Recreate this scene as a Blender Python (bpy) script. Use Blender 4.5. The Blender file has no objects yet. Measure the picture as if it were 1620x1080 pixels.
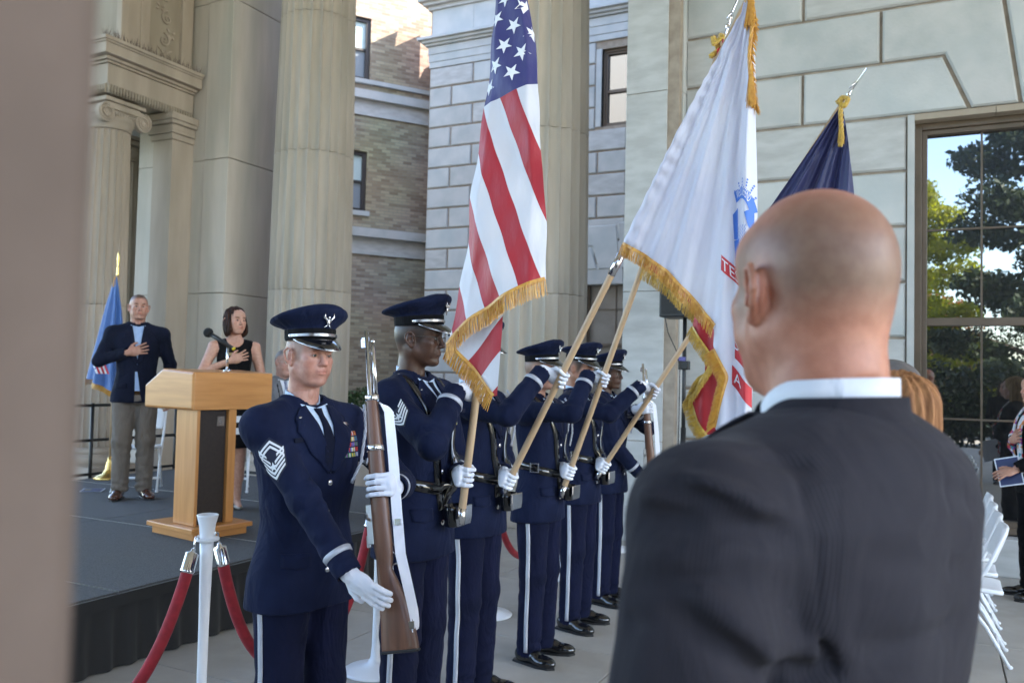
# Colour guard in a stone portico.  World: X runs along the building (to the right), Y runs towards it, Z is up.
import bpy, bmesh, math, random
import numpy as np
import openvdb as vdb
from mathutils import Vector, Matrix
from mathutils.bvhtree import BVHTree
random.seed(7); np.random.seed(7)
sc = bpy.context.scene
COL = sc.collection
R = math.radians

# ---------------------------------------------------------------- camera, sky, sun, exposure
cam_d = bpy.data.cameras.new("camera"); cam = bpy.data.objects.new("camera", cam_d); COL.objects.link(cam); sc.camera = cam
cam_d.sensor_width = 36; cam_d.lens = 30.0; cam_d.clip_start = .03; cam_d.clip_end = 900
def cam_matrix(h=1.63, pitch=2.3, roll=1.33, yaw=63.5):
    a = R(yaw); rt = Vector((math.sin(a), math.cos(a), 0)); fw = Vector((-math.cos(a), math.sin(a), 0))
    p = R(pitch); f2 = fw*math.cos(p)+Vector((0, 0, 1))*math.sin(p); up = rt.cross(f2)
    r = R(roll); r2 = rt*math.cos(r)+up*math.sin(r); u2 = up*math.cos(r)-rt*math.sin(r)
    m = Matrix((r2, u2, -f2)).transposed().to_4x4(); m.translation = (0, 0, h); return m
cam.matrix_world = cam_matrix()
cam_d.dof.use_dof = True; cam_d.dof.focus_distance = 3.3; cam_d.dof.aperture_fstop = 4.0

SUN_EL, SUN_DIR = 46, Vector((.92, .38, 0)).normalized()     # horizontal direction towards the sun
w = bpy.data.worlds.new("World"); sc.world = w; w.use_nodes = True
nt = w.node_tree; nt.nodes.clear()
sky = nt.nodes.new("ShaderNodeTexSky"); sky.sky_type = 'NISHITA'; sky.sun_disc = False
sky.sun_elevation = R(SUN_EL); sky.sun_rotation = math.atan2(SUN_DIR.x, SUN_DIR.y); sky.dust_density = 1.2; sky.air_density = 1.0
bg = nt.nodes.new("ShaderNodeBackground"); bg.inputs[1].default_value = 0.15
wo = nt.nodes.new("ShaderNodeOutputWorld")
nt.links.new(sky.outputs[0], bg.inputs[0]); nt.links.new(bg.outputs[0], wo.inputs[0])
sun_d = bpy.data.lights.new("sun", 'SUN'); sun_d.energy = 3.6; sun_d.angle = R(.53); sun_d.color = (1, .94, .84)
sun = bpy.data.objects.new("sun", sun_d); COL.objects.link(sun)
sv = SUN_DIR*math.cos(R(SUN_EL)) + Vector((0, 0, math.sin(R(SUN_EL))))
sun.rotation_euler = sv.to_track_quat('Z', 'Y').to_euler()
sc.view_settings.view_transform = 'Standard'; sc.view_settings.look = 'None'
sc.view_settings.exposure = 3.05; sc.view_settings.gamma = 1; sc.view_settings.use_curve_mapping = False
sc.render.engine = 'CYCLES'; sc.cycles.use_denoising = True
sc.cycles.max_bounces = 7; sc.cycles.diffuse_bounces = 5; sc.cycles.transparent_max_bounces = 8
sc.cycles.sample_clamp_indirect = 8

# ---------------------------------------------------------------- objects
def tag(o, label=None, cat=None, group=None, kind=None):
    if label: o['label'] = label
    if cat: o['category'] = cat
    if group: o['group'] = group
    if kind: o['kind'] = kind
    return o
def empty(name, loc=(0, 0, 0), rz=0, label=None, cat=None, group=None, kind=None):
    o = bpy.data.objects.new(name, None); COL.objects.link(o); o.location = loc; o.rotation_euler = (0, 0, rz)
    o.empty_display_size = .1
    return tag(o, label, cat, group, kind)
def link(name, me, m=None, parent=None, smooth=False):
    o = bpy.data.objects.new(name, me); COL.objects.link(o)
    if m is not None and not me.materials:
        for x in (m if isinstance(m, (list, tuple)) else [m]): me.materials.append(x)
    if parent is not None: o.parent = parent
    if smooth: me.shade_smooth()
    return o
def pyobj(name, vs, fs, m=None, parent=None, smooth=False):
    me = bpy.data.meshes.new(name); me.from_pydata([tuple(v) for v in vs], [], [tuple(f) for f in fs]); me.update()
    return link(name, me, m, parent, smooth)
class MB:
    """collects shapes that together are one mesh"""
    def __init__(s): s.v = []; s.f = []; s.mi = []
    def add(s, vs, fs, mi=0):
        k = len(s.v); s.v += [tuple(v) for v in vs]; s.f += [tuple(i+k for i in f) for f in fs]; s.mi += [mi]*len(fs); return s
    def box(s, a, b, mi=0, M=None):
        x0, y0, z0 = a; x1, y1, z1 = b
        v = [Vector(p) for p in ((x0,y0,z0),(x1,y0,z0),(x1,y1,z0),(x0,y1,z0),(x0,y0,z1),(x1,y0,z1),(x1,y1,z1),(x0,y1,z1))]
        if M is not None: v = [M @ p for p in v]
        return s.add(v, [(0,3,2,1),(4,5,6,7),(0,1,5,4),(1,2,6,5),(2,3,7,6),(3,0,4,7)], mi)
    def lathe(s, prof, seg=32, c=(0, 0, 0), M=None, mi=0, cap=True, radial=None):
        vs = []; n = len(prof)
        for i in range(seg):
            a = 2*math.pi*i/seg; k = 1 if radial is None else radial(a)
            for r, z in prof:
                p = Vector((r*k*math.cos(a), r*k*math.sin(a), z))
                vs.append((M @ p if M is not None else p)+Vector(c))
        fs = [(i*n+j, ((i+1) % seg)*n+j, ((i+1) % seg)*n+j+1, i*n+j+1) for i in range(seg) for j in range(n-1)]
        if cap:
            fs.append([i*n for i in range(seg)][::-1]); fs.append([i*n+n-1 for i in range(seg)])
        return s.add(vs, fs, mi)
    def tube(s, pts, r, seg=10, mi=0, caps=True, flat=1.0):
        pts = [Vector(p) for p in pts]; rs = r if isinstance(r, (list, tuple)) else [r]*len(pts)
        vs = []; up = None
        for i, p in enumerate(pts):
            t = (pts[min(i+1, len(pts)-1)]-pts[max(i-1, 0)]).normalized()
            if up is None: up = t.orthogonal().normalized()
            up = (up - t*up.dot(t)).normalized(); sd = t.cross(up)
            for k in range(seg):
                a = 2*math.pi*k/seg; vs.append(p+up*math.cos(a)*rs[i]*flat+sd*math.sin(a)*rs[i])
        n = len(pts)
        fs = [(i*seg+k, i*seg+(k+1) % seg, (i+1)*seg+(k+1) % seg, (i+1)*seg+k) for i in range(n-1) for k in range(seg)]
        if caps: fs += [tuple(range(seg))[::-1], tuple((n-1)*seg+k for k in range(seg))]
        return s.add(vs, fs, mi)
    def sphere(s, c, r, seg=12, rings=8, mi=0, M=None):
        rr = r if isinstance(r, (list, tuple)) else (r, r, r); vs = [(0, 0, -1)]
        for j in range(1, rings):
            b = -math.pi/2+math.pi*j/rings
            vs += [(math.cos(b)*math.cos(2*math.pi*i/seg), math.cos(b)*math.sin(2*math.pi*i/seg), math.sin(b)) for i in range(seg)]
        vs.append((0, 0, 1)); e = len(vs)-1
        fs = [(0, 1+(i+1) % seg, 1+i) for i in range(seg)]
        for j in range(rings-2):
            for i in range(seg):
                a = 1+j*seg; fs.append((a+i, a+(i+1) % seg, a+seg+(i+1) % seg, a+seg+i))
        a = 1+(rings-2)*seg; fs += [(a+i, a+(i+1) % seg, e) for i in range(seg)]
        P = []
        for v in vs:
            q = Vector((v[0]*rr[0], v[1]*rr[1], v[2]*rr[2]))
            if M is not None: q = M @ q
            P.append(q+Vector(c))
        return s.add(P, fs, mi)
    def prism(s, poly, y0, y1, ch=0.0, mi=0, M=None):
        """polygon in (x, z), counter-clockwise seen from -Y, from front y0 back to y1, front edge chamfered by ch"""
        n = len(poly); c = poly
        ar = sum(c[i][0]*c[(i+1) % n][1]-c[(i+1) % n][0]*c[i][1] for i in range(n))
        if ar < 0: c = c[::-1]
        ins = []
        for i in range(n):
            p0, p1, p2 = Vector(c[i-1]), Vector(c[i]), Vector(c[(i+1) % n])
            a = (p1-p0).normalized(); b = (p2-p1).normalized(); na = Vector((-a.y, a.x)); nb = Vector((-b.y, b.x))
            m = na+nb; m = m/max(.2, m.dot(na)); ins.append(p1+m*ch)
        vs = [(p[0], y0, p[1]) for p in ins]+[(p[0], y0+ch, p[1]) for p in c]+[(p[0], y1, p[1]) for p in c]
        if M is not None: vs = [M @ Vector(v) for v in vs]
        fs = [tuple(range(n))]
        for k in (0, n):
            fs += [(k+i, k+n+i, k+n+(i+1) % n, k+(i+1) % n) for i in range(n)]
        fs.append(tuple(range(2*n, 3*n))[::-1])
        return s.add(vs, fs, mi)
    def build(s, name, m=None, parent=None, smooth=False, bevel=0, seg=2):
        me = bpy.data.meshes.new(name); me.from_pydata(s.v, [], s.f); me.update()
        o = link(name, me, m, parent, False)
        if any(s.mi): me.polygons.foreach_set('material_index', s.mi)
        if smooth: me.shade_smooth()
        if bevel:
            b = o.modifiers.new('b', 'BEVEL'); b.width = bevel; b.segments = seg; b.limit_method = 'ANGLE'; b.angle_limit = R(40)
        return o
def auto_smooth(o, deg=35):
    o.data.shade_smooth(); o.data.set_sharp_from_angle(angle=R(deg)); return o

# ---------------------------------------------------------------- materials
def mat(name, col, rough=.6, metal=0, var=None, scale=6, bump=0, bscale=80, sheen=0, spec=.5, coat=0, sss=0, attr=None, stretch=(1, 1, 1),
        obj=True, detail=5, var2=None, scale2=1.2):
    m = bpy.data.materials.new(name); m.use_nodes = True; t = m.node_tree; b = t.nodes['Principled BSDF']; L = t.links.new
    b.inputs['Roughness'].default_value = rough; b.inputs['Metallic'].default_value = metal
    b.inputs['Specular IOR Level'].default_value = spec; b.inputs['Coat Weight'].default_value = coat
    if sheen: b.inputs['Sheen Weight'].default_value = sheen; b.inputs['Sheen Roughness'].default_value = .4
    if sss:
        b.inputs['Subsurface Weight'].default_value = sss; b.inputs['Subsurface Radius'].default_value = (1, .35, .2)
        b.inputs['Subsurface Scale'].default_value = .006
    tc = t.nodes.new('ShaderNodeTexCoord'); mp = t.nodes.new('ShaderNodeMapping'); mp.inputs['Scale'].default_value = stretch
    L(tc.outputs['Object' if obj else 'Generated'], mp.inputs[0])
    out = None
    if attr:
        a = t.nodes.new('ShaderNodeAttribute'); a.attribute_name = attr; out = a.outputs['Color']
    def mixin(out, c2, sc_, lo=.35, hi=.65):
        n = t.nodes.new('ShaderNodeTexNoise'); n.inputs['Scale'].default_value = sc_; n.inputs['Detail'].default_value = detail
        L(mp.outputs[0], n.inputs['Vector'])
        r = t.nodes.new('ShaderNodeMapRange'); r.inputs[1].default_value = lo; r.inputs[2].default_value = hi
        L(n.outputs['Fac'], r.inputs[0])
        x = t.nodes.new('ShaderNodeMix'); x.data_type = 'RGBA'; L(r.outputs[0], x.inputs[0])
        if out is not None:
            L(out, x.inputs[6])
            if attr:
                g = t.nodes.new('ShaderNodeMix'); g.data_type = 'RGBA'; g.blend_type = 'MULTIPLY'; g.inputs[0].default_value = 1
                L(out, g.inputs[6]); g.inputs[7].default_value = (*c2, 1); L(g.outputs[2], x.inputs[7])
            else: x.inputs[7].default_value = (*c2, 1)
        else:
            x.inputs[6].default_value = (*col, 1); x.inputs[7].default_value = (*c2, 1)
        return x.outputs[2]
    if var: out = mixin(out, var, scale)
    if var2: out = mixin(out, var2, scale2, .45, .8)
    if out is not None: L(out, b.inputs['Base Color'])
    else: b.inputs['Base Color'].default_value = (*col, 1)
    if bump:
        n = t.nodes.new('ShaderNodeTexNoise'); n.inputs['Scale'].default_value = bscale; n.inputs['Detail'].default_value = 4
        L(mp.outputs[0], n.inputs['Vector']); bp = t.nodes.new('ShaderNodeBump'); bp.inputs['Strength'].default_value = bump
        bp.inputs['Distance'].default_value = .01; L(n.outputs['Fac'], bp.inputs['Height']); L(bp.outputs[0], b.inputs['Normal'])
    return m
M = {}
# limestone: warm grey with vertical weather streaks (column / pier) and cooler ashlar
M['lime'] = mat('limestone', (.42, .345, .275), .85, var=(.35, .285, .225), scale=1.5, bump=.12, bscale=60, stretch=(3, 3, .5), var2=(.30, .25, .195), scale2=1.1)
M['limec'] = mat('limestone_pale', (.51, .445, .375), .85, var=(.43, .37, .305), scale=1.3, bump=.12, bscale=60, stretch=(3, 3, .45), var2=(.36, .335, .28), scale2=1.0)
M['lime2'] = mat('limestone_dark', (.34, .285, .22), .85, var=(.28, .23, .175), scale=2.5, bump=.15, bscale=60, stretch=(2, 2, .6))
M['ashlar'] = mat('ashlar', (.445, .435, .42), .85, var=(.36, .37, .36), scale=3.2, bump=.22, bscale=35, var2=(.47, .47, .46), scale2=1.1)
M['ashlar_b'] = mat('ashlar_light', (.48, .48, .465), .85, var=(.41, .415, .41), scale=2.7, bump=.22, bscale=35, var2=(.37, .40, .40), scale2=1.6)
M['ashlar_c'] = mat('ashlar_grey', (.375, .365, .35), .85, var=(.46, .455, .44), scale=3.5, bump=.16, bscale=45, stretch=(1, 1, 3))
M['joint'] = mat('mortar_recess', (.34, .28, .22), .95, var=(.25, .20, .155), scale=8)
M['concrete'] = mat('concrete', (.37, .345, .31), .8, var=(.32, .30, .265), scale=1.6, bump=.1, bscale=120, var2=(.40, .375, .34), scale2=5)
M['bronze'] = mat('bronze_frame', (.13, .095, .068), .45, .2, var=(.105, .078, .055), scale=5)
M['bronze_d'] = mat('bronze_dark', (.03, .022, .018), .5)
M['black'] = mat('black_plastic', (.012, .012, .013), .45)
M['steel'] = mat('chrome', (.75, .75, .76), .16, 1)
M['steel_b'] = mat('brushed_steel', (.55, .54, .53), .35, 1)
M['brass'] = mat('brass', (.75, .5, .16), .25, 1)
M['white_pl'] = mat('white_plastic', (.76, .77, .80), .35)
M['rope_red'] = mat('red_velvet', (.30, .012, .022), .8, sheen=.15, var=(.22, .008, .015), scale=30)
M['carpet'] = mat('stage_carpet', (.095, .096, .100), .95, var=(.052, .053, .056), scale=130, bump=.5, bscale=300, detail=2)
M['skirt'] = mat('black_cloth', (.010, .010, .011), .8, sheen=.3)
M['mulch'] = mat('mulch', (.10, .06, .035), .95, var=(.04, .025, .015), scale=30, bump=.8, bscale=50)
M['lawn'] = mat('lawn', (.06, .09, .025), .9, var=(.04, .07, .02), scale=3)
M['pave_sun'] = mat('pale_paving', (.42, .39, .34), .8, var=(.36, .33, .29), scale=2)
M['oak'] = mat('oak_veneer', (.56, .25, .07), .38, var=(.46, .19, .048), scale=3, stretch=(9, 9, .7), bump=.03, bscale=60, coat=.25)
M['oak_h'] = mat('oak_veneer_flat', (.56, .25, .07), .38, var=(.46, .19, .048), scale=3, stretch=(.8, .8, 10), bump=.03, bscale=60, coat=.25)
M['speaker_cloth'] = mat('dark_panel', (.028, .017, .012), .7, var=(.02, .012, .009), scale=40)
M['wood_dark'] = mat('walnut_stock', (.16, .072, .04), .42, var=(.085, .036, .02), scale=7, stretch=(5, 5, .5), coat=.15, detail=7)
M['pole'] = mat('ash_pole', (.50, .35, .21), .45, var=(.42, .28, .155), scale=6, stretch=(6, 6, .6))
M['glass_lite'] = mat('window_blind', (.26, .23, .19), .25, var=(.21, .18, .15), scale=2)
# ================================================================ SETTING
g = pyobj('ground', [(-160, -160, -.16), (160, -160, -.16), (160, 160, -.16), (-160, 160, -.16)], [(0, 1, 2, 3)], M['lawn']); tag(g, kind='structure')
g = pyobj('path', [(-30, -19, -.152), (30, -19, -.152), (30, -8.2, -.152), (-30, -8.2, -.152)], [(0, 1, 2, 3)], M['pave_sun']); tag(g, kind='structure')
fl = MB().box((-14, -8, -.30), (14, 12.35, -.022)).build('floor', M['joint']); tag(fl, kind='structure')
# concrete slabs with open joints
XS = [-14, -11.3, -8.6, -5.9, -3.2, -1.62, 0.35, 2.3, 4.6, 7, 9.4, 14]; YS = [-8, -5.6, -3.2, -.8, 1.5, 3.42, 4.85, 6.25, 7.85, 10.1, 12.35]
for i in range(len(XS)-1):
    for j in range(len(YS)-1):
        a = .004
        MB().prism([(XS[i]+a, YS[j]+a), (XS[i+1]-a, YS[j]+a), (XS[i+1]-a, YS[j+1]-a), (XS[i]+a, YS[j+1]-a)], 0, .04, .003,
                   M=Matrix(((1, 0, 0, 0), (0, 0, 1, 0), (0, -1, 0, random.uniform(-.0008, 0)), (0, 0, 0, 1)))).build('paving_slab', M['concrete'], fl)
pb = MB().box((-30, 12.35, -.16), (14, 14.2, -.02)).build('path', M['concrete']); tag(pb, kind='structure')
mu = bpy.data.meshes.new('x'); bm = bmesh.new()
bmesh.ops.create_grid(bm, x_segments=60, y_segments=24, size=1)
for v in bm.verts:
    v.co = Vector((-13+v.co.x*9, 16.2+v.co.y*2.0, .03+.035*math.sin(v.co.x*40+v.co.y*9)*math.cos(v.co.y*23)+random.uniform(-.02, .02)))
bm.to_mesh(mu); bm.free(); tag(link('soil', mu, M['mulch'], smooth=True), kind='structure')

def arch_wall(name, label, cat='wall'): return empty(name, (0, 0, 0), 0, label, cat)
def block(poly, y, depth, wall, m=None, ch=.018, name='stone_block'):
    m = m or random.choices([M['ashlar'], M['ashlar_b'], M['ashlar_c']], [4, 3, 2])[0]
    return MB().prism(poly, y+random.uniform(-.002, .002), y+depth, ch).build(name, m, wall)
G = .0135      # half joint
def rect(x0, x1, z0, z1, g=G): return [(x0+g, z0+g), (x1-g, z0+g), (x1-g, z1-g), (x0+g, z1-g)]

# ---------------- right wall, face at y = 8.58, window 1.9 m wide
wl = arch_wall('ashlar_wall', 'pale rusticated stone wall with a large bronze framed window, at the right')
H0, CH = 4.12, .515
Yw = 8.58; WX0, WX1, WZ0, WZ1 = -.19, 2.25, .34, 4.06
MB().box((-2.36, Yw+.036, 0), (WX0-.02, Yw+.6, 9.2)).box((WX1+.02, Yw+.036, 0), (14, Yw+.6, 9.2)).box((WX0-.02, Yw+.036, WZ1+.02), (WX1+.02, Yw+.6, 9.2)).box((WX0-.02, Yw+.036, 0), (WX1+.02, Yw+.6, WZ0-.02)).build('wall_core', M['joint'], wl)
def course(k): return H0+CH*k, H0+CH*(k+1)
for k in range(-8, 10):
    z0, z1 = course(k)
    if k in (0, 1):
        xs = [-2.35, -1.18] if k == 0 else [-2.35, -1.98, -.48]
        for a, b in zip(xs[:-1], xs[1:]): block(rect(a, b, z0, z1), Yw, .3, wl)
        if k == 1: continue
        block([(-1.18+G, z0+G), (.235, z0+G), (.035, z1-G), (-1.18+G, z1-G)], Yw, .3, wl, M['ashlar_b'])
        # big L-shaped voussoir beside the lintel
        block([(-.48+G, z1+G), (.06, z1+G), (.275, z0+G), (.635, z0+G), (.50, z1+CH-G), (-.48+G, z1+CH-G)], Yw-.003, .3, wl, M['ashlar'])
        block([(.67, z0+G), (1.39, z0+G), (1.52, z1+CH-G), (.535, z1+CH-G)], Yw-.003, .3, wl, M['ashlar_b'])
        block([(1.425, z0+G), (1.80, z0+G), (2.0, z1+G), (2.5, z1+G), (2.5, z1+CH-G), (1.555, z1+CH-G)], Yw-.003, .3, wl, M['ashlar'])
        block([(1.84, z0+G), (3.2, z0+G), (3.2, z1-G), (2.04, z1-G)], Yw, .3, wl)
        for a, b in ((3.2, 4.6), (4.6, 6), (6, 8), (8, 10)): block(rect(a, b, z0, z1), Yw, .3, wl)
        for a, b in ((2.5, 3.9), (3.9, 5.3), (5.3, 7), (7, 9)): block(rect(a, b, z1, z1+CH), Yw, .3, wl)
        continue
    if z0 < 0: z0 = 0.0
    if z1 < .1: continue
    if k < 0:
        xs = [-2.35, -1.65, WX0-.058] if k % 2 else [-2.35, -1.0, WX0-.058]
        right = [WX1+.058, 3.1, 4.6, 6.1, 8, 10] if k % 2 else [WX1+.058, 2.7, 4.0, 5.4, 7, 9]
    else:
        xs = [-2.35, -1.18, 0.0, 1.4, 2.8, 4.2, 5.6, 7, 9] if k % 2 == 0 else [-2.35, -1.75, -.48, .9, 2.3, 3.7, 5.1, 6.5, 8]; right = []
    for q in (xs, right):
        for a, b in zip(q[:-1], q[1:]): block(rect(a, b, z0, z1), Yw, .3, wl)
MB().box((WX0-.058, Yw-.004, WZ0-.30), (WX0, Yw+.34, WZ1+.055)).box((WX1, Yw-.004, WZ0-.30), (WX1+.058, Yw+.34, WZ1+.055)).build('jamb_stone', M['ashlar'], wl)
MB().box((WX0, Yw-.006, WZ1), (.46, Yw+.34, WZ1+.056)).box((.466, Yw-.006, WZ1), (1.5, Yw+.34, WZ1+.056)).box((1.506, Yw-.006, WZ1), (WX1, Yw+.34, WZ1+.056)).build('lintel_stone', M['lime2'], wl)
MB().box((WX0-.02, Yw-.05, 0), (WX1+.02, Yw+.34, WZ0-.015)).build('sill_stone', M['ashlar_c'], wl, bevel=.01)

glass = bpy.data.materials.new('window_glass'); glass.use_nodes = True; t = glass.node_tree; b = t.nodes['Principled BSDF']
b.inputs['Base Color'].default_value = (.006, .006, .007, 1); b.inputs['Roughness'].default_value = .25
gl = t.nodes.new('ShaderNodeBsdfGlossy'); gl.inputs['Roughness'].default_value = .0; gl.inputs['Color'].default_value = (.9, .93, .95, 1)
mx = t.nodes.new('ShaderNodeMixShader'); mx.inputs[0].default_value = .30
lw = t.nodes.new('ShaderNodeTexNoise'); lw.inputs['Scale'].default_value = 1.3; tc = t.nodes.new('ShaderNodeTexCoord'); t.links.new(tc.outputs['Object'], lw.inputs['Vector'])
bp = t.nodes.new('ShaderNodeBump'); bp.inputs['Strength'].default_value = .05; bp.inputs['Distance'].default_value = .02
t.links.new(lw.outputs['Fac'], bp.inputs['Height']); t.links.new(bp.outputs[0], gl.inputs['Normal'])
t.links.new(b.outputs[0], mx.inputs[1]); t.links.new(gl.outputs[0], mx.inputs[2]); t.links.new(mx.outputs[0], t.nodes['Material Output'].inputs[0])
M['glass'] = glass

def window(wall, x0, x1, z0, z1, y, zr, nx, zt, zb, fr=.06, m='bronze', rail=.055, panes=None):
    """bronze window: outer frame, inner sash frame, meeting rail at zr, thin muntins"""
    fm = MB()
    for (a, b, yo) in ((0, fr, 0), (fr, fr*1.75, .035)):
        fm.box((x0+a, y+yo, z0+a), (x0+b, y+yo+.12, z1-a)).box((x1-b, y+yo, z0+a), (x1-a, y+yo+.12, z1-a))
        fm.box((x0+b, y+yo+.001, z1-b), (x1-b, y+yo+.121, z1-a)).box((x0+b, y+yo+.001, z0+a), (x1-b, y+yo+.121, z0+b))
    f = fm.build('window', M[m], wall, bevel=.004)
    a = fr*1.75; X0, X1, Z0, Z1 = x0+a, x1-a, z0+a, z1-a
    MB().box((X0, y+.045, zr-rail), (X1, y+.13, zr+.018)).build('sash_rail', M[m], f, bevel=.004)
    mb = MB(); xs = [X0+(X1-X0)*i/nx for i in range(nx+1)]
    for x in xs[1:-1]: mb.box((x-.008, y+.082, Z0), (x+.008, y+.1, zr-rail)).box((x-.008, y+.082, zr+.018), (x+.008, y+.1, Z1))
    for z in zt: mb.box((X0, y+.080, z-.008), (X1, y+.098, z+.008))
    for z in zb: mb.box((X0, y+.080, z-.008), (X1, y+.098, z+.008))
    mb.build('muntin', M[m], f)
    zs = sorted([Z0, zr-rail]+list(zb))+sorted([zr+.018, Z1]+list(zt))
    for i in range(nx):
        for a, b in zip(zs[:-1], zs[1:]):
            if b-a < .08: continue
            p = MB().box((xs[i], y+.105, a), (xs[i+1], y+.111, b)).build('pane', panes or M['glass'], f)
            p.location = (0, random.uniform(-.0004, .0004), 0)
    return f
window(wl, WX0, WX1, WZ0, WZ1, Yw+.13, 2.235, 5, [3.07], [1.33])

# ---------------- pier (anta) to the left of that wall
pr = arch_wall('stone_pier', 'tall smooth limestone pier behind the colour guard, left of the rusticated wall', 'pier')
zj = [0.33, 1.0, 2.52, 4.57, 6.6, 8.2]
for a, b in zip(zj[:-1], zj[1:]):
    MB().box((-2.90, 8.35, a+.003), (-2.462, 9.55, b-.003)).build('stone_block', M['ashlar_c'], pr, bevel=.006)
    MB().box((-2.456, 8.47, a+.003), (-2.33, 9.55, b-.003)).build('stone_block', M['ashlar'], pr, bevel=.006)
MB().box((-2.97, 8.28, 0), (-2.33, 9.6, .16)).box((-2.94, 8.31, .16), (-2.33, 9.58, .33)).build('pier_base', M['ashlar_c'], pr, bevel=.01)
MB().box((-2.885, 8.365, .2), (-2.345, 9.5, 8.2)).build('pier_core', M['joint'], pr)

# ---------------- fluted columns
def flute(a, n=24, d=.115):
    x = (a*n/(2*math.pi)) % 1; fil = .13
    if x < fil/2 or x > 1-fil/2: return 1
    q = (x-fil/2)/(1-fil); return 1-d*math.sqrt(max(0, 1-(2*q-1)**2))**.8
def fluted(name, label, cx, cy, z0, z1, r0, r1, joints, m, n=24, grp=None, base=True):
    c = empty(name, (cx, cy, 0), 0, label, 'column', grp)
    js = [z0]+[j for j in joints if z0 < j < z1]+[z1]; H = z1-z0
    def rad(z):
        t = (z-z0)/H; return r0+(r1-r0)*(max(0, t-.25)/.75)**1.35
    for a, b in zip(js[:-1], js[1:]):
        zs = [a+.002]+list(np.linspace(a+.006, b-.006, max(3, int((b-a)/.35))))+[b-.002]
        prof = [(rad(z)*(.988 if i in (0, len(zs)-1) else 1), z) for i, z in enumerate(zs)]
        auto_smooth(MB().lathe(prof, n*12, radial=lambda t_: flute(t_, n)).build('drum', m, c), 50)
    if base:
        R0 = r0
        prof = [(R0*1.33, z0-.22)]+[(R0*(1.25+.1*math.sin(t_)), z0-.22+.10*(1-math.cos(t_))/2+.02) for t_ in np.linspace(.1, math.pi, 7)]+[(R0*1.14, z0-.09), (R0*1.12, z0-.075)]
        prof += [(R0*(1.07+.08*math.sin(t_)), z0-.075+.06*(1-math.cos(t_))/2) for t_ in np.linspace(.2, math.pi, 6)]+[(R0*1.0, z0)]
        MB().lathe(prof, 64).build('base', m, c, smooth=True)
        s = R0*1.36; MB().box((-s, -s, 0), (s, s, z0-.22)).build('plinth', m, c, bevel=.008)
    return c
ZT = 8.35
for cx, jn, lb in ((-7.53, [2.68, 4.5, 6.35], 'big fluted stone column behind the saluting woman and the first airman'), (-4.13, [2.55, 4.42, 6.3], 'big fluted stone column directly behind the American flag')):
    fc_ = fluted('fluted_column', lb, cx, 9.0, .62, ZT, .545, .46, jn, M['limec'], grp='large fluted portico columns')
    MB().box((-.62, -.62, ZT), (.62, .60, ZT+.18)).build('abacus', M['lime'], fc_, bevel=.02)
# ---------------- portico entablature and ceiling (keeps the place in shade)
en = MB().box((-14, 8.42, 8.53), (-2.33, 9.6, 9.7)).build('entablature', M['lime'], None, bevel=.02); tag(en, kind='structure')
ce = MB().box((-14, -7.6, 9.7), (14, 9.75, 12.6)).build('ceiling', mat('plaster_ceiling', (.55, .5, .43), .9)); tag(ce, kind='structure')
for i, x in enumerate((-12.3, -6.6, 6.6, 12.3)):
    fluted('fluted_column', 'fluted stone column on the open front side of the portico', x, -6.9, .62, 9.7, .545, .46, [2.7, 4.6, 6.5], M['lime'], grp='columns on the open side of the portico')

# ---------------- left pier with its niche screen
pl = arch_wall('corner_pier', 'broad smooth limestone corner pier left of the big fluted column', 'pier')
zj = [0.0, 1.0, 2.64, 4.45, 6.62, 9.7]
for a, b in zip(zj[:-1], zj[1:]):
    MB().box((-8.92, 8.38, a+.003), (-8.47, 9.9, b-.003)).build('stone_block', M['limec'], pl, bevel=.012)
    MB().box((-10.2, 8.40, a+.003), (-8.926, 9.9, b-.003)).build('stone_block', M['limec'], pl, bevel=.006)
MB().box((-10.15, 8.42, 0), (-8.5, 9.8, 9.7)).build('pier_core', M['joint'], pl)
sc_ = arch_wall('serlian_screen', 'carved stone entablature on an Ionic column and a pilaster, far left', 'stone screen')
UX = -9.14
MB().box((-9.50, 8.04, 0), (UX, 8.42, 4.68)).build('pilaster', M['lime'], sc_, bevel=.008)
pc = MB()
for i, (z0, z1, e) in enumerate(((4.68, 4.76, .02), (4.76, 4.80, .045), (4.80, 4.88, .03), (4.88, 4.93, .075), (4.93, 5.02, .095))):
    pc.box((-9.52-e, 8.04-e, z0), (UX+e, 8.40-.001*i, z1))
pc.build('pilaster_capital', M['lime'], sc_, bevel=.008)
eb = MB()
eb.box((-14, 7.02, 5.11), (UX, 8.37, 5.36)).box((-14, 7.035, 5.04), (UX-.015, 8.37, 5.11))
eb.build('architrave', M['lime'], sc_, bevel=.004)
MB().box((-14, 6.99, 5.362), (UX+.03, 8.372, 5.39)).box((-14, 6.95, 5.39), (UX+.07, 8.374, 5.43)).box((-14, 6.87, 5.43), (UX+.145, 8.376, 5.56)).box((-14, 6.855, 5.56), (UX+.16, 8.377, 5.585)).box((-14, 6.835, 5.585), (UX+.18, 8.378, 5.63)).build('cornice', M['lime'], sc_, bevel=.006)
lf = MB()      # carved leaf course under the architrave
for i in range(31):
    y = 7.04+i*.043
    lf.prism([(y-.017, 5.105), (y-.015, 5.04), (y, 4.995), (y+.015, 5.04), (y+.017, 5.105)], 0, .05, .010, M=Matrix(((0, -1, 0, UX+.022), (1, 0, 0, 0), (0, 0, 1, 0), (0, 0, 0, 1))))
for i in range(16):
    x = UX-.03-i*.043
    lf.prism([(x-.017, 5.105), (x-.015, 5.04), (x, 4.995), (x+.015, 5.04), (x+.017, 5.105)], 6.995, 7.035, .010)
tag(lf.build('leaf_moulding', M['lime2'], sc_), kind='stuff')
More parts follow.
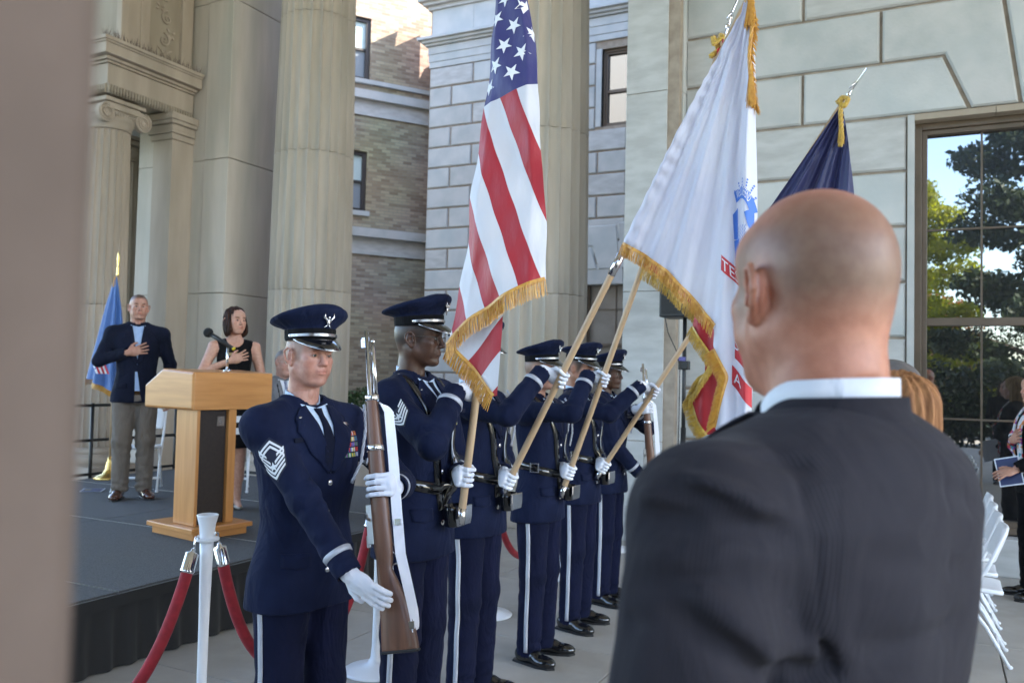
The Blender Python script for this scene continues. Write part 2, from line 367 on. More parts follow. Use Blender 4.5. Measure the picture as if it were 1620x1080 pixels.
# bird spikes on the cornice
sp = MB()
for i in range(190):
    y = 6.86+random.random()*1.5; x = UX+.05+random.random()*.10; dx = random.uniform(-.05, .05); dy = random.uniform(-.05, .05); h = random.uniform(.08, .15)
    sp.add([(x-.003, y-.003, 5.63), (x+.003, y+.003, 5.63), (x+dx, y+dy, 5.63+h), (x, y+.002, 5.63)], [(0, 1, 2), (1, 3, 2)])
tag(sp.build('bird_spikes', mat('spike_wire', (.16, .12, .1), .6, .5), sc_), kind='stuff')
# wall above with arch mouldings and a carved soffit panel
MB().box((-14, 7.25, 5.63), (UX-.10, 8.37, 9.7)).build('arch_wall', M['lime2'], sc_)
MB().box((UX-.11, 7.22, 5.63), (UX-.05, 7.66, 9.7)).box((UX-.12, 7.20, 5.63), (UX-.02, 7.30, 9.7)).box((UX-.12, 7.50, 5.63), (UX-.03, 7.56, 9.7)).box((UX-.12, 8.18, 5.63), (UX-.05, 8.365, 9.7)).build('archivolt', M['lime'], sc_, bevel=.012)
def spiral(mb, cx, cz, r0, turns, sgn=1, ph=0, w=.012, x=UX-.085, up=1):
    pts = []
    for i in range(int(turns*18)+1):
        t_ = i/18; r = r0*math.exp(-.95*t_/turns*1.9); a = ph+sgn*t_*2*math.pi; pts.append((x, cx+r*math.cos(a), cz+r*math.sin(a)*up))
    mb.tube(pts, [w*(1-.5*i/len(pts)) for i in range(len(pts))], 6)
sr = MB()
for k in range(5):
    cz = 5.98+k*.30; s = 1 if k % 2 else -1
    spiral(sr, 7.93+.02*s, cz, .105, 1.6, s, R(90), .017)
    for j in range(5):
        a = random.uniform(0, 6.28); sr.sphere((UX-.09, 7.93-s*.09+.05*math.cos(a), cz+.12+.06*math.sin(a)), (.014, .035, .02), 8, 5, M=Matrix.Rotation(a, 3, 'X'))
for j in range(7):
    sr.sphere((UX-.09, 7.93+(j-3)*.028, 5.80+abs(j-3)*.018), (.014, .012, .045), 8, 5, M=Matrix.Rotation((j-3)*-.35, 3, 'X'))
sr.build('carved_scroll', M['lime'], sc_, smooth=True)

def ionic(label, cx, cy, m, grp):
    c = fluted('ionic_column', label, cx, cy, .62, 4.62, .285, .25, [2.4], m, n=20, grp=grp)
    MB().lathe([(.25, 4.62), (.262, 4.63), (.262, 4.65), (.25, 4.66), (.30, 4.72), (.31, 4.76), (.30, 4.80)], 48).build('necking', m, c, smooth=True)
    MB().box((-.30, -.30, 4.93), (.30, .30, 4.985)).box((-.27, -.24, 4.80), (.27, .24, 4.93)).build('abacus', m, c, bevel=.01)
    vo = MB()
    for sx in (-1, 1):
        for sy in (-1, 1):       # volutes on the face turned to the stage (+X) and its back
            C0 = Vector((sx*.27, sy*.275, 4.78)); MM = Matrix(((0, 0, sx, 0), (sy, 0, 0, 0), (0, 1, 0, 0), (0, 0, 0, 1)))
            vo.lathe([(.001, -.05), (.118, -.05), (.118, .02), (.10, .026), (.085, .015), (.07, .026), (.055, .015), (.04, .026), (.02, .03), (.001, .035)], 28, c=C0, M=MM, cap=False)
            pts = []
            for i in range(44):
                t_ = i/43*2.4; r = .118*math.exp(-.62*t_); a = math.pi/2-t_*2*math.pi*sy
                pts.append((C0.x+sx*.032, C0.y+r*math.cos(a)*1.0, C0.z+r*math.sin(a)))
            vo.tube(pts, [.012*(1-.6*i/43) for i in range(44)], 6)
        vo.box((sx*.27-.015*1, -.25, 4.84), (sx*.27+.03, .25, 4.90))
        for i in range(9): vo.sphere((sx*.29, (i-4)*.036, 4.79), (.02, .014, .03), 8, 6)
    for o_ in [vo.build('volute', m, c)]: auto_smooth(o_, 40)
    return c
ionic('fluted Ionic column carrying the carved entablature at the far left', -9.50, 7.36, M['lime'], 'Ionic columns of the left screen')
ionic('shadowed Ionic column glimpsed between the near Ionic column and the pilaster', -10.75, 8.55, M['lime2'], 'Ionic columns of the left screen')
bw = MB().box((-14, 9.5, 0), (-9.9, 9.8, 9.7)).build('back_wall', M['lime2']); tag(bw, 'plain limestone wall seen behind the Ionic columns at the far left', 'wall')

# ---------------- foreground pillar, close to the camera
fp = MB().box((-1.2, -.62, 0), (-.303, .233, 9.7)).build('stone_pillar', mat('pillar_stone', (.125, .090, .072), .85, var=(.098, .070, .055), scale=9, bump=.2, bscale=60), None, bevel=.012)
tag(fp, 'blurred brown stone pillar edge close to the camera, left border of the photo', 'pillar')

# ---------------- far stone wing (face y = 18.2) and brick wing
cw = arch_wall('stone_wing', 'far rusticated stone wing with cornice, between the brick wing and the pier', 'building')
Yc = 18.2; X0c = -11.6; wx0, wx1, wz0, wz1 = -6.93, -5.55, 7.39, 9.2
lx0, lx1, lz1 = -7.28, -5.2, 4.08
MB().box((X0c, Yc+.04, 0), (lx0, Yc+.8, 11.3)).box((lx0, Yc+.04, lz1), (wx0, Yc+.8, 11.3)).box((wx0, Yc+.04, wz1), (wx1, Yc+.8, 11.3)).box((wx0, Yc+.04, lz1), (wx1, Yc+.8, wz0)).box((wx1, Yc+.04, lz1), (1, Yc+.8, 11.3)).box((lx1, Yc+.04, 0), (1, Yc+.8, lz1)).build('wall_core', M['joint'], cw)
MB().box((X0c+.06, Yc+.9, 0), (14, 27, 10.4)).build('rear_sun_block', M['joint'], cw)  # unseen bulk added behind the wing to shade the lower brick
mbk = MB().box((-2.30, 9.75, 0), (14, 18.1, 16.6)).build('main_building_sun_block', M['ashlar_c']); tag(mbk, 'unseen stone block of the main building, raised to shade the courtyard', 'building')  # unseen mass, its height set to keep sun off the corner pier
for k in range(0, 18):
    z1 = 9.39-.515*k; z0 = z1-.515
    if z1 < .3: break
    off = 0 if k % 2 else .72
    xs = [X0c]+[X0c+off+.0+i*1.4+(.66 if k % 2 else .55) for i in range(-1, 5)]
    xs = sorted({round(x, 3) for x in xs if X0c <= x < (lx0 if z0 < lz1 else wx0)-.2})
    if z0 >= wz0-.1: end = wx0-.14
    elif z0 < lz1-.4: end = lx0-.02
    else: end = -3.4
    xs = [x for x in xs if x < end-.2]+([end] if end < -4 else [-7.0, -5.6, -4.2, -3.4] if k % 2 else [-6.3, -4.9, -3.4])
    for a, b in zip(xs[:-1], xs[1:]):
        block(rect(a, b, z0, z1, .02), Yc, .3, cw, ch=.02)
MB().box((wx0-.13, Yc-.003, wz0), (wx0, Yc+.3, wz1)).build('jamb_stone', M['ashlar_b'], cw)
kz = lz1+.02
for poly in ([(lx0-.2, kz), (-6.95, kz), (-7.1, kz+.5), (lx0-.2, kz+.5)], [(-6.91, kz), (-6.4, kz), (-6.5, kz+1.0), (-7.25, kz+1.0), (-7.25, kz+.53), (-7.07, kz+.53)], [(-6.36, kz), (-5.9, kz), (-5.8, kz+1.05), (-6.46, kz+1.05)]):
    block(poly, Yc-.02, .3, cw, ch=.02)
for z0, z1, e in ((9.39, 9.535, .01), (9.54, 9.73, .025), (9.735, 9.93, .04), (9.94, 10.0, .1), (10.0, 10.07, .17), (10.07, 10.14, .25)):
    MB().box((X0c-e, Yc-e, z0), (1, Yc+.3, z1)).build('cornice_band', M['ashlar_b'], cw, bevel=.006)
MB().box((X0c+.05, Yc+.0, 10.14), (-10.35, Yc+.3, 10.88)).box((-10.343, Yc+.0, 10.14), (1, Yc+.3, 10.88)).build('frieze', M['ashlar_b'], cw)
for z0, z1, e in ((10.88, 10.98, .06), (10.98, 11.06, .16), (11.06, 11.22, .26), (11.22, 11.32, .32)):
    MB().box((X0c-e, Yc-e, z0), (1, Yc+.3, z1)).build('cornice_band', M['ashlar_c'], cw, bevel=.006)

window(cw, wx0, wx1, wz0, wz1, Yc+.12, 8.25, 2, [], [], panes=None, m='bronze')
window(cw, lx0, lx1, .6, lz1, Yc+.12, 2.4, 3, [3.2], [1.6], panes=M['glass_lite'])
MB().box((wx0+.1, Yc+.26, 7.5), (wx1-.1, Yc+.27, 9.1)).build('curtain', M['glass_lite'], cw)

bk = bpy.data.materials.new('brick'); bk.use_nodes = True; t = bk.node_tree; b = t.nodes['Principled BSDF']; b.inputs['Roughness'].default_value = .85
br = t.nodes.new('ShaderNodeTexBrick'); tc = t.nodes.new('ShaderNodeTexCoord'); mp = t.nodes.new('ShaderNodeMapping')
br.inputs['Scale'].default_value = 1; br.inputs['Brick Width'].default_value = .235; br.inputs['Row Height'].default_value = .076
br.inputs['Mortar Size'].default_value = .007; br.inputs['Bias'].default_value = -.1
br.inputs['Color1'].default_value = (.46, .37, .27, 1); br.inputs['Color2'].default_value = (.23, .155, .11, 1); br.inputs['Mortar'].default_value = (.30, .26, .21, 1)
no = t.nodes.new('ShaderNodeTexNoise'); no.inputs['Scale'].default_value = .35; cb = t.nodes.new('ShaderNodeMix'); cb.data_type = 'RGBA'; cb.blend_type = 'MULTIPLY'; cb.inputs[0].default_value = .5
t.links.new(tc.outputs['UV'], mp.inputs[0]); t.links.new(mp.outputs[0], br.inputs['Vector']); t.links.new(br.outputs['Color'], cb.inputs[6]); t.links.new(tc.outputs['Object'], no.inputs['Vector']); t.links.new(no.outputs['Color'], cb.inputs[7])
t.links.new(cb.outputs[2], b.inputs['Base Color']); bp = t.nodes.new('ShaderNodeBump'); bp.inputs['Strength'].default_value = .5; bp.inputs['Distance'].default_value = .01; bp.invert = True
t.links.new(br.outputs['Fac'], bp.inputs['Height']); t.links.new(bp.outputs[0], b.inputs['Normal'])
bd = Vector((.58, .815, 0)).normalized(); ang = math.atan2(bd.y, bd.x)
bwg = empty('brick_wing', (-12.2, 18.8, 0), ang, 'tan brick wing with stone bands and dark sash windows, behind the portico', 'building')
def bwall(s0, s1, z0, z1, m=None, y0=0.0, y1=.4, name='brick_wall'):
    o = MB().box((s0, y0, z0), (s1, y1, z1)).build(name, m or bk, bwg)
    if m is None:
        uv = o.data.uv_layers.new(name='UVMap')
        for lp in o.data.loops: co = o.data.vertices[lp.vertex_index].co; uv.data[lp.index].uv = (co.x, co.z)
    return o
EW = -1.44
bwall(-9, 1.2, 0, 4.62); bwall(-9, 1.2, 8.80, 9.0); bwall(EW, 1.2, 5.28, 8.17); bwall(-9, EW, 7.25, 8.17); bwall(-9, EW, 5.28, 5.72); bwall(-9, -2.75, 5.72, 7.25); bwall(EW, 1.2, 9.0, 13); bwall(-9, EW, 10.7, 13); bwall(-9, -2.75, 9.0, 10.7)
for z0, z1, e in ((4.70, 5.06, .02), (5.06, 5.28, .16), (4.62, 4.70, .05), (8.17, 8.25, .05), (8.25, 8.58, .02), (8.58, 8.80, .15), (8.985, 9.09, .08)):
    bwall(-9, 1.2, z0, z1, M['ashlar_c'] if e < .03 else M['ashlar'], -e, .2, 'stone_band')
for zc, zz in ((5.72, 7.25), (9.09, 10.7)):
    f = MB().box((-2.75, .06, zc), (-2.65, .2, zz)).box((EW-.11, .06, zc), (EW, .2, zz)).box((-2.65, .061, zz-.1), (EW-.11, .2, zz)).box((-2.65, .061, zc), (EW-.11, .2, zc+.08)).box((-2.65, .1, zc+(zz-zc)*.5-.03), (EW-.11, .19, zc+(zz-zc)*.5+.03)).build('window', M['bronze_d'], bwg)
    h = (zz-zc)*.5
    MB().box((-2.65, .15, zc+.08), (EW-.11, .16, zc+h-.03)).build('pane', mat('lower_pane', (.2, .22, .24), .15, spec=.8), f)
    MB().box((-2.65, .12, zc+h+.03), (EW-.11, .13, zz-.1)).build('pane', mat('upper_pane', (.42, .5, .48), .15, spec=.8), f)
    bwall(-2.85, EW+.08, zc-.12, zc, M['ashlar_b'], -.06, .2, 'window_sill')

# ---------------- hedge along the brick wing
LEAF = {}
def leafmat(name, a, b_, trans=.0):
    m = mat(name, a, .55, var=b_, scale=2.5, spec=.35)
    if trans:
        t = m.node_tree; pb = t.nodes['Principled BSDF']; tr = t.nodes.new('ShaderNodeBsdfTranslucent'); ad = t.nodes.new('ShaderNodeMixShader'); ad.inputs[0].default_value = trans
        tr.inputs[0].default_value = (a[0]*2.2, a[1]*1.9, a[2]*.8, 1); t.links.new(pb.outputs[0], ad.inputs[1]); t.links.new(tr.outputs[0], ad.inputs[2]); t.links.new(ad.outputs[0], t.nodes['Material Output'].inputs[0])
    return m
def leaves(name, cent, nrm_out, size, m, parent=None):
    n = len(cent); rng = np.random.default_rng(len(cent))
    a = rng.normal(size=(n, 3)); a /= np.linalg.norm(a, axis=1)[:, None]; b_ = np.cross(a, rng.normal(size=(n, 3))); b_ /= np.linalg.norm(b_, axis=1)[:, None]
    s = size*rng.uniform(.6, 1.3, (n, 1)); v = np.empty((n, 4, 3)); v[:, 0] = cent-a*s; v[:, 1] = cent+b_*s*.5; v[:, 2] = cent+a*s; v[:, 3] = cent-b_*s*.5
    me = bpy.data.meshes.new(name); me.vertices.add(n*4); me.vertices.foreach_set('co', v.ravel().astype('f')); me.loops.add(n*4); me.loops.foreach_set('vertex_index', np.arange(n*4))
    me.polygons.add(n); me.polygons.foreach_set('loop_start', np.arange(n)*4); me.update(); me.validate()
    return link(name, me, m, parent)
rng = np.random.default_rng(3)
hm = leafmat('hedge_leaf', (.045, .085, .022), (.02, .045, .012))
for i in range(7):
    x = -14.0+i*1.05; y = 14.6+i*.16
    h = empty('box_shrub', (x, y, 0), 0, ['leftmost shrub of the green hedge against the brick wing', 'dense green shrub in the hedge between the column and the second airman'][min(i, 1)] if i < 2 else 'dense green shrub hidden behind the flag bearers, in the hedge row', 'shrub', 'shrubs in the hedge below the brick wing')
    q = rng.normal(size=(5200, 3)); q /= np.linalg.norm(q, axis=1)[:, None]; q *= (rng.uniform(.72, 1.04, (5200, 1)))
    q = np.sign(q)*np.abs(q)**.75; q = q*np.array([.66, .62, .62])+np.array([0, 0, .66]); q += rng.normal(size=q.shape)*.02
    leaves('foliage', q, None, .035, hm, h)
    MB().tube([(0, 0, 0), (.02, .01, .4), (0, .02, .8)], [.05, .04, .02], 8).build('trunk', M['mulch'], h)

# ---------------- trees and people behind the camera, seen mirrored in the window
bark = mat('bark', (.07, .05, .035), .9, var=(.04, .03, .02), scale=12, bump=.5, bscale=20)
def tree(x, y, h, r, label, lm, seed, n=15000, low=.25, ls=.11):
    rg = np.random.default_rng(seed); t_ = empty('broadleaf_tree', (x, y, -.15), 0, label, 'tree', 'trees across the lawn, mirrored in the window')
    tb = MB(); tb.tube([(0, 0, 0), (.1, .05, h*.3), (-.05, .1, h*.6), (.05, 0, h*.92)], [h*.025, h*.02, h*.013, h*.004], 10); tips = []
    for i in range(26):
        z = h*(low+(.93-low)*i/26); a = i*2.4+rg.uniform(-.4, .4); L = r*(1-.75*((i/26)**1.6))*rg.uniform(.75, 1.1)
        e = Vector((math.cos(a)*L, math.sin(a)*L, z+L*rg.uniform(.05, .45))); s = Vector((0, .05, z)); mdl = s.lerp(e, .5)+Vector((0, 0, .1*L))
        tb.tube([s, mdl, e], [h*.008, h*.005, h*.002], 6); tips += [(s.lerp(e, f), L) for f in (.45, .7, .9, 1.0)]
    tb.build('trunk', bark, t_, smooth=True)
    cs = []
    for p, L in tips:
        k = n//len(tips); q = rg.normal(size=(k, 3)); q /= np.linalg.norm(q, axis=1)[:, None]; q *= rg.uniform(.2, 1, (k, 1))**.5*rg.uniform(.55, 1.05)*(.22*r+.25); q[:, 2] *= .7
        cs.append(q+np.array(p))
    leaves('crown', np.concatenate(cs), None, ls, lm, t_)
lm1 = leafmat('leaf_yellow', (.20, .24, .02), (.30, .26, .03), .6); lm2 = leafmat('leaf_dark', (.018, .032, .012), (.03, .045, .016), .12); lm3 = leafmat('leaf_red', (.20, .07, .02), (.10, .09, .02), .4)
tree(-.9, -22, 11.0, 3.0, 'sunlit yellow green tree mirrored in the left window panes', lm1, 1, n=26000, low=.12)
tree(3.1, -15.5, 14, 3.1, 'dark dense tree mirrored in the second window pane', lm2, 2, low=.06, n=30000, ls=.13)
tree(7.2, -18, 15, 5.0, 'dark tall tree beyond the right edge of the mirrored view', lm2, 4, low=.08, n=24000)
tree(-8.5, -26, 13, 5.2, 'distant green tree across the lawn, left of the mirrored yellow tree', lm1, 5, n=9000)
rng2 = np.random.default_rng(9)
for i in range(13):
    x, y_ = (-11+i*2.9, -24.5+.6*math.sin(i*2.1)) if i < 9 else (-2.4+(i-9)*2.1, -10.6); hh = empty('lawn_shrub', (x, y_, -.15), 0, 'dark rounded shrub in the row across the lawn, mirrored low in the window', 'shrub', 'shrubs along the far side of the lawn')
    q = rng2.normal(size=(3500, 3)); q /= np.linalg.norm(q, axis=1)[:, None]; q *= rng2.uniform(.6, 1.05, (3500, 1)); q = q*np.array([1.9, 1.2, 2.9 if i < 9 else 1.3])+np.array([0, 0, 2.7+.4*math.sin(i) if i < 9 else 1.2]); leaves('foliage', q, None, .10, lm2 if i % 3 else lm1, hh)
tree(-.4, -28, 6.5, 3.2, 'small reddish tree mirrored low in the window', lm3, 6, n=9000, low=.12)
# ================================================================ signed-distance modelling of bodies, hands and clothes
V = lambda *a: np.array(a, dtype=np.float32)
def smin(a, b, k):
    h = np.clip(.5+.5*(b-a)/k, 0, 1); return b+(a-b)*h-k*h*(1-h)
class Field:
    def __init__(s, lo, hi, h):
        s.lo = np.array(lo, float); s.h = h; s.n = np.ceil((np.array(hi)-s.lo)/h).astype(int)+1
        s.ax = [(s.lo[i]+h*np.arange(s.n[i])).astype(np.float32) for i in range(3)]
        s.F = np.full(s.n, .3, np.float32)
    def region(s, lo, hi):
        sl = []
        for i in range(3):
            a = int(np.clip(math.floor((lo[i]-s.lo[i])/s.h), 0, s.n[i])); b = int(np.clip(math.ceil((hi[i]-s.lo[i])/s.h)+1, 0, s.n[i])); sl.append(slice(a, b))
        sl = tuple(sl); X = s.ax[0][sl[0]][:, None, None]; Y = s.ax[1][sl[1]][None, :, None]; Z = s.ax[2][sl[2]][None, None, :]
        return sl, X, Y, Z
    def put(s, lo, hi, fn, k=.02, mode='u'):
        m = k+3*s.h+.012
        sl, X, Y, Z = s.region(np.array(lo)-m, np.array(hi)+m); A = s.F[sl]
        if A.size == 0: return
        d = fn(X, Y, Z)
        if mode == 'u': s.F[sl] = smin(A, d, k) if k > 0 else np.minimum(A, d)
        elif mode == 's': s.F[sl] = -smin(-A, d, k) if k > 0 else np.maximum(A, -d)
    def ell(s, c, r, k=.02, mode='u', rot=None):
        c = np.array(c, float); r = np.array(r, float); mr = r.max() if rot is not None else None
        Rm = None if rot is None else np.array(rot.to_3x3() if hasattr(rot, 'to_3x3') else rot).T
        def fn(X, Y, Z):
            x, y, z = X-c[0], Y-c[1], Z-c[2]
            if Rm is not None: x, y, z = Rm[0,0]*x+Rm[0,1]*y+Rm[0,2]*z, Rm[1,0]*x+Rm[1,1]*y+Rm[1,2]*z, Rm[2,0]*x+Rm[2,1]*y+Rm[2,2]*z
            k0 = np.sqrt((x/r[0])**2+(y/r[1])**2+(z/r[2])**2); k1 = np.sqrt((x/r[0]**2)**2+(y/r[1]**2)**2+(z/r[2]**2)**2)
            return k0*(k0-1)/np.maximum(k1, 1e-5)
        e = r if mr is None else np.array([mr]*3); s.put(c-e, c+e, fn, k, mode)
    def cone(s, a, b, r1, r2, k=.02, mode='u', wr=None, cut=False, sq=None):
        """rounded cone a->b; wr=(amp, wavelength, centre t, width t, phase) adds cloth folds; cut trims it flat at b"""
        a = np.array(a, float); b = np.array(b, float); ba = b-a; L = np.linalg.norm(ba)+1e-6; u = ba/L
        e = a+ba*1.08 if cut else b; L2 = np.linalg.norm(e-a)
        o = np.cross(u, [0, 0, 1.0]); o = o/np.linalg.norm(o) if np.linalg.norm(o) > .1 else np.array([1.0, 0, 0]); q = np.cross(u, o)
        def fn(X, Y, Z):
            x, y, z = X-a[0], Y-a[1], Z-a[2]; p = x*u[0]+y*u[1]+z*u[2]; t = np.clip(p, 0, L2)
            dx, dy, dz = x-u[0]*t, y-u[1]*t, z-u[2]*t
            if sq is not None:
                pr = dx*sq[0]+dy*sq[1]+dz*sq[2]; f = sq[3]-1; dx = dx+sq[0]*pr*f; dy = dy+sq[1]*pr*f; dz = dz+sq[2]*pr*f
            d = np.sqrt(dx*dx+dy*dy+dz*dz)-(r1+(r2-r1)*np.clip(p/L, 0, 1.1))
            if wr is not None:
                for (amp, wl, tc, tw, ph, sk) in wr:
                    th = np.arctan2(x*q[0]+y*q[1]+z*q[2], x*o[0]+y*o[1]+z*o[2])
                    d = d+amp*np.sin((p/wl)*2*math.pi+ph+sk*np.sin(th+ph)+.6*np.sin(3*th))*np.exp(-((p/L-tc)/tw)**2)*(.6+.4*np.cos(th-ph))
            if cut: d = np.maximum(d, p-L)
            return d
        r = max(r1, r2); s.put(np.minimum(a, e)-r, np.maximum(a, e)+r, fn, k, mode)
    def loft(s, secs, k=.03, pw=2.4, cutlo=True, mode='u', fold=None):
        S = np.array(secs, float); zs = S[:, 0]
        def fn(X, Y, Z):
            z = np.clip(Z, zs[0], zs[-1]); cx = np.interp(z, zs, S[:, 1]).astype(np.float32); cy = np.interp(z, zs, S[:, 4]).astype(np.float32) if S.shape[1] > 4 else 0
            rx = np.interp(z, zs, S[:, 2]).astype(np.float32); ry = np.interp(z, zs, S[:, 3]).astype(np.float32)
            q = (np.abs((X-cx)/rx)**pw+np.abs((Y-cy)/ry)**pw)**(1/pw); d = (q-1)*np.minimum(rx, ry)*.9
            if fold is not None: d = d+fold(X, Y, Z)
            d = np.maximum(d, Z-zs[-1]); return np.maximum(d, zs[0]-Z) if cutlo else d
        rx = S[:, 2].max(); ry = S[:, 3].max(); cm = S[:, 1]; cy = S[:, 4] if S.shape[1] > 4 else np.zeros(1)
        s.put((cm.min()-rx, cy.min()-ry, zs[0]), (cm.max()+rx, cy.max()+ry, zs[-1]), fn, k, mode)
    def noise(s, amp, f, seed=0, n=7, zs=1.0):
        rg = np.random.default_rng(seed); X, Y, Z = s.ax[0][:, None, None], s.ax[1][None, :, None], s.ax[2][None, None, :]
        for i in range(n):
            kx, ky, kz = rg.normal(size=3)*f; kz *= zs; s.F += (amp*np.sin(kx*X+rg.uniform(0, 6))*np.sin(ky*Y+rg.uniform(0, 6))*np.sin(kz*Z+rg.uniform(0, 6))).astype(np.float32)
    def mesh(s):
        g = vdb.FloatGrid(.3); g.copyFromArray(s.F); p, t_, q = g.convertToPolygons(isovalue=0.0, adaptivity=0.0)
        p = np.asarray(p, float)*s.h+s.lo; F = []
        if len(q): F.append(np.asarray(q))
        return p, (np.asarray(t_) if len(t_) else np.zeros((0, 3), int)), (F[0] if F else np.zeros((0, 4), int))
def joinparts(parts):
    P = []; T = []; Q = []; k = 0
    for p, t_, q in parts: P.append(p); T.append(np.asarray(t_)+k); Q.append(np.asarray(q)+k); k += len(p)
    return np.concatenate(P), np.concatenate(T), np.concatenate(Q)
def npmesh(name, data, m, parent=None, col=None, smooth=True):
    p, t_, q = data; nt_, nq = len(t_), len(q); me = bpy.data.meshes.new(name)
    me.vertices.add(len(p)); me.vertices.foreach_set('co', np.asarray(p, 'f').ravel())
    li = np.concatenate([np.asarray(t_).ravel(), np.asarray(q).ravel()]).astype(np.int32); me.loops.add(len(li)); me.loops.foreach_set('vertex_index', li)
    ls = np.concatenate([np.arange(nt_)*3, nt_*3+np.arange(nq)*4]).astype(np.int32); me.polygons.add(nt_+nq); me.polygons.foreach_set('loop_start', ls); me.update()
    if col is not None:
        a = me.color_attributes.new('tint', 'FLOAT_COLOR', 'POINT'); c = np.ones((len(p), 4), 'f'); c[:, :3] = col; a.data.foreach_set('color', c.ravel())
    if smooth: me.shade_smooth()
    return link(name, me, m, parent)
def bvh_of(data): 
    p, t_, q = data; return BVHTree.FromPolygons([tuple(v) for v in p], [tuple(f) for f in t_]+[tuple(f) for f in q])
def xf(Mx, p):
    A = np.array(Mx); return p @ A[:3, :3].T+A[:3, 3]

# ---------------- heads.  Local frame: x forward, y left, z up, origin between the ears at eye height
def head_field(h=.0035, lines=0, nose=1.0, jaw=1.0, fem=False, ear=1, wide=1.0, neck=.056, brow=1.0, heavy=0, hi=False):
    f = Field((-.16, -.13, -.27), (.155, .13, .15), h); W = wide; J = jaw
    f.ell((-.014, 0, .036), (.098, .077*W, .082), .02); f.ell((-.038, 0, .0), (.07, .069*W, .075), .03)
    f.ell((.026, 0, -.028), (.064, .060*W, .082), .03); f.ell((.058, 0, .045), (.036, .052, .04), .03)
    for s in (-1, 1):
        f.cone((-.002, s*.052*W, -.058), (.052, s*.022*J, -.096), .021*J, .019, .03); f.ell((.056, s*.040*W, -.022), (.026, .022, .02), .02)
        f.ell((.052, s*.036, -.055), (.026, .02+.006*heavy, .026), .02)
    f.ell((.072, 0, -.100), (.021, .020*J, .017), .022)
    if heavy: f.ell((.03, 0, -.105), (.05, .045, .03), .03)
    f.cone((.078, -.030, .019), (.078, .030, .019), .012*brow, .012*brow, .014)
    f.ell((.076, 0, -.060), (.020, .028, .026), .015)
    for s in (-1, 1): f.ell((.096, s*.031, .001), (.020, .0175, .0125), .012, 's')
    f.cone((.088, 0, .014), (.104*1, 0, -.022), .0075, .0095*nose, .010); f.ell((.106, 0, -.030), (.0115*nose, .011*nose, .0095), .007)
    for s in (-1, 1): f.ell((.096, s*.0115*nose, -.035), (.010, .0068, .0065), .005)
    f.ell((.0915, 0, -.0585), (.0085, .021, .0052), .004); f.ell((.0905, 0, -.0685), (.0085, .019, .0058), .004)
    f.cone((.103, -.022, -.0633), (.103, .022, -.0633), .0016+.4*h, .0016+.4*h, .003, 's')
    for s in (-1, 1):
        f.ell((.0745, s*.031, .0), (.0135, .0150, .0118), .004)
        f.cone((.0885, s*.020, -.001), (.086, s*.042, -.001), .0022+.35*h, .0015+.3*h, .002, 's')
    if lines:
        for s in (-1, 1):
            f.cone((.100, s*.018, -.036), (.086, s*.036, -.076), .0014, .0016, .008, 's'); f.cone((.088, s*.026, -.078), (.078, s*.030, -.094), .0012, .0012, .006, 's')
            f.cone((.092, s*.020, -.014), (.084, s*.040, -.017), .0012, .0010, .006, 's')
            f.cone((.091, s*.007, .018), (.091, s*.006, .032), .0015, .001, .004, 's')
        for z in (.040, .050): f.cone((.089, -.025, z), (.089, .025, z), .0012, .0012, .004, 's')
    if ear:
        for s in (-1, 1):
            E = Matrix.Rotation(s*R(-18), 3, 'Z') @ Matrix.Rotation(R(-10), 3, 'Y'); e0 = Vector((-.012, s*.078*W, -.012))
            def e(a, b, c): return tuple(e0+E @ Vector((a, s*b, c)))
            f.ell(e(0, 0, .0), (.018, .0075, .030), .006, rot=E)
            if hi or h < .004:
                pts = [e(.010, .006, -.006), e(.017, .008, .012), e(.010, .011, .028), e(-.004, .013, .033), e(-.017, .014, .025), e(-.021, .013, .008), e(-.016, .011, -.010), e(-.007, .008, -.024)]
                for a, b in zip(pts[:-1], pts[1:]): f.cone(a, b, .0042, .0042, .003)
                f.ell(e(-.001, .006, -.027), (.008, .0055, .009), .004)
                f.ell(e(.002, .010, -.002), (.009, .006, .013), .004, 's', rot=E)
                f.cone(e(.012, .008, -.012), e(.010, .009, -.004), .004, .003, .003)
            else: f.ell(e(-.001, .010, .002), (.010, .004, .017), .003, 's', rot=E)
    nz = -.25
    f.cone((-.028, 0, -.05), (-.045, 0, nz), neck, neck*1.08, .03)
    if not fem:
        for s in (-1, 1): f.cone((-.03, s*.045, -.05), (.0, s*.018, nz), .018, .016, .02)
        f.ell((.016, 0, -.155), (.010, .009, .014), .02)
    return f
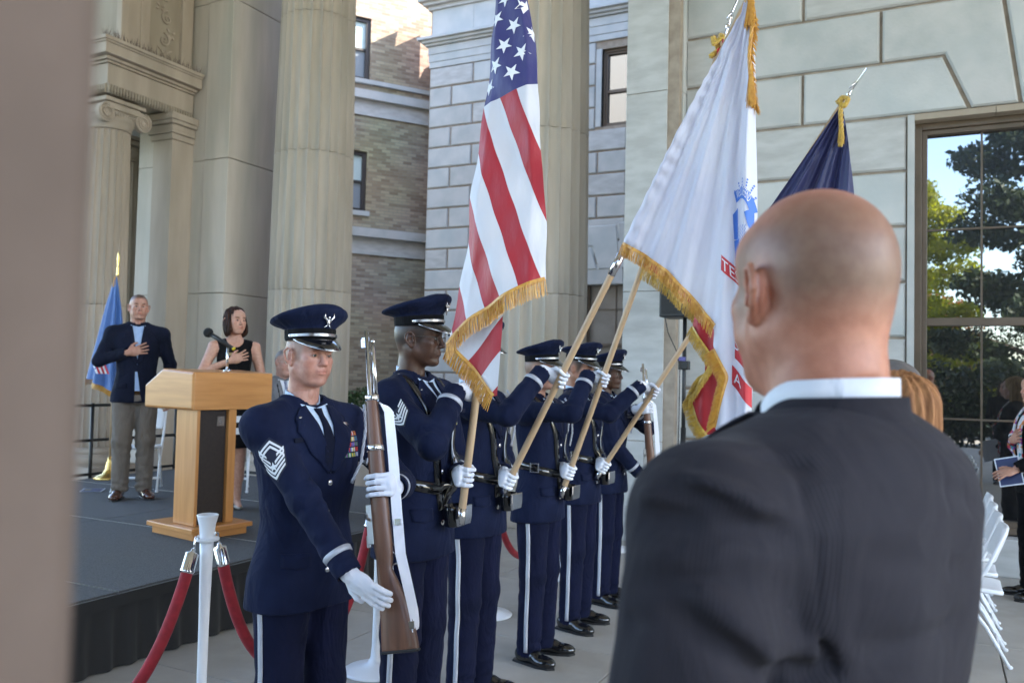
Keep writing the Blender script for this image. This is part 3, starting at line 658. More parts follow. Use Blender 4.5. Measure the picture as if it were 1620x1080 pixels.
def head_colors(p, skin, scalp=None, hairline=None, lips=(.78, .5, .5), brow=(.35, .28, .25), blush=1.0, beard=0):
    x, y, z = p[:, 0], p[:, 1], p[:, 2]; c = np.tile(np.array(skin), (len(p), 1))
    def blend(w, col): c[:] = c*(1-w[:, None])+np.array(col)*w[:, None]
    g = lambda cx, cy, cz, sx, sy, sz: np.exp(-(((x-cx)/sx)**2+((np.abs(y)-cy)/sy)**2+((z-cz)/sz)**2))
    sk = np.array(skin)
    blend(.35*blush*np.clip(g(.07, .045, -.035, .03, .025, .025)+g(.11, 0, -.03, .02, .016, .02)+g(-.01, .085, -.01, .03, .012, .04), 0, 1), sk*np.array([1.05, .72, .68]))
    if beard: blend(beard*np.clip(g(.07, .03, -.085, .05, .05, .035), 0, 1), sk*np.array([.55, .52, .52]))
    blend(.75*np.clip(g(.093, 0, -.0635, .014, .02, .0085)*1.2, 0, 1), sk*np.array(lips))
    for s in (-1, 1):
        w = np.exp(-(((np.abs(y)-.032)/.017)**4+((z-.0235-.10*(np.abs(y)-.03))/.0052)**2))*(x > .06); blend(.85*np.clip(w, 0, 1), sk*np.array(brow))
    w = np.exp(-(((np.abs(y)-.031)/.0125)**4+((z+.0005)/.0038)**2))*(x > .07); blend(.9*np.clip(w, 0, 1), (.035, .028, .025))
    if scalp is not None:
        hl = hairline(x, y, z); blend(np.clip(hl, 0, 1), scalp)
    return c
def short_hair(x, y, z):      # sides and back, fading out above the neck
    a = np.clip((-x-.0+.05+(z)*.35)/.02, 0, 1); b = np.clip((z+.045)/.03, 0, 1); e = np.clip(1-np.exp(-(((x+.012)/.022)**2+((z+.01)/.035)**2))*1.4*(np.abs(y) > .06), 0, 1)
    return a*b*e
def full_hair(x, y, z):
    a = 1/(1+np.exp(-(z-.055-np.clip(x-.02, -.2, .2)*.35+np.clip(-x, 0, .2)*1.6)/.006)); e = np.clip(1-np.exp(-(((x+.012)/.022)**2+((z+.01)/.035)**2))*1.4*(np.abs(y) > .06), 0, 1)
    return a*np.clip((z+.06)/.02, 0, 1)*e

# ---------------- hands
def fist(f, C, A, Fd, s, r=.015, glove=True, k=.006, sc=1.0):
    """hand s (+1 / -1: side on which the back of the hand lies) gripping a bar through C along A; forearm arrives along Fd. Returns the wrist."""
    A = Vector(A).normalized(); Fd = Vector(Fd); Y = (Fd-A*Fd.dot(A)).normalized(); X = A.cross(Y)*s; C = Vector(C); rr = .0090 if glove else .0084
    P = lambda x, y, z: tuple(C+X*x*sc+Y*y*sc+A*z*sc)
    q = r+rr*.9
    B = Matrix((X, Y, A)).transposed()
    f.ell(P(q+.006, -.010, 0), (.019, .047, .043), k*2, rot=B)
    for i in range(4):
        z = .0335-.0215*i; zz = z*.95; L = [1, 1.05, 1, .88][i]
        pts = [P(q+.006, .020, z)]
        for a in (38, 85, 135, 185): a2 = R(a*L); pts.append(P(q*math.cos(a2)*1.05, q*math.sin(a2)*1.15+.002, zz))
        for j, (a, b) in enumerate(zip(pts[:-1], pts[1:])): f.cone(a, b, rr*(1.05-.05*j), rr*(1-.06*j), .0025 if j else k)
    pts = [P(q-.002, -.038, .026), P(.006, -q-.012, .036), P(-q*.7, -q*.75, .038), P(-q*1.15, .004, .030)]
    for j, (a, b) in enumerate(zip(pts[:-1], pts[1:])): f.cone(a, b, rr*1.25-.001*j, rr*1.1-.001*j, .004)
    Wp = P(q-.002, -.085, -.004); f.cone(P(q+.002, -.035, 0), Wp, .031, .026, k*2, sq=(*X, 1.25))
    return Vector(Wp), Y
def flat_hand(f, W, D, Nn, s, spread=.10, curl=.25, rr=.0085, k=.006, sc=1.0):
    """open hand: wrist W, direction D to the fingertips, Nn out of the back of the hand, s=+1 puts the thumb towards D x N"""
    D = Vector(D).normalized(); Nn = Vector(Nn); Nn = (Nn-D*Nn.dot(D)).normalized(); T = D.cross(Nn)*s; W = Vector(W)
    P = lambda d, t_, n=0: tuple(W+(D*d+T*t_+Nn*n)*sc)
    B = Matrix((D, T, Nn)).transposed(); f.ell(P(.052, 0, 0), (.050, .043, .0155), k*2, rot=B); f.cone(P(-.01, 0), P(.03, 0), .027, .030, k*2, sq=(*Nn, 1.3))
    for i, (L, t0) in enumerate(((.070, .032), (.079, .011), (.073, -.010), (.058, -.030))):
        a = (1.5-i)*spread; p = Vector((.088, t0, .0)); d = Vector((math.cos(a), math.sin(a), 0)); pts = [p]; c = 0
        for seg in (.42, .33, .25):
            c += curl*.6; p = p+Vector((d.x*math.cos(c), d.y*math.cos(c), -math.sin(c)))*L*seg; pts.append(p)
        for j, (u, v) in enumerate(zip(pts[:-1], pts[1:])): f.cone(P(*u), P(*v), rr*(1.06-.07*j), rr*(1-.07*j), .003 if j else k)
    pts = [(.02, .028, -.004), (.045, .052, -.008), (.070, .064, -.010), (.090, .066, -.014)]
    for j, (u, v) in enumerate(zip(pts[:-1], pts[1:])): f.cone(P(*u), P(*v), rr*(1.5-.2*j), rr*(1.3-.18*j), .005)
def ik(S, Wr, hint, L1=.305, L2=.275):
    S = Vector(S); Wr = Vector(Wr); d = Wr-S; D = d.length
    if D > (L1+L2)*.995: return S+d*(L1/(L1+L2))
    a = (L1*L1-L2*L2+D*D)/(2*D); hgt = math.sqrt(max(0, L1*L1-a*a)); u = d/D; hv = Vector(hint); hv = (hv-u*hv.dot(u)).normalized(); return S+u*a+hv*hgt

# ---------------- things laid on a surface
SECS = [None]
def front_x(y, z):
    S = SECS[0]; zs = [q[0] for q in S]; z = min(max(z, zs[0]), zs[-1]); cx, rx, ry = (float(np.interp(z, zs, [q[k] for q in S])) for k in (1, 2, 3))
    return cx+rx*max(0., 1-min(1, abs(y)/ry)**2.35)**(1/2.35)
def drape(name, polys, fr, bvh, off, m, parent, thick=0, mi=None, maxe=.022, pmap=None):
    """2-D polygons (or a list of them) in frame fr (4x4: a, b, -projection) dropped on the surface"""
    bm = bmesh.new(); dz = -(fr.to_3x3() @ Vector((0, 0, 1)))
    for pi, poly in enumerate(polys):
        vs = [bm.verts.new((p[0], p[1], 0)) for p in poly]
        f = bm.faces.new(vs); f.material_index = 0 if mi is None else mi[pi]
    bmesh.ops.triangulate(bm, faces=[f for f in bm.faces if len(f.verts) > 4])
    for _ in range(4):
        le = [e for e in bm.edges if e.calc_length() > maxe]
        if not le: break
        bmesh.ops.subdivide_edges(bm, edges=le, cuts=1, use_grid_fill=True)
        bmesh.ops.triangulate(bm, faces=[f for f in bm.faces if len(f.verts) > 4])
    for v in bm.verts:
        if pmap:
            o_, d_, q_ = pmap(v.co.x, v.co.y); h = bvh.ray_cast(o_, d_, .10); v.co = (h[0] if h[0] is not None else q_)-d_*off; continue
        p = fr @ v.co; st_ = .4 if fr is not FRONT or SECS[0] is None else front_x(p.y, p.z)+.035; h = bvh.ray_cast(p-dz*st_, dz, 1.0)
        if h[0] is None: h = bvh.find_nearest(p)
        n = h[1] if h[1].dot(dz) < 0 else -h[1]
        v.co = h[0]+n*off
    me = bpy.data.meshes.new(name); bm.normal_update(); bm.to_mesh(me); bm.free()
    o = link(name, me, m, parent, True)
    if thick: md = o.modifiers.new('s', 'SOLIDIFY'); md.thickness = thick; md.offset = 0
    return o
def strap(name, pts, wdt, bvh, off, m, parent, thick=.003, n=36, free=None):
    P = [Vector(p) for p in pts]; out = []
    L = [0]
    for a, b in zip(P[:-1], P[1:]): L.append(L[-1]+(b-a).length)
    for i in range(n+1):
        t_ = L[-1]*i/n; j = max(k for k in range(len(P)-1) if L[k] <= t_+1e-9); q = P[j].lerp(P[j+1], (t_-L[j])/max(1e-6, L[j+1]-L[j]))
        h = bvh.find_nearest(q); nn = h[1].normalized(); out.append((h[0]+nn*off, nn))
    for _ in range(2):
        out = [out[0]]+[((out[i-1][0]+out[i][0]*2+out[i+1][0])/4, (out[i-1][1]+out[i][1]*2+out[i+1][1]).normalized()) for i in range(1, n)]+[out[-1]]
    vs = []
    for i, (p, nn) in enumerate(out):
        t_ = (out[min(i+1, n)][0]-out[max(i-1, 0)][0]).normalized(); s = t_.cross(nn).normalized(); vs += [p-s*wdt/2-nn*.002, p+nn*.001, p+s*wdt/2-nn*.002]
    fs = []
    for i in range(n): fs += [(i*3, i*3+1, i*3+4, i*3+3), (i*3+1, i*3+2, i*3+5, i*3+4)]
    o = pyobj(name, vs, fs, m, parent, True); md = o.modifiers.new('s', 'SOLIDIFY'); md.thickness = thick; md.offset = 1
    return o
FRONT = Matrix(((0, 0, 1, 0), (1, 0, 0, 0), (0, 1, 0, 0), (0, 0, 0, 1)))          # (a,b) -> (y,z), projects along -x
def side_frame(c, s=-1, tilt=0):   # looks along y on the right (s=-1) or left sleeve
    return Matrix.Translation(c) @ Matrix(((1 if s < 0 else -1, 0, 0, 0), (0, 0, s, 0), (0, 1, 0, 0), (0, 0, 0, 1))) @ Matrix.Rotation(tilt, 4, 'Z')

# ---------------- cloth materials
def cloth(name, col, var, rough=.85, sheen=.03, weave=900, pin=None, bump=.12, crease=.5):
    m = mat(name, col, rough, var=var, scale=7, bump=bump, bscale=weave, sheen=sheen, spec=.09, detail=4)
    if crease:
        t = m.node_tree; pb = t.nodes['Principled BSDF']; b0 = pb.inputs['Normal'].links[0].from_node; tc = t.nodes.new('ShaderNodeTexCoord'); n2 = t.nodes.new('ShaderNodeTexNoise'); n2.inputs['Scale'].default_value = 4.5; n2.inputs['Detail'].default_value = 3; n2.inputs['Distortion'].default_value = 1.4
        mp = t.nodes.new('ShaderNodeMapping'); mp.inputs['Scale'].default_value = (1.5, 1.5, .8); t.links.new(tc.outputs['Object'], mp.inputs[0]); t.links.new(mp.outputs[0], n2.inputs['Vector']); b2 = t.nodes.new('ShaderNodeBump'); b2.inputs['Strength'].default_value = crease; b2.inputs['Distance'].default_value = .045
        t.links.new(n2.outputs[0], b2.inputs['Height']); t.links.new(b2.outputs[0], b0.inputs['Normal'])
    if pin:
        t = m.node_tree; tc = t.nodes.new('ShaderNodeAttribute'); tc.attribute_name = 'pin'; wv = t.nodes.new('ShaderNodeTexWave'); wv.inputs['Scale'].default_value = pin[0]; wv.bands_direction = 'X'; wv.inputs['Distortion'].default_value = .0
        t.links.new(tc.outputs['Vector'], wv.inputs['Vector']); rp = t.nodes.new('ShaderNodeMapRange'); rp.inputs[1].default_value = .82; rp.inputs[2].default_value = 1; rp.inputs[4].default_value = pin[1]
        t.links.new(wv.outputs['Fac'], rp.inputs[0]); mx = t.nodes.new('ShaderNodeMix'); mx.data_type = 'RGBA'; pb = t.nodes['Principled BSDF']; src = pb.inputs['Base Color'].links[0].from_socket
        t.links.new(rp.outputs[0], mx.inputs[0]); t.links.new(src, mx.inputs[6]); mx.inputs[7].default_value = (*pin[2], 1); t.links.new(mx.outputs[2], pb.inputs['Base Color'])
    return m
M['blue'] = cloth('dress_blue_wool', (.010, .0145, .040), (.006, .009, .027))
M['blue_t'] = cloth('dress_blue_trousers', (.008, .010, .031), (.005, .007, .021))
M['navy'] = cloth('navy_blazer', (.010, .012, .026), (.007, .009, .018))
M['suit'] = cloth('charcoal_pinstripe', (.029, .028, .035), (.022, .021, .027), pin=(62, .40, (.075, .072, .088)), crease=.3)
M['grey'] = cloth('grey_wool', (.17, .17, .18), (.13, .13, .14))
M['khaki'] = cloth('taupe_trousers', (.185, .155, .13), (.155, .128, .105), crease=.9)
M['blackc'] = cloth('black_dress', (.008, .008, .009), (.006, .006, .007))
M['whitec'] = cloth('white_shirt', (.72, .75, .80), (.66, .69, .76), weave=600)
M['bluec'] = cloth('light_blue_shirt', (.36, .47, .68), (.31, .42, .63), weave=600)
M['glove'] = cloth('white_glove', (.74, .76, .82), (.66, .68, .76), weave=500, bump=.2)
M['braid'] = mat('silver_braid', (.42, .44, .50), .4, .35, bump=.3, bscale=500)
M['leather'] = mat('patent_leather', (.007, .007, .008), .12, coat=.6)
M['shoe_br'] = mat('brown_leather', (.07, .025, .015), .22, coat=.4)
M['eye'] = mat('eye_white', (.55, .52, .50), .15, coat=.5)
M['iris'] = mat('iris', (.02, .018, .015), .1, coat=.5)
SKIN = {}
def skinmat(name, rough=.48, sss=.12):
    m = mat(name, (.5, .3, .2), rough, attr='tint', var=(.86, .80, .78), scale=55, bump=.10, bscale=380, sss=sss, spec=.42, detail=3, var2=(.92, .85, .83), scale2=14)
    return m
M['skin'] = skinmat('skin'); M['skin_d'] = skinmat('dark_skin', .4, .05)
def hairmat(name, a, b_, rough=.6):
    m = mat(name, a, rough, var=b_, scale=9, stretch=(9, 9, .8), bump=.5, bscale=14, spec=.15, detail=6); return m
M['hair_br'] = hairmat('brown_hair', (.045, .017, .010), (.012, .006, .004)); M['hair_bl'] = hairmat('auburn_blonde_hair', (.36, .17, .07), (.20, .085, .035)); M['hair_gr'] = hairmat('grey_hair', (.16, .15, .15), (.05, .045, .045))
M['hair_y'] = hairmat('blonde_hair', (.42, .25, .10), (.22, .12, .05))

HEADS = {}
def get_head(key, **kw):
    if key not in HEADS: HEADS[key] = head_field(**kw).mesh()
    return HEADS[key]
EYEV = MB(); 
def add_eyes(par, HM, body):
    for s in (-1, 1):
        e = MB().sphere((0, 0, 0), .0116, 12, 8).build('eye', M['eye'], body, True); e.matrix_local = HM @ Matrix.Translation((.0755, s*.031, -.0005))
        i = MB().sphere((0, 0, 0), (.004, .0058, .0058), 10, 6).build('iris', M['iris'], e, True); i.location = (.0095, 0, 0)

def shoe(f, x, y, z=0, yaw=0, L=.29, k=.01):
    c, s = math.cos(yaw), math.sin(yaw); P = lambda a, b, h: (x+a*c-b*s, y+a*s+b*c, z+h); Rm = Matrix.Rotation(yaw, 3, 'Z')
    f.ell(P(.135, .0, .030), (.085, .048, .036), k*2, rot=Rm); f.ell(P(.02, 0, .045), (.075, .040, .045), k*2, rot=Rm); f.cone(P(-.01, 0, .05), P(.09, 0, .05), .040, .034, k*2)
    f.put((x-.2, y-.2, z-.06), (x+.3, y+.2, z), lambda X, Y, Z: Z-z-.004+0*X+0*Y, 0, 's')
def shoe_mesh(pos, yaws, m, parent, h=.006, name='shoe'):
    for (x, y), yw in zip(pos, yaws):
        f = Field((x-.16, y-.16, -.01), (x+.30, y+.16, .13), h); shoe(f, x, y, 0, yw); o = npmesh(name, f.mesh(), m, parent)
        sl = MB().prism([(-.055, -.034), (.03, -.040), (.12, -.048), (.19, -.034), (.218, 0), (.19, .036), (.12, .048), (.03, .040), (-.055, .034), (-.068, 0)], 0, .012, .002, M=Matrix.Translation((x, y, .013)) @ Matrix.Rotation(yw, 4, 'Z') @ Matrix(((1, 0, 0, 0), (0, 0, 1, 0), (0, -1, 0, 0), (0, 0, 0, 1)))).build('sole', M['black'], o)
def trousers(data, m, parent, top=.93, wid=1.0, stance=.095, h=.0085, seed=1, hem=.045, toe=.0, brk=1.0, name='trousers', kneefwd=.01, lean=0):
    f = Field((-.2, -.26, .02), (.22, .26, top+.12), h); w_ = wid
    f.loft([(top-.10, 0, .115*w_, .170*w_), (top+.0, 0, .118*w_, .172*w_), (top+.10, 0, .105*w_, .155*w_)], .03, 2.4)
    for s in (-1, 1):
        hp = (0.0, s*.088, top-.06); kn = (kneefwd, s*(stance+.0), .50); an = (-.005, s*stance, hem)
        f.cone(hp, kn, .100*w_, .076*w_, .03, wr=[(.004, .09, .15, .22, s, 1.2), (.003, .07, .95, .2, 2+s, 1.5)])
        f.cone(kn, an, .076*w_, .068, .03, cut=True, wr=[(.0045*brk, .075, .12, .25, s*2, 1.6), (.006*brk, .06, .88, .16, 1+s, 1.2)])
    f.noise(.0012, 22, seed); return npmesh(name, f.mesh(), m, parent), f
# ================================================================ people
def torso_secs(hem=.80, w=1.0, flare=1.0, belly=0.0):
    return [(hem, -.004, .140*w*flare, .205*w*flare), (.90, -.004, .136*w, .198*w), (1.00, .004+belly*.5, (.122+belly)*w, .178*w), (1.10, .006+belly, (.115+belly*.9)*w, .161*w), (1.20, .006+belly*.5, (.123+belly*.5)*w, .172*w),
            (1.30, .004, .131*w, .192*w), (1.38, -.004, .126*w, .198*w), (1.43, -.012, .110*w, .180*w), (1.47, -.022, .084*w, .135*w), (1.505, -.030, .066, .090), (1.525, -.033, .058, .070)]
def crease(f, pts, w_, amp, ridge=.5, up=(0, 0, 1)):
    """a sunk fold along a polyline with a soft ridge above it"""
    pts = [np.array(p, float) for p in pts]; lo = np.min(pts, 0)-.06; hi = np.max(pts, 0)+.06; sl, X, Y, Z = f.region(lo, hi)
    for k_, (off, am, wd) in enumerate(((0, amp, w_), (1.9*w_, -amp*ridge, w_*1.3))):
        D = None; n = len(pts)-1
        for i, (a, b) in enumerate(zip(pts[:-1], pts[1:])):
            a = a+np.array(up)*off; b = b+np.array(up)*off; ba = b-a; L2 = ba @ ba; x, y, z = X-a[0], Y-a[1], Z-a[2]; t_ = np.clip((x*ba[0]+y*ba[1]+z*ba[2])/L2, 0, 1)
            g_ = (i+t_)/n; e = np.sin(np.pi*np.clip(.06+g_*.88, 0, 1))**.5
            d = np.exp(-((x-ba[0]*t_)**2+(y-ba[1]*t_)**2+(z-ba[2]*t_)**2)/wd**2)*e; D = d if D is None else np.maximum(D, d)
        f.F[sl] += (am*D).astype(np.float32)
def jacket(J, m, parent, w=1.0, hem=.80, h=.0065, seed=0, belly=0.0, flare=1.0, lowz=None, fold=.0032, name='jacket', sl=1.0, big=None, shk=1.0, neckr=.066, nz=1.488, ncy=0.0):
    pts = [Vector(J[k]) for k in ('shr', 'elr', 'wrr', 'shl', 'ell', 'wrl')]
    lo = [min(min(p[i] for p in pts)-.09, (-.17, -.24, 9)[i]) for i in range(3)]; hi = [max(max(p[i] for p in pts)+.09, (.18, .24, 1.54)[i]) for i in range(3)]
    lo[2] = min(lo[2], hem-.01) if lowz is None else lowz
    f = Field(lo, hi, h)
    SECS[0] = torso_secs(hem, w, flare, belly); f.loft(SECS[0], .03, 2.35)
    for s, a, b, c in ((-1, 'shr', 'elr', 'wrr'), (1, 'shl', 'ell', 'wrl')):
        S, E, W_ = (np.array(J[k], float) for k in (a, b, c))
        neck = np.array([-.030, s*.055, nz]); f.cone(neck, S+np.array([0, 0, .008]), .046*shk, .062*shk, .045)
        f.cone(S, E, .066*sl, .056*sl, .032, wr=[(.0035, .075, .98, .20, s*1.0, 1.4), (fold*1.3, .085, .30, .28, 2+s, 1.7)])
        ex = (W_-E)/np.linalg.norm(W_-E)
        f.cone(E, W_, .058*sl, .046*sl, .022, cut=True, wr=[(.0045, .055, .08, .16, s*1.7, 1.2), (fold, .07, .65, .25, .5+s, 1.2)])
        f.cone(W_-ex*.004, W_+ex*.03, .040*sl, .040*sl, .0, mode='s')
    f.cone((-.038+(.007 if nz < 1.48 else 0), ncy, 1.487), (-.030, ncy, 1.62), neckr, neckr, .004, mode='s')
    if big: big(f)
    rg = np.random.default_rng(seed+11)
    for s_, a, b, c in ((-1, 'shr', 'elr', 'wrr'), (1, 'shl', 'ell', 'wrl')):      # pulls fanning out of the elbow bend and the armhole
        S, E, W_ = (np.array(J[k], float) for k in (a, b, c)); u1 = (E-S)/np.linalg.norm(E-S); u2 = (W_-E)/np.linalg.norm(W_-E); bi = u2-u1; bi = bi/(np.linalg.norm(bi)+1e-6); sd = np.cross(u1, u2); sd = sd/(np.linalg.norm(sd)+1e-6)
        for i in range(5):
            c0 = E+bi*.050+u2*rg.uniform(-.03, .05)*(1 if i % 2 else 0)-u1*rg.uniform(0, .06)*(0 if i % 2 else 1)
            for sg in (-1, 1): crease(f, [c0, c0+sd*sg*.035-bi*.012, c0+sd*sg*.05-bi*.05+u1*rg.uniform(-.02, .02)], .0075, rg.uniform(.004, .008), .5, tuple(-u1))
        for i in range(3):
            z = S[2]-.05-.035*i; crease(f, [(S[0]+.05, S[1]-s_*.01, z-.02), (S[0]+.075, S[1]-s_*.06, z), (S[0]+.10, S[1]-s_*.11, z+.015)], .008, .004)
            crease(f, [(S[0]-.05, S[1]-s_*.01, z-.03), (S[0]-.085, S[1]-s_*.06, z), (S[0]-.10, S[1]-s_*.11, z+.015)], .008, .004)
            zz = S[2]-.10-.045*i+rg.uniform(-.01, .01); crease(f, [(S[0]+.06, E[1]*.5+S[1]*.5, zz+.015), (S[0], E[1]*.5+S[1]*.5+s_*.07, zz), (S[0]-.05, E[1]*.5+S[1]*.5+s_*.03, zz+.01)], .009, .0035)
    for i in range(7):
        s_ = rg.choice([-1, 1]); z = rg.uniform(1.05, 1.30) if i < 4 else rg.uniform(.86, 1.0); y0 = s_*rg.uniform(.10, .17); x0 = rg.choice([-1, 1])
        crease(f, [(x0*.09, y0, z), (x0*.12, y0-s_*.05, z+rg.uniform(-.02, .03)), (x0*.13, y0-s_*.10, z+rg.uniform(-.03, .04))], .010, .004)
    f.noise(fold*.55, 16, seed, 6)
    d = f.mesh(); return npmesh(name, d, m, parent), bvh_of(d)
def base_body(J, head_data, HM, colors, m, parent, hands=None, h=.014, neckw=.05, legs=True, top=1.5, arms=True):
    """one skin mesh under the clothes: trunk, arms, legs, joined by the neck to the detailed head"""
    f = Field((-.2, -.36, .04), (.62, .42, 1.56), h)
    f.loft([(.86, 0, .085, .13), (1.0, 0, .08, .125), (1.2, 0, .085, .13), (1.36, -.01, .09, .14), (1.44, -.025, .06, .10), (1.50, -.03, .045, .055), (1.56, -.03, .045, .05)], .03)
    if arms:
        for a, b, c in (('shr', 'elr', 'wrr'), ('shl', 'ell', 'wrl')): f.cone(J[a], J[b], .045, .036, .03); f.cone(J[b], J[c], .036, .024, .01)
    if legs:
        for s in (-1, 1): f.cone((0, s*.085, .88), (0, s*.09, .5), .07, .048, .02); f.cone((0, s*.09, .5), (-.01, s*.09, .08), .046, .03, .02)
    parts = [f.mesh()]; p, t_, q = head_data; parts.append((xf(HM, p), t_, q)); cols = [np.tile(np.array(colors[0]), (len(parts[0][0]), 1)), colors[1]]
    for hd in (hands or []): parts.append(hd); cols.append(np.tile(np.array(colors[2] if len(colors) > 2 else colors[0]), (len(hd[0]), 1)))
    return npmesh('body', joinparts(parts), m, parent, np.concatenate(cols))

LAPEL = [(.046, 1.497), (.072, 1.490), (.104, 1.450), (.080, 1.430), (.112, 1.410), (.078, 1.335), (.012, 1.262), (-.004, 1.275)]
def collar_ring(name, par, m, r0, r1, z0, z1, cx=-.036, front=-.045, gap=20, thick=.003, w=1.0, back=.01, cy=0.0):
    vs = []; n = 40; rows = 5
    for i in range(n+1):
        a = R(gap)+(2*math.pi-2*R(gap))*i/n; c = math.cos(a)
        for j in range(rows):
            t_ = j/(rows-1); r = r0+(r1-r0)*math.sin(t_*math.pi/2); z = z0+(z1-z0)*t_+front*max(0, c)**1.5+back*max(0, -c)
            vs.append((cx+r*c*1.02, cy+r*math.sin(a)*w, z))
    fs = [(i*rows+j, (i+1)*rows+j, (i+1)*rows+j+1, i*rows+j+1) for i in range(n) for j in range(rows-1)]
    o = pyobj(name, vs, fs, m, par, True); md = o.modifiers.new('s', 'SOLIDIFY'); md.thickness = thick; md.offset = 0; return o
def suit_front(J, par, jk, bv, shirt, tie=None, vz=1.265, jm=None, open_=1.0, lap=True, bow=False, offs=.0015, rings=True):
    jm = jm or jk.data.materials[0]; k = (1.5-vz)/.235
    Z = lambda z: 1.5-(1.5-z)*k
    drape('shirt_front', [[(-.060, 1.505), (0, Z(1.262)), (.060, 1.505), (0, 1.49)]], FRONT, bv, offs, shirt, jk)
    if tie is not None:
        drape('necktie', [[(-.016, 1.486), (.016, 1.486), (.010, 1.462), (.030, Z(1.30)), (.0, Z(1.264)), (-.030, Z(1.30)), (-.010, 1.462)]], FRONT, bv, offs+.004, tie, jk, .005)
    if lap:
        for s in (-1, 1): drape('lapel', [[(s*a, Z(b) if b < 1.49 else b) for a, b in LAPEL]], FRONT, bv, offs+.005+.001*s, jm, jk, .005, maxe=.016)
    if rings: collar_ring('shirt_collar', jk, shirt, .063, .060, 1.475, 1.545)
    for s in (-1, 1): 
        o = pyobj('collar_wing', [(.030, s*.004, 1.497), (.034, s*.045, 1.452), (.012, s*.060, 1.488), (.010, s*.052, 1.510)], [(0, 1, 2, 3)], shirt, jk, True); md = o.modifiers.new('s', 'SOLIDIFY'); md.thickness = .003
    if rings: collar_ring('jacket_collar', jk, jm, .084, .071, 1.455, 1.518, front=-.045, gap=42, thick=.006)
def buttons(par, bv, pts, r, m, name='button'):
    for (y, z) in pts:
        h = bv.ray_cast(Vector((front_x(y, z)+.035, y, z)), Vector((-1, 0, 0)), 1)
        if h[0] is None: continue
        o = MB().sphere((0, 0, 0), (r*.5, r, r), 12, 8).build(name, m, par, True); o.location = h[0]
def cuff_braid(par, E_, W_, bv, m, r=.048):
    E_, W_ = Vector(E_), Vector(W_); u = (W_-E_).normalized(); a = u.orthogonal().normalized(); b = u.cross(a); c = W_-u*.075; vs = []; n = 32
    for i in range(n):
        t_ = 2*math.pi*i/n; d = a*math.cos(t_)+b*math.sin(t_)
        for q, (o_, off) in enumerate(((-.010, .0005), (-.008, .003), (.008, .003), (.010, .0005))):
            h = bv.ray_cast(c+u*o_+d*.10, -d, .1); p = h[0] if h[0] is not None else c+u*o_+d*r; vs.append(p+d*off)
    fs = [(i*4+j, ((i+1) % n)*4+j, ((i+1) % n)*4+j+1, i*4+j+1) for i in range(n) for j in range(3)]
    return pyobj('cuff_braid', vs, fs, m, par, True)
def star_poly(cx, cy, r, rot=math.pi/2, k=.40):
    return [(cx+(r if i % 2 == 0 else r*k)*math.cos(rot+math.pi*i/5), cy+(r if i % 2 == 0 else r*k)*math.sin(rot+math.pi*i/5)) for i in range(10)]
def chevrons(par, bv, S_, E_, t_, arcs=5, roofs=2, sc=1.0, tilt=0, s=-1, yaw=0):
    S_, E_ = Vector(S_), Vector(E_); ax = (S_-E_).normalized(); c = S_.lerp(E_, t_); d0 = Vector((math.sin(yaw), s*math.cos(yaw), 0)); d0 = (d0-ax*d0.dot(ax)).normalized(); e0 = ax.cross(d0)*-s*-1
    if e0.x < 0: e0 = -e0
    def pmap(a, b):
        a, b = a*math.cos(tilt)+b*math.sin(tilt), -a*math.sin(tilt)+b*math.cos(tilt); th = a/.062; o = d0*math.cos(th)+e0*math.sin(th); q = c+ax*b; return q+o*.085, -o, q+o*.060
    polys = []; W = .046*sc; N = 10; xs = [-W+2*W*i/N for i in range(N+1)]
    def low(x): return .044*sc*(abs(x)/W)**1.25
    for i in range(arcs):
        y0 = (-.066+.0165*i)*sc; rng_ = [range(N)] if i < 2 else [range(0, 4 if i < 4 else 3), range(6 if i < 4 else 7, N)]
        for rg in rng_:
            for j in rg: polys.append([(xs[j], y0+low(xs[j])), (xs[j+1], y0+low(xs[j+1])), (xs[j+1], y0+low(xs[j+1])+.0098*sc), (xs[j], y0+low(xs[j])+.0098*sc)])
    for i in range(roofs):
        y0 = (.078-.019*i)*sc
        for a, b in ((-W, 0), (0, W)): 
            f = lambda x: y0-.038*sc*abs(x)/W
            m_ = (a+b)/2
            for p, q in ((a, m_), (m_, b)): polys.append([(p, f(p)-.0105*sc), (q, f(q)-.0105*sc), (q, f(q)), (p, f(p))])
    fr = Matrix.Identity(4)
    out = [(-W-.006, .03*sc), (-W-.006, -.026*sc), (-W*.5, -.058*sc), (0, -.076*sc), (W*.5, -.058*sc), (W+.006, -.026*sc), (W+.006, .05*sc if roofs else .03*sc)]
    o = drape('rank_patch', [out+([(0, .09*sc), (-W-.006, .05*sc)] if roofs else [(0, .015*sc)])], fr, bv, .0012, mat('patch_blue', (.004, .007, .026), .8), par, pmap=pmap, maxe=.012)
    drape('rank_chevron', polys, fr, bv, .0028, M['chev'], par, maxe=.012, pmap=pmap)
    drape('rank_star', [star_poly(0, -.020*sc, .019*sc)], fr, bv, .003, M['chev'], par, pmap=pmap)
M['chev'] = mat('silver_thread', (.62, .64, .66), .6); M['capvisor'] = mat('visor', (.006, .006, .007), .08, coat=1); M['silver'] = mat('silver_metal', (.72, .72, .74), .22, 1)
M['tie'] = cloth('dark_tie', (.010, .012, .028), (.008, .010, .02)); M['chrome_dk'] = mat('holster_chrome', (.5, .5, .52), .12, 1)

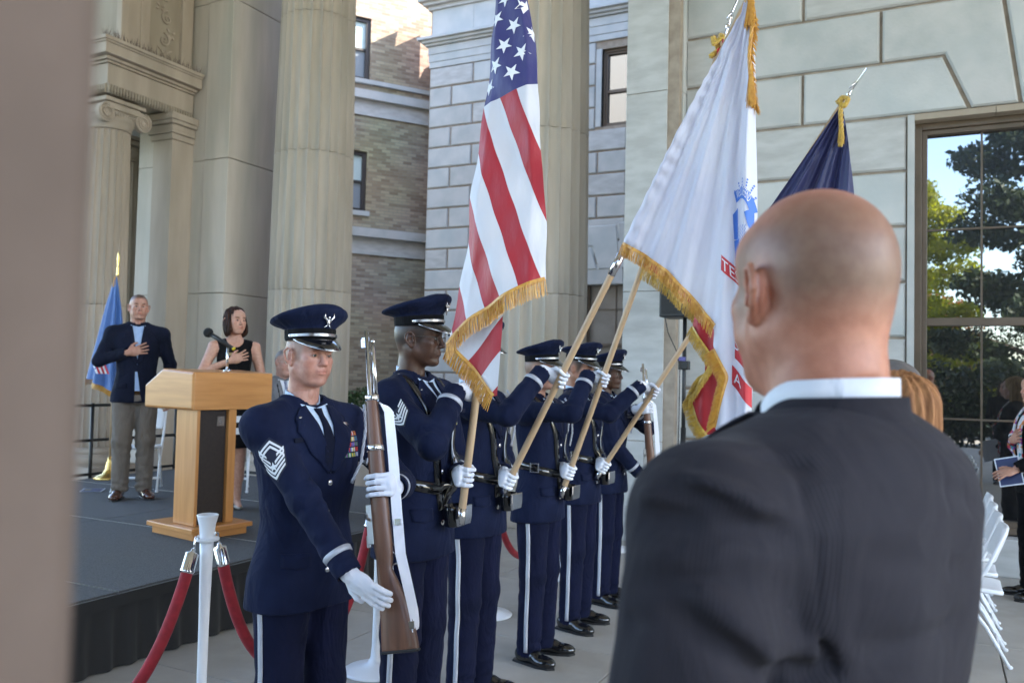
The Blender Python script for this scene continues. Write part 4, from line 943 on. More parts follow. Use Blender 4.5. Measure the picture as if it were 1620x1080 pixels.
def service_cap(par, HM, sc=1.0, tilt=0):
    c = empty('service_cap'); c.parent = par; c.matrix_local = HM @ Matrix.Translation((-.004, 0, .011)) @ Matrix.Rotation(R(-4+tilt), 4, 'Y') @ Matrix.Scale(sc, 4)
    n = 48
    def rings(rows, name, m, closed=True):
        vs = []
        for (z, rx, ry, cx, fr) in rows:
            for i in range(n):
                a = 2*math.pi*i/n; co = math.cos(a); vs.append((cx+rx*co, ry*math.sin(a), z+fr*co+.3*fr*max(0, co)**3))
        fs = [(j*n+i, j*n+(i+1) % n, (j+1)*n+(i+1) % n, (j+1)*n+i) for j in range(len(rows)-1) for i in range(n)]
        if closed: fs.append(tuple((len(rows)-1)*n+i for i in range(n)))
        return pyobj(name, vs, fs, m, c, True)
    rings([(.040, .106, .087, 0, .0), (.082, .108, .090, .0, .004), (.084, .108, .09, 0, .005), (.098, .125, .112, -.004, .012), (.112, .146, .136, -.008, .020), (.122, .153, .145, -.010, .026), (.130, .152, .143, -.010, .028), (.137, .140, .13, -.010, .030), (.142, .10, .095, -.008, .028), (.145, .04, .04, 0, .02)], 'crown', M['blue'])
    rings([(.041, .1085, .0895, 0, .0), (.052, .1100, .091, 0, .001), (.080, .1110, .0925, 0, .004)], 'hat_band', M['blackc'], False)
    vs = []; N = 22; K = 6
    for i in range(N+1):
        a = R(-74+148*i/N); e = math.cos(a*90/74*.98)
        for j in range(K):
            t_ = j/(K-1); r = 1+.0*t_; vs.append((.108*math.cos(a)+.058*t_*e, .0905*math.sin(a)*(1+.04*t_), .046-.036*t_*e**.7-.012*t_*t_*e))
    fs = [(i*K+j, (i+1)*K+j, (i+1)*K+j+1, i*K+j+1) for i in range(N) for j in range(K-1)]
    o = pyobj('visor', vs, fs, M['capvisor'], c, True); md = o.modifiers.new('s', 'SOLIDIFY'); md.thickness = .003
    MB().tube([Vector(vs[i*K+K-1]) for i in range(N+1)], .0022, 6).build('visor_trim', M['silver'], o, True)
    pts = [(.1135*math.cos(R(a)), .095*math.sin(R(a)), .056+.004*math.cos(R(a))) for a in range(-84, 85, 7)]
    st = MB(); 
    for zz in (-.0035, 0, .0035): st.tube([(p[0], p[1], p[2]+zz) for p in pts], .0026, 6)
    st.build('chin_strap', M['silver'], c, True)
    for s in (-1, 1): MB().sphere((.012, s*.0945, .056), (.008, .004, .008), 10, 6).build('strap_button', M['silver'], c, True)
    bd = MB(); Mx = Matrix.Translation((.128, 0, .108)) @ Matrix.Rotation(R(17), 4, 'Y')
    bd.sphere(Mx @ Vector((.0, 0, 0)), (.006, .007, .014), 10, 8); bd.sphere(Mx @ Vector((.0, 0, .017)), (.005, .005, .006), 8, 6)
    for s in (-1, 1):
        for q in range(5):
            a = R(58+q*9); bd.tube([Mx @ Vector((0, s*.006, -.002+q*.002)), Mx @ Vector((.001, s*(.012+.002*q), .012+q*.002)), Mx @ Vector((-.002, s*(.018+.0015*(4-q)), .016+q*.0045))], [.0035, .0035, .0012], 6)
        bd.tube([Mx @ Vector((0, s*.003, -.012)), Mx @ Vector((0, s*.014, -.022))], [.003, .002], 6)
    bd.build('cap_badge', M['silver'], c, True)
    return c

def cord(par, pts, r=.0042, m=None, name='shoulder_cord'):
    P = [Vector(p) for p in pts]; mb = MB(); dense = []
    for i in range(len(P)-1):
        for j in range(10): dense.append(P[i].lerp(P[i+1], j/10))
    for k in range(3):
        q = []
        for i, p in enumerate(dense):
            t_ = (dense[min(i+1, len(dense)-1)]-dense[max(0, i-1)]).normalized(); o = t_.orthogonal().normalized(); a = i*.9+k*2.09; q.append(p+(o*math.cos(a)+t_.cross(o)*math.sin(a))*r*.8)
        mb.tube(q, r*.75, 5)
    return mb.build(name, m or M['braid'], par, True)

def rifle(name, label, top, bot, und):
    """drill rifle from muzzle 'top' to butt 'bot'; und = direction its underside faces"""
    top, bot = Vector(top), Vector(bot); Z = (top-bot); L = Z.length; Z.normalize(); X = Vector(und); X = (X-Z*X.dot(Z)).normalized(); Y = Z.cross(X); k = L/1.08
    r = empty(name, bot, 0, label, 'rifle'); r.matrix_world = Matrix.Translation(bot) @ Matrix((X, Y, Z)).transposed().to_4x4() @ Matrix.Scale(k, 4)
    secs = [(.0, .040, .062, .020), (.015, .040, .062, .022), (.08, .036, .056, .022), (.16, .026, .046, .021), (.22, .012, .034, .020), (.255, .004, .026, .020), (.29, .006, .028, .021), (.33, .004, .032, .024), (.46, .0, .031, .027), (.52, -.002, .029, .026), (.66, -.004, .026, .024), (.80, -.006, .021, .021), (.835, -.007, .018, .018)]
    vs = []; n = 20
    for z, cx, a, b in secs:
        for i in range(n):
            t_ = 2*math.pi*i/n; c, s = math.cos(t_), math.sin(t_); vs.append((cx+a*math.copysign(abs(c)**.75, c), b*math.copysign(abs(s)**.75, s), z))
    fs = [(j*n+i, j*n+(i+1) % n, (j+1)*n+(i+1) % n, (j+1)*n+i) for j in range(len(secs)-1) for i in range(n)]+[tuple(range(n))[::-1], tuple((len(secs)-1)*n+i for i in range(n))]
    st = pyobj('stock', vs, fs, M['wood_dark'], r); auto_smooth(st, 50)
    MB().box((-.022, -.0215, -.010), (.103, .0215, .0)).build('butt_plate', M['black'], r, bevel=.006)
    MB().tube([(-.012, 0, .45), (-.012, 0, 1.08)], .0085, 12).build('barrel', M['steel'], r, True)
    MB().tube([(.008, 0, .84), (.008, 0, 1.035)], .0075, 12).sphere((.008, 0, 1.038), .0085, 10, 6).build('gas_cylinder', M['steel'], r, True)
    MB().box((-.030, -.004, 1.04), (-.004, .004, 1.055)).tube([(-.012, 0, 1.0), (.008, 0, 1.0)], .006, 8).box((-.034, -.002, 1.02), (-.018, .002, 1.05)).build('front_sight', M['steel'], r)
    for z, a, b in ((.835, .023, .021), (.66, .030, .028)):
        MB().lathe([(1, z-.010), (1.06, z-.009), (1.06, z+.009), (1, z+.010)], 24, cap=False, M=Matrix.Translation((-.006, 0, 0)) @ Matrix.Diagonal((a, b, 1, 1))).build('band', M['steel'], r, True)
    MB().box((-.046, -.016, .34), (-.024, .016, .47)).box((-.050, -.010, .33), (-.036, .010, .37)).tube([(-.034, -.015, .42), (-.036, -.045, .425), (-.034, -.052, .44)], .0055, 8).build('receiver', M['steel_b'], r, bevel=.002)
    MB().tube([(.028, 0, .335), (.052, 0, .33), (.058, 0, .30), (.050, 0, .272), (.028, 0, .268)], .0035, 8).tube([(.03, 0, .315), (.042, 0, .300)], .003, 6).build('trigger_guard', M['steel'], r, True)
    sw = MB(); pts = [(.024, .81), (.036, .78), (.040, .60), (.040, .45), (.044, .30), (.076, .12), (.086, .05)]
    P = []
    for i in range(len(pts)-1):
        for j in range(8): t_ = j/8; P.append((pts[i][0]*(1-t_)+pts[i+1][0]*t_, pts[i][1]*(1-t_)+pts[i+1][1]*t_))
    P.append(pts[-1]); vs = []
    for i_, (x, z) in enumerate(P):
        ph = R(62)*math.sin(math.pi*min(1, i_/(len(P)-1)*1.0))**.35; c_, s_ = math.cos(ph)*.018, math.sin(ph)*.018; xo = x+abs(s_)
        vs += [(xo-s_, -c_, z), (xo-s_+.0025*math.cos(ph), -c_-.0025*math.sin(ph), z), (xo+s_+.0025*math.cos(ph), c_-.0025*math.sin(ph), z), (xo+s_, c_, z)]
    fs = [(i*4+j, i*4+(j+1) % 4, (i+1)*4+(j+1) % 4, (i+1)*4+j) for i in range(len(P)-1) for j in range(4)]+[(0, 1, 2, 3)[::-1], tuple(len(vs)-4+j for j in range(4))]
    pyobj('sling', vs, fs, M['glove'], r)
    MB().box((.050, -.018, .395), (.070, .018, .415)).box((.070, -.018, .06), (.094, .018, .085)).tube([(.080, -.012, .06), (.085, 0, .04), (.080, .012, .06)], .003, 6).tube([(.02, -.012, .815), (.04, 0, .80), (.02, .012, .815)], .003, 6).build('swivel', M['steel'], r, bevel=.002)
    return r, (lambda z, x=0, y=0: bot+(Z*z+X*x+Y*y)*k), X, Y, Z

SK_LT = (.50, .27, .19); SK_RED = (.52, .25, .18); SK_DK = (.085, .042, .026); SK_TAN = (.36, .19, .125)
def person(label, loc, rz, s=1.0, group=None, cat='person'):
    o = empty('person', (*loc, loc[2] if len(loc) > 2 else 0)[:3], rz, label, cat, group); o.scale = (s, s, s); return o
def head_mx(z=1.665, x=-.010, yaw=0, pitch=0, roll=0, y=0, s=.94): return Matrix.Translation((x, y, z)) @ Matrix.Rotation(yaw, 4, 'Z') @ Matrix.Rotation(pitch, 4, 'Y') @ Matrix.Rotation(roll, 4, 'X') @ Matrix.Scale(s, 4)

def guard(label, loc, sc, key, hkw, skin, skm, scalp, hm, rt, lt, hintr=(-.2, -1, -.6), hintl=(-.2, 1, -.6), chev=(5, 2), chc=None, harness=False, cords=True, hem=.80, w=1.0, lips=(.78, .5, .5), brow=(.35, .28, .25), h=.0068, fine=False, glasses=False, ribbons=True, rz=0, beard=.0, chsc=1.0, chtilt=0, captilt=0, chyaw=0):
    """rt / lt: functions that add the gloved hand to a field and return (wrist, along) in person space"""
    P = person(label, loc, rz, sc, 'colour guard airmen standing in line')
    J = dict(shr=(-.010, -.192, 1.428), shl=(-.010, .192, 1.428)); wr = []
    for tag_, fn in (('r', rt), ('l', lt)):
        c, build = fn; f = Field(np.array(c)-.17, np.array(c)+.17, .0032 if fine else .0045); W_, al = build(f); sh = Vector(J['sh'+tag_])
        E_ = ik(sh, W_, hintr if tag_ == 'r' else hintl); J['el'+tag_] = tuple(E_); u = (Vector(W_)-E_).normalized(); J['wr'+tag_] = tuple(Vector(W_)+u*.005)
        f.cone(tuple(Vector(W_)-u*.045), tuple(W_), .031, .029, .012); wr.append(f.mesh())
    hd = get_head(key, **hkw); col = head_colors(hd[0], skin, scalp, short_hair, brow=brow, lips=lips, beard=beard)
    body = base_body(J, hd, hm, (skin, col), skm, P); add_eyes(P, hm, body)
    for n_, d in zip(('right', 'left'), wr): npmesh('glove', d, M['glove'], P)
    jk, bv = jacket(J, M['blue'], P, w=w, hem=hem, h=h, seed=int(loc[1]*10), flare=1.0, sl=.94)
    suit_front(J, P, jk, bv, M['whitec'] if False else M['lblue'], M['tie'], vz=1.27)
    buttons(jk, bv, [(0, 1.235), (0, 1.135), (0, 1.035), (0.0, .935)], .011, M['silver'])
    buttons(jk, bv, [(-.085, 1.452), (.085, 1.452)], .012, M['silver'], 'collar_insignia')
    for s in (-1, 1): drape('pocket_flap', [[(s*.065, 1.0), (s*.155, 1.0), (s*.155, .955), (s*.11, .945), (s*.065, .955)]], FRONT, bv, .002, M['blue'], jk, .004)
    for s, q in ((-1, 'r'), (1, 'l')): cuff_braid(jk, J['el'+q], J['wr'+q], bv, M['braid'])
    if chev: chevrons(jk, bv, J['shr'], J['elr'], .50 if chev[1] else .42, chev[0], chev[1], chsc, chtilt, yaw=chyaw)
    if ribbons:
        cols = [mat('ribbon_%s' % n_, c, .7) for n_, c in RIB]; k = 0
        for r_ in range(5):
            for c_ in range(4):
                a, b = .056+c_*.024, 1.405-r_*.0185; p = []; 
                for q in range(3): p.append([(a+q*.007, b), (a+q*.007+.0068, b), (a+q*.007+.0068, b-.0145), (a+q*.007, b-.0145)])
                o = drape('ribbon_bar', p, FRONT, bv, .004, cols, jk, .002, mi=[(k*5+3) % 6, (k*3+r_) % 6, (k*5+3) % 6]); k += 1
        for o in [MB().lathe([(.001, 0), (.018, 0), (.017, .004), (.001, .005)], 14, M=Matrix.Rotation(R(90), 4, 'Y')).build('badge', M['silver'], jk, True)]:
            h_ = bv.ray_cast(Vector((.6, .09, 1.425)), Vector((-1, 0, 0)), 1); o.location = h_[0]
        h_ = bv.ray_cast(Vector((.6, -.10, 1.385)), Vector((-1, 0, 0)), 1)
        o = MB().box((-.002, -.035, -.008), (.003, .035, .008)).build('name_plate', M['tie'], jk, bevel=.002); o.location = h_[0]
    if cords: cord(jk, [(-.01, .205, 1.50), (.05, .235, 1.47), (.085, .225, 1.38), (.075, .215, 1.28), (.03, .205, 1.33), (-.02, .24, 1.36), (-.05, .225, 1.45)]); cord(jk, [(.06, .21, 1.50), (.125, .165, 1.42), (.145, .13, 1.30), (.15, .08, 1.22)])
    if harness:
        for s, q in ((-1, 1), (1, 1)):
            strap('harness_strap', [(-.14, s*.10, 1.30), (-.10, s*.11, 1.46), (-.02, s*.115, 1.51), (.08, s*.10, 1.42), (.15, s*.075, 1.28), (.16, s*.035, 1.10), (.16, s*.012, .99)], .042, bv, .004, M['leather'], P)
        strap('belt', [(-.16, 0, 1.12), (-.1, -.16, 1.12), (.02, -.20, 1.11), (.11, -.13, 1.09), (.15, -.03, 1.07), (.15, .03, 1.07), (.11, .13, 1.09), (.02, .20, 1.11), (-.1, .16, 1.12), (-.16, 0.001, 1.12)], .045, bv, .006, M['leather'], P, n=56)
        b = MB(); 
        for z0, z1, y0, y1 in ((-.028, -.020, -.026, .026), (.020, .028, -.026, .026), (-.020, .020, -.026, -.019), (-.020, .020, .019, .026)): b.box((0, y0, z0), (.006, y1, z1))
        hh = bv.find_nearest(Vector((.05, -.20, 1.11))); o = b.build('belt_buckle', M['silver'], P, bevel=.002); nn = hh[1]; o.matrix_local = Matrix.Translation(hh[0]+nn*.012) @ nn.to_track_quat('X', 'Z').to_matrix().to_4x4()
        sk = MB().lathe([(.030, -.085), (.044, -.08), (.048, -.02), (.050, .0), (.046, .0), (.040, -.06)], 20, M=Matrix.Diagonal((.75, 1.15, 1, 1))).build('pole_socket', M['leather'], P, True); sk.location = (.185, 0, 1.01)
        pv = MB().prism([(-.046, -.075), (.046, -.075), (.056, -.045), (.056, .0), (-.056, .0), (-.056, -.045)], -.006, .004, .003, M=Matrix.Rotation(R(90), 4, 'Z')).build('socket_plate', M['chrome_dk'], sk); pv.location = (.042, 0, .0)
    service_cap(P, hm, tilt=captilt)
    tr, tf = trousers(None, M['blue_t'], P, h=.009, seed=int(loc[1]*7), wid=w); tb = BVHTree.FromPolygons([v.co[:] for v in tr.data.vertices], [p.vertices[:] for p in tr.data.polygons])
    for s in (-1, 1): strap('leg_stripe', [(.02, s*.23, .90), (.02, s*.21, .70), (.02, s*.19, .5), (.014, s*.19, .3), (.01, s*.19, .07)], .022, tb, .002, M['braid'], tr, .002)
    shoe_mesh([(-.03, -.105), (-.03, .105)], [R(-12), R(12)], M['leather'], P)
    if glasses:
        gm = MB(); 
        for s in (-1, 1): gm.tube([hm @ Vector((.100, s*.052, .006)), hm @ Vector((.06, s*.078, .006)), hm @ Vector((-.01, s*.083, .002))], .0015, 6); gm.tube([hm @ Vector((.104-.006*abs(math.cos(a)), s*(.031+.019*math.cos(a)), -.004+.013*math.sin(a))) for a in np.linspace(0, 2*math.pi, 17)], .0012, 5)
        gm.build('glasses', M['bronze_d'], P, True)
    return P
RIB = [('red', (.5, .03, .03)), ('white', (.6, .6, .6)), ('blue', (.05, .12, .4)), ('yellow', (.55, .42, .08)), ('green', (.06, .22, .10)), ('purple', (.22, .1, .3))]
M['lblue'] = cloth('pale_blue_shirt', (.55, .66, .82), (.50, .61, .78), weave=600)
def local(P0, sc, p, rz=0): return tuple(Matrix.Rotation(-rz, 3, 'Z') @ ((Vector(p)-Vector((*P0, 0)))/sc))

# ---------------- 1: airman with the rifle
c1 = (-2.04, 2.45); s1 = 1.005
rf, rp, rX, rY, rZ = rifle('drill_rifle', 'wooden stocked drill rifle with white sling held upright by the first airman', (-1.815, 2.50, 1.78), (-1.602, 2.36, .725), (.93, .36, 0)); z1_ = R(-13); rot1 = lambda v: tuple(Matrix.Rotation(-z1_, 3, 'Z') @ Vector(v))
def h1l(f):
    C = local(c1, s1, rp(.53), z1_); return fist(f, C, rot1(rZ), rot1((.35, -.9, .0)), 1, r=.029, k=.008)
def h1r(f):
    Wp = local(c1, s1, (-1.688, 2.25, .985), z1_); 
    r_ = flat_hand(f, Wp, rot1((.66, .32, -.58)), rot1((.1, -.9, -.30)), 1, spread=.05, curl=.22, rr=.0098); return Vector(Wp), None
g1 = guard('senior airman at the left end with red face, rifle and large sleeve chevrons', c1, s1, 'm1', dict(h=.0026, lines=1, nose=1.15, jaw=1.0, brow=1.25, wide=.96), (.49, .255, .190), M['skin'], (.34, .22, .175), head_mx(1.682, .0, R(-6), R(3)),
      (local(c1, s1, (-1.70, 2.26, .95), z1_), h1r), (local(c1, s1, rp(.53), z1_), h1l), rz=z1_, hintr=(-1.0, -.35, -.35), hintl=(.0, .9, -.7), w=1.02, chc=(-.0, -.27, 1.29), chyaw=R(30), chsc=.95, chtilt=R(22), cords=True, h=.0055, fine=True, beard=.15)
# ---------------- flag poles (bottom, top) held by airmen 2..5
POLES = {2: ((-1.775, 3.12, 1.02), (-1.545, 3.20, 3.42)), 3: ((-1.915, 3.79, 1.06), (-.735, 3.831, 3.40)), 4: ((-1.915, 4.52, .96), (-1.04, 4.58, 3.49)), 5: ((-1.965, 5.22, .99), (-.50, 5.28, 3.27))}
def pole_at(i, z):
    a, b = (Vector(q) for q in POLES[i]); t_ = (z-a.z)/(b.z-a.z); return a.lerp(b, t_)
spec = {2: ((-2.02, 3.15), 1.07, 1.56, 1.205, 'tall airman with thin framed glasses behind the American flag, harness buckle on his side', SK_DK, 'skin_d', (.035, .022, .018), dict(h=.0032, nose=1.15, wide=1.0), (5, 0)),
        3: ((-2.11, 3.85), 1.035, 1.62, 1.115, 'airman mostly hidden by the American flag, white cord on his left shoulder', SK_LT, 'skin', (.20, .13, .10), dict(h=.004), None),
        4: ((-2.08, 4.58), 1.0, 1.62, 1.09, 'airman with closely shaved head whose raised glove covers his face', SK_LT, 'skin', (.22, .14, .10), dict(h=.004), None),
        5: ((-2.12, 5.28), 1.015, 1.55, 1.06, 'olive skinned airman looking down, second from the far end of the line', SK_TAN, 'skin', (.05, .03, .022), dict(h=.004, nose=1.1), None)}
for i, (c, s_, zr, zl, lab, skn, skm, scp, hk, chv) in spec.items():
    a, b = (Vector(q) for q in POLES[i]); A = (b-a).normalized(); Cr, Cl = pole_at(i, zr), pole_at(i, zl)
    Fr = (.8, .25, .75) if i != 2 else (.35, .55, .8)
    def fr(f, Cr=Cr, A=A, Fr=Fr, c=c, s_=s_): return fist(f, local(c, s_, Cr), A, Fr, 1, r=.0165)
    def flh(f, Cl=Cl, A=A, c=c, s_=s_, i=i): return fist(f, local(c, s_, Cl), A, (.55, -.8, -.1), -1, r=.0165)
    guard(lab, c, s_, 'm%d' % i, hk, skn, M[skm], scp, head_mx(1.668, 0, R({2: 12, 5: -8}.get(i, -2)), R(2 if i != 5 else 9)), (local(c, s_, Cr), fr), (local(c, s_, Cl), flh),
          hintr=(-.05, -.75, -.9) if i != 2 else (.25, -.8, -.9), hintl=(-.2, .8, -.8), chev=chv, chc=(.0, -.26, 1.335) if i == 2 else None, chsc=.92, chtilt=R(10) if i == 2 else 0, chyaw=R(15), harness=True, cords=i in (3, 4), ribbons=i in (2, 3, 4), glasses=i == 2, h=.0072 if i < 4 else .0085,
          lips=(.7, .55, .55) if i == 2 else (.78, .5, .5), brow=(.4, .35, .3) if i == 2 else (.35, .28, .25))
# ---------------- 6: far rifle guard
c6 = (-2.17, 5.98)
rf6, rp6, *_ax = rifle('drill_rifle', 'dark wooden drill rifle held upright at the far end of the line', (-1.895, 5.96, 1.74), (-1.80, 5.93, .66), (.93, .36, 0)); z6 = _ax[2]
def h6l(f): return fist(f, local(c6, 1, rp6(.76)), z6, (.93, -.30, .1), -1, r=.026)
def h6r(f): return fist(f, local(c6, 1, rp6(.30)), z6, (.93, .25, -.3), 1, r=.028)
guard('farthest airman of the line, gripping a rifle with both white gloves', c6, 1.0, 'm6', dict(h=.0045), SK_DK, M['skin_d'], (.03, .02, .018), head_mx(1.665, 0, R(-3), R(3)),
      (local(c6, 1, rp6(.30)), h6r), (local(c6, 1, rp6(.76)), h6l), hintr=(-.4, -.7, -.6), hintl=(0, .9, -.5), chev=None, h=.009, ribbons=False)

# ---------------- foreground man in the charcoal suit
cf = (-.150, 1.255); PF = person('bald man in a charcoal pinstripe suit seen from behind, filling the lower right', cf, R(157), 1.06)
hmF = head_mx(1.662, .014, R(-20), R(1), s=1.09); JF = dict(shr=(-.012, -.232, 1.388), shl=(-.012, .246, 1.382), elr=(.02, -.325, 1.125), ell=(-.045, .345, 1.110), wrr=(.20, -.25, .98), wrl=(.03, .30, .89))
hd = head_field(h=.0026, jaw=1.15, wide=1.05, neck=.067, heavy=1, hi=True); 
for z_ in (-.115, -.142): hd.cone((-.105, -.035, z_+.004), (-.105, .035, z_), .004, .004, .010, 's')
hdm = hd.mesh()
def scalpF(x, y, z):
    a = 1/(1+np.exp(-((-x*.55+.045+np.clip(-z+.075, 0, 1)*1.6)-.055)/.012)); b = np.clip((z+.055+.25*np.clip(x, 0, 1))/.05, 0, 1); top = 1/(1+np.exp((z-.085-.5*np.clip(-x-.02, 0, 1))/.010)); e = np.clip(1-np.exp(-(((x+.012)/.028)**2+((z+.012)/.040)**2))*1.5*(np.abs(y) > .06), 0, 1)
    return .85*a*b*top*e*np.clip((.07-x)/.025, 0, 1)
colF = head_colors(hdm[0], (.46, .205, .13), (.20, .13, .09), scalpF, beard=.35, blush=1.3)
red = np.exp(-(((hdm[0][:, 0]+.035)/.055)**2+((hdm[0][:, 1]+.01)/.045)**2))*(hdm[0][:, 2] > .05); colF = colF*(1-.35*red[:, None])+np.array((.62, .20, .15))*.35*red[:, None]
M['skin_f'] = skinmat('skin_close', .46, .15)
bF = base_body(JF, hdm, hmF, ((.43, .195, .125), colF), M['skin_f'], PF); add_eyes(PF, hmF, bF)
def bigfold(f):      # heavy pulls at the armhole and across the upper sleeve
    f.ell((-.055, .01, 1.425), (.088, .15, .075), .05)
    f.cone((-.026, .014, 1.45), (-.026, .014, 1.62), .085, .085, .004, mode='s')
    for pts, w_, amp in (([(.0, .30, 1.43), (-.036, .296, 1.423), (-.081, .271, 1.411)], .010, .011), ([(.012, .307, 1.392), (-.062, .294, 1.400), (-.107, .226, 1.381)], .012, .015), ([(-.054, .227, 1.461), (-.085, .191, 1.448)], .008, .007),
                         ([(-.056, .322, 1.308), (-.091, .293, 1.274), (-.095, .254, 1.235)], .013, .016), ([(-.092, .293, 1.277), (-.088, .24, 1.24), (-.092, .175, 1.23)], .011, .014), ([(-.097, .185, 1.279), (-.102, .164, 1.233)], .010, .016), ([(.0, .325, 1.335), (-.044, .32, 1.338), (-.086, .28, 1.339)], .012, .007),
                         ([(-.118, .043, 1.477), (-.132, -.052, 1.452)], .012, .004), ([(-.146, .024, 1.424), (-.146, -.097, 1.391)], .015, .004), ([(-.132, .143, 1.356), (-.15, -.048, 1.32)], .016, .004), ([(-.127, .125, 1.258), (-.148, -.026, 1.263)], .016, .005), ([(-.06, .30, 1.20), (-.10, .25, 1.15)], .012, .014)): crease(f, [(x*1.10, y*(1.10 if y > .2 else 1.0), z) for x, y, z in pts], w_*1.1, amp*1.35, .55)
    crease(f, [(-.05, .20, 1.478), (-.10, .213, 1.44), (-.125, .222, 1.391), (-.128, .215, 1.337), (-.125, .20, 1.266), (-.12, .19, 1.20), (-.115, .185, 1.1)], .006, .007, .35, (0, .5, 0))
    crease(f, [(-.20, .0, 1.47), (-.20, .0, 1.3), (-.20, .0, 1.1)], .05, .0, 0); crease(f, [(-.155, 0, 1.46), (-.172, 0, 1.38), (-.176, 0, 1.28), (-.165, 0, 1.15), (-.16, 0, 1.0)], .005, .004, .0, (0, 1, 0))
jkF, bvF = jacket(JF, M['suit'], PF, w=1.34, hem=.78, h=.0052, seed=3, belly=.03, fold=.003, sl=1.34, big=bigfold, shk=1.0, neckr=.085, nz=1.452, ncy=.014)
pn = np.array([v.co[:] for v in jkF.data.vertices]); pv = pn[:, 1].copy(); bd0 = np.full(len(pn), .095)
for a_, b_ in (('shl', 'ell'), ('ell', 'wrl'), ('shr', 'elr'), ('elr', 'wrr')):
    A_, B_ = np.array(JF[a_]), np.array(JF[b_]); u_ = (B_-A_)/np.linalg.norm(B_-A_); q_ = pn-A_; t_ = q_ @ u_; dd = np.linalg.norm(q_-np.outer(np.clip(t_, 0, np.linalg.norm(B_-A_)), u_), axis=1)
    e1 = np.cross(u_, [0, 1, 0]); e1 /= np.linalg.norm(e1); e2 = np.cross(u_, e1); th = np.arctan2(q_ @ e2, q_ @ e1); w_ = (dd < bd0) & ((np.abs(pn[:, 1]) > .225) | (pn[:, 2] < 1.0)); pv = np.where(w_, th*.085, pv); bd0 = np.where(w_, dd, bd0)
at = jkF.data.attributes.new('pin', 'FLOAT_VECTOR', 'POINT'); at.data.foreach_set('vector', np.stack([pv, 0*pv, 0*pv], 1).astype('f').ravel())
collar_ring('shirt_collar', jkF, M['whitec'], .085, .081, 1.462, 1.540, cx=-.025, back=.006, front=-.045, cy=.014)
collar_ring('jacket_collar', jkF, M['suit'], .116, .0875, 1.448, 1.518, cx=-.026, front=-.060, gap=40, thick=.008, back=.005, cy=.012)
strap('collar_seam', [(-.02, .095, 1.478), (-.10, .06, 1.472), (-.125, 0, 1.470), (-.10, -.06, 1.472), (-.02, -.095, 1.478)], .006, bvF, .001, M['blackc'], jkF, .001)
suit_front(JF, PF, jkF, bvF, M['whitec'], None, lap=True, rings=False)
bo = MB()
for s in (-1, 1): bo.sphere((.048, s*.034, 1.492), (.014, .032, .024), 14, 10)
bo.sphere((.054, 0, 1.492), (.012, .012, .013), 10, 8).build('bow_tie', M['blackc'], PF, True)
trousers(None, M['suit'], PF, h=.012, wid=1.05); shoe_mesh([(-.03, -.11), (-.03, .11)], [R(-10), R(10)], M['leather'], PF, .009)
fh = Field((-.02, .18, .66), (.16, .40, .92), .006); flat_hand(fh, (.03, .30, .885), (.15, 0, -1), (0, 1, 0), -1, curl=.5); npmesh('hand', fh.mesh(), M['skin_f'], bF, (.52, .27, .19)); 
fh = Field((.1, -.40, .80), (.42, -.05, 1.1), .006); flat_hand(fh, (.20, -.25, .98), (.8, .3, -.2), (0, -1, .2), 1, curl=.6); npmesh('hand', fh.mesh(), M['skin_f'], bF, (.52, .27, .19))

# ---------------- man in the navy blazer on the stage, hand over heart
def palm_on_chest(W, D, N_, s, **k):
    def fn(f): flat_hand(f, W, D, N_, s, **k); return Vector(W), None
    return fn
def civilian(label, loc, rz, sc, key, hkw, skin, scalp, hair, jm, shirt, tm, J, hm, hands, hem=.80, w=1.0, h=.0075, vz=1.25, tie=None, belly=0., shoes=None, blush=1, beard=0, brow=(.35, .28, .25)):
    P = person(label, loc, rz, sc); hd = get_head(key, **hkw); col = head_colors(hd[0], skin, scalp, hair, blush=blush, beard=beard, brow=brow); hs = []
    for (c, fn) in hands:
        f = Field(np.array(c)-.17, np.array(c)+.17, .0045); fn(f); hs.append(f.mesh())
    body = base_body(J, hd, hm, (skin, col, skin), M['skin'], P, hs); add_eyes(P, hm, body)
    jk, bv = jacket(J, jm, P, w=w, hem=hem, h=h, belly=belly, seed=int(abs(loc[0]*9)), sl=.92)
    suit_front(J, P, jk, bv, shirt, tie, vz=vz)
    if tm: trousers(None, tm, P, h=.009, wid=w*1.03, brk=1.4, hem=.06); shoe_mesh([(-.02, -.10), (-.02, .10)], [R(-14), R(14)], shoes or M['leather'], P)
    return P, jk, bv
Wm = (.150, -.045, 1.275); Wl = (.04, .285, .90)
Jm = dict(shr=(-.01, -.20, 1.425), shl=(-.01, .20, 1.425), elr=(.045, -.30, 1.185), ell=(-.01, .275, 1.165), wrr=(.138, -.085, 1.262), wrl=(.03, .275, .905))
def hmR(f): flat_hand(f, (.158, -.075, 1.262), (-.02, .96, .28), (1, .0, .05), -1, spread=.13, curl=.04, rr=.0085)
def hmL(f): flat_hand(f, Wl, (.12, .0, -1), (0, 1, 0), -1, curl=.75, rr=.0085)
PM, jkM, bvM = civilian('man in navy blazer and taupe trousers with hand on heart, standing on the stage', (-6.72, 5.60, .41), R(-38), 1.07, 'mc', dict(h=.0038, lines=1, wide=1.0, jaw=1.05, neck=.062), (.46, .245, .175), (.11, .065, .045), full_hair, M['navy'], M['bluec'], M['khaki'], Jm,
    head_mx(1.668, 0, R(4), 0), [((.15, .03, 1.28), hmR), ((.05, .28, .84), hmL)], hem=.83, w=.99, vz=1.16, belly=.012, shoes=M['shoe_br'])
buttons(jkM, bvM, [(.10, 1.375)], .009, M['silver'], 'lapel_pin')
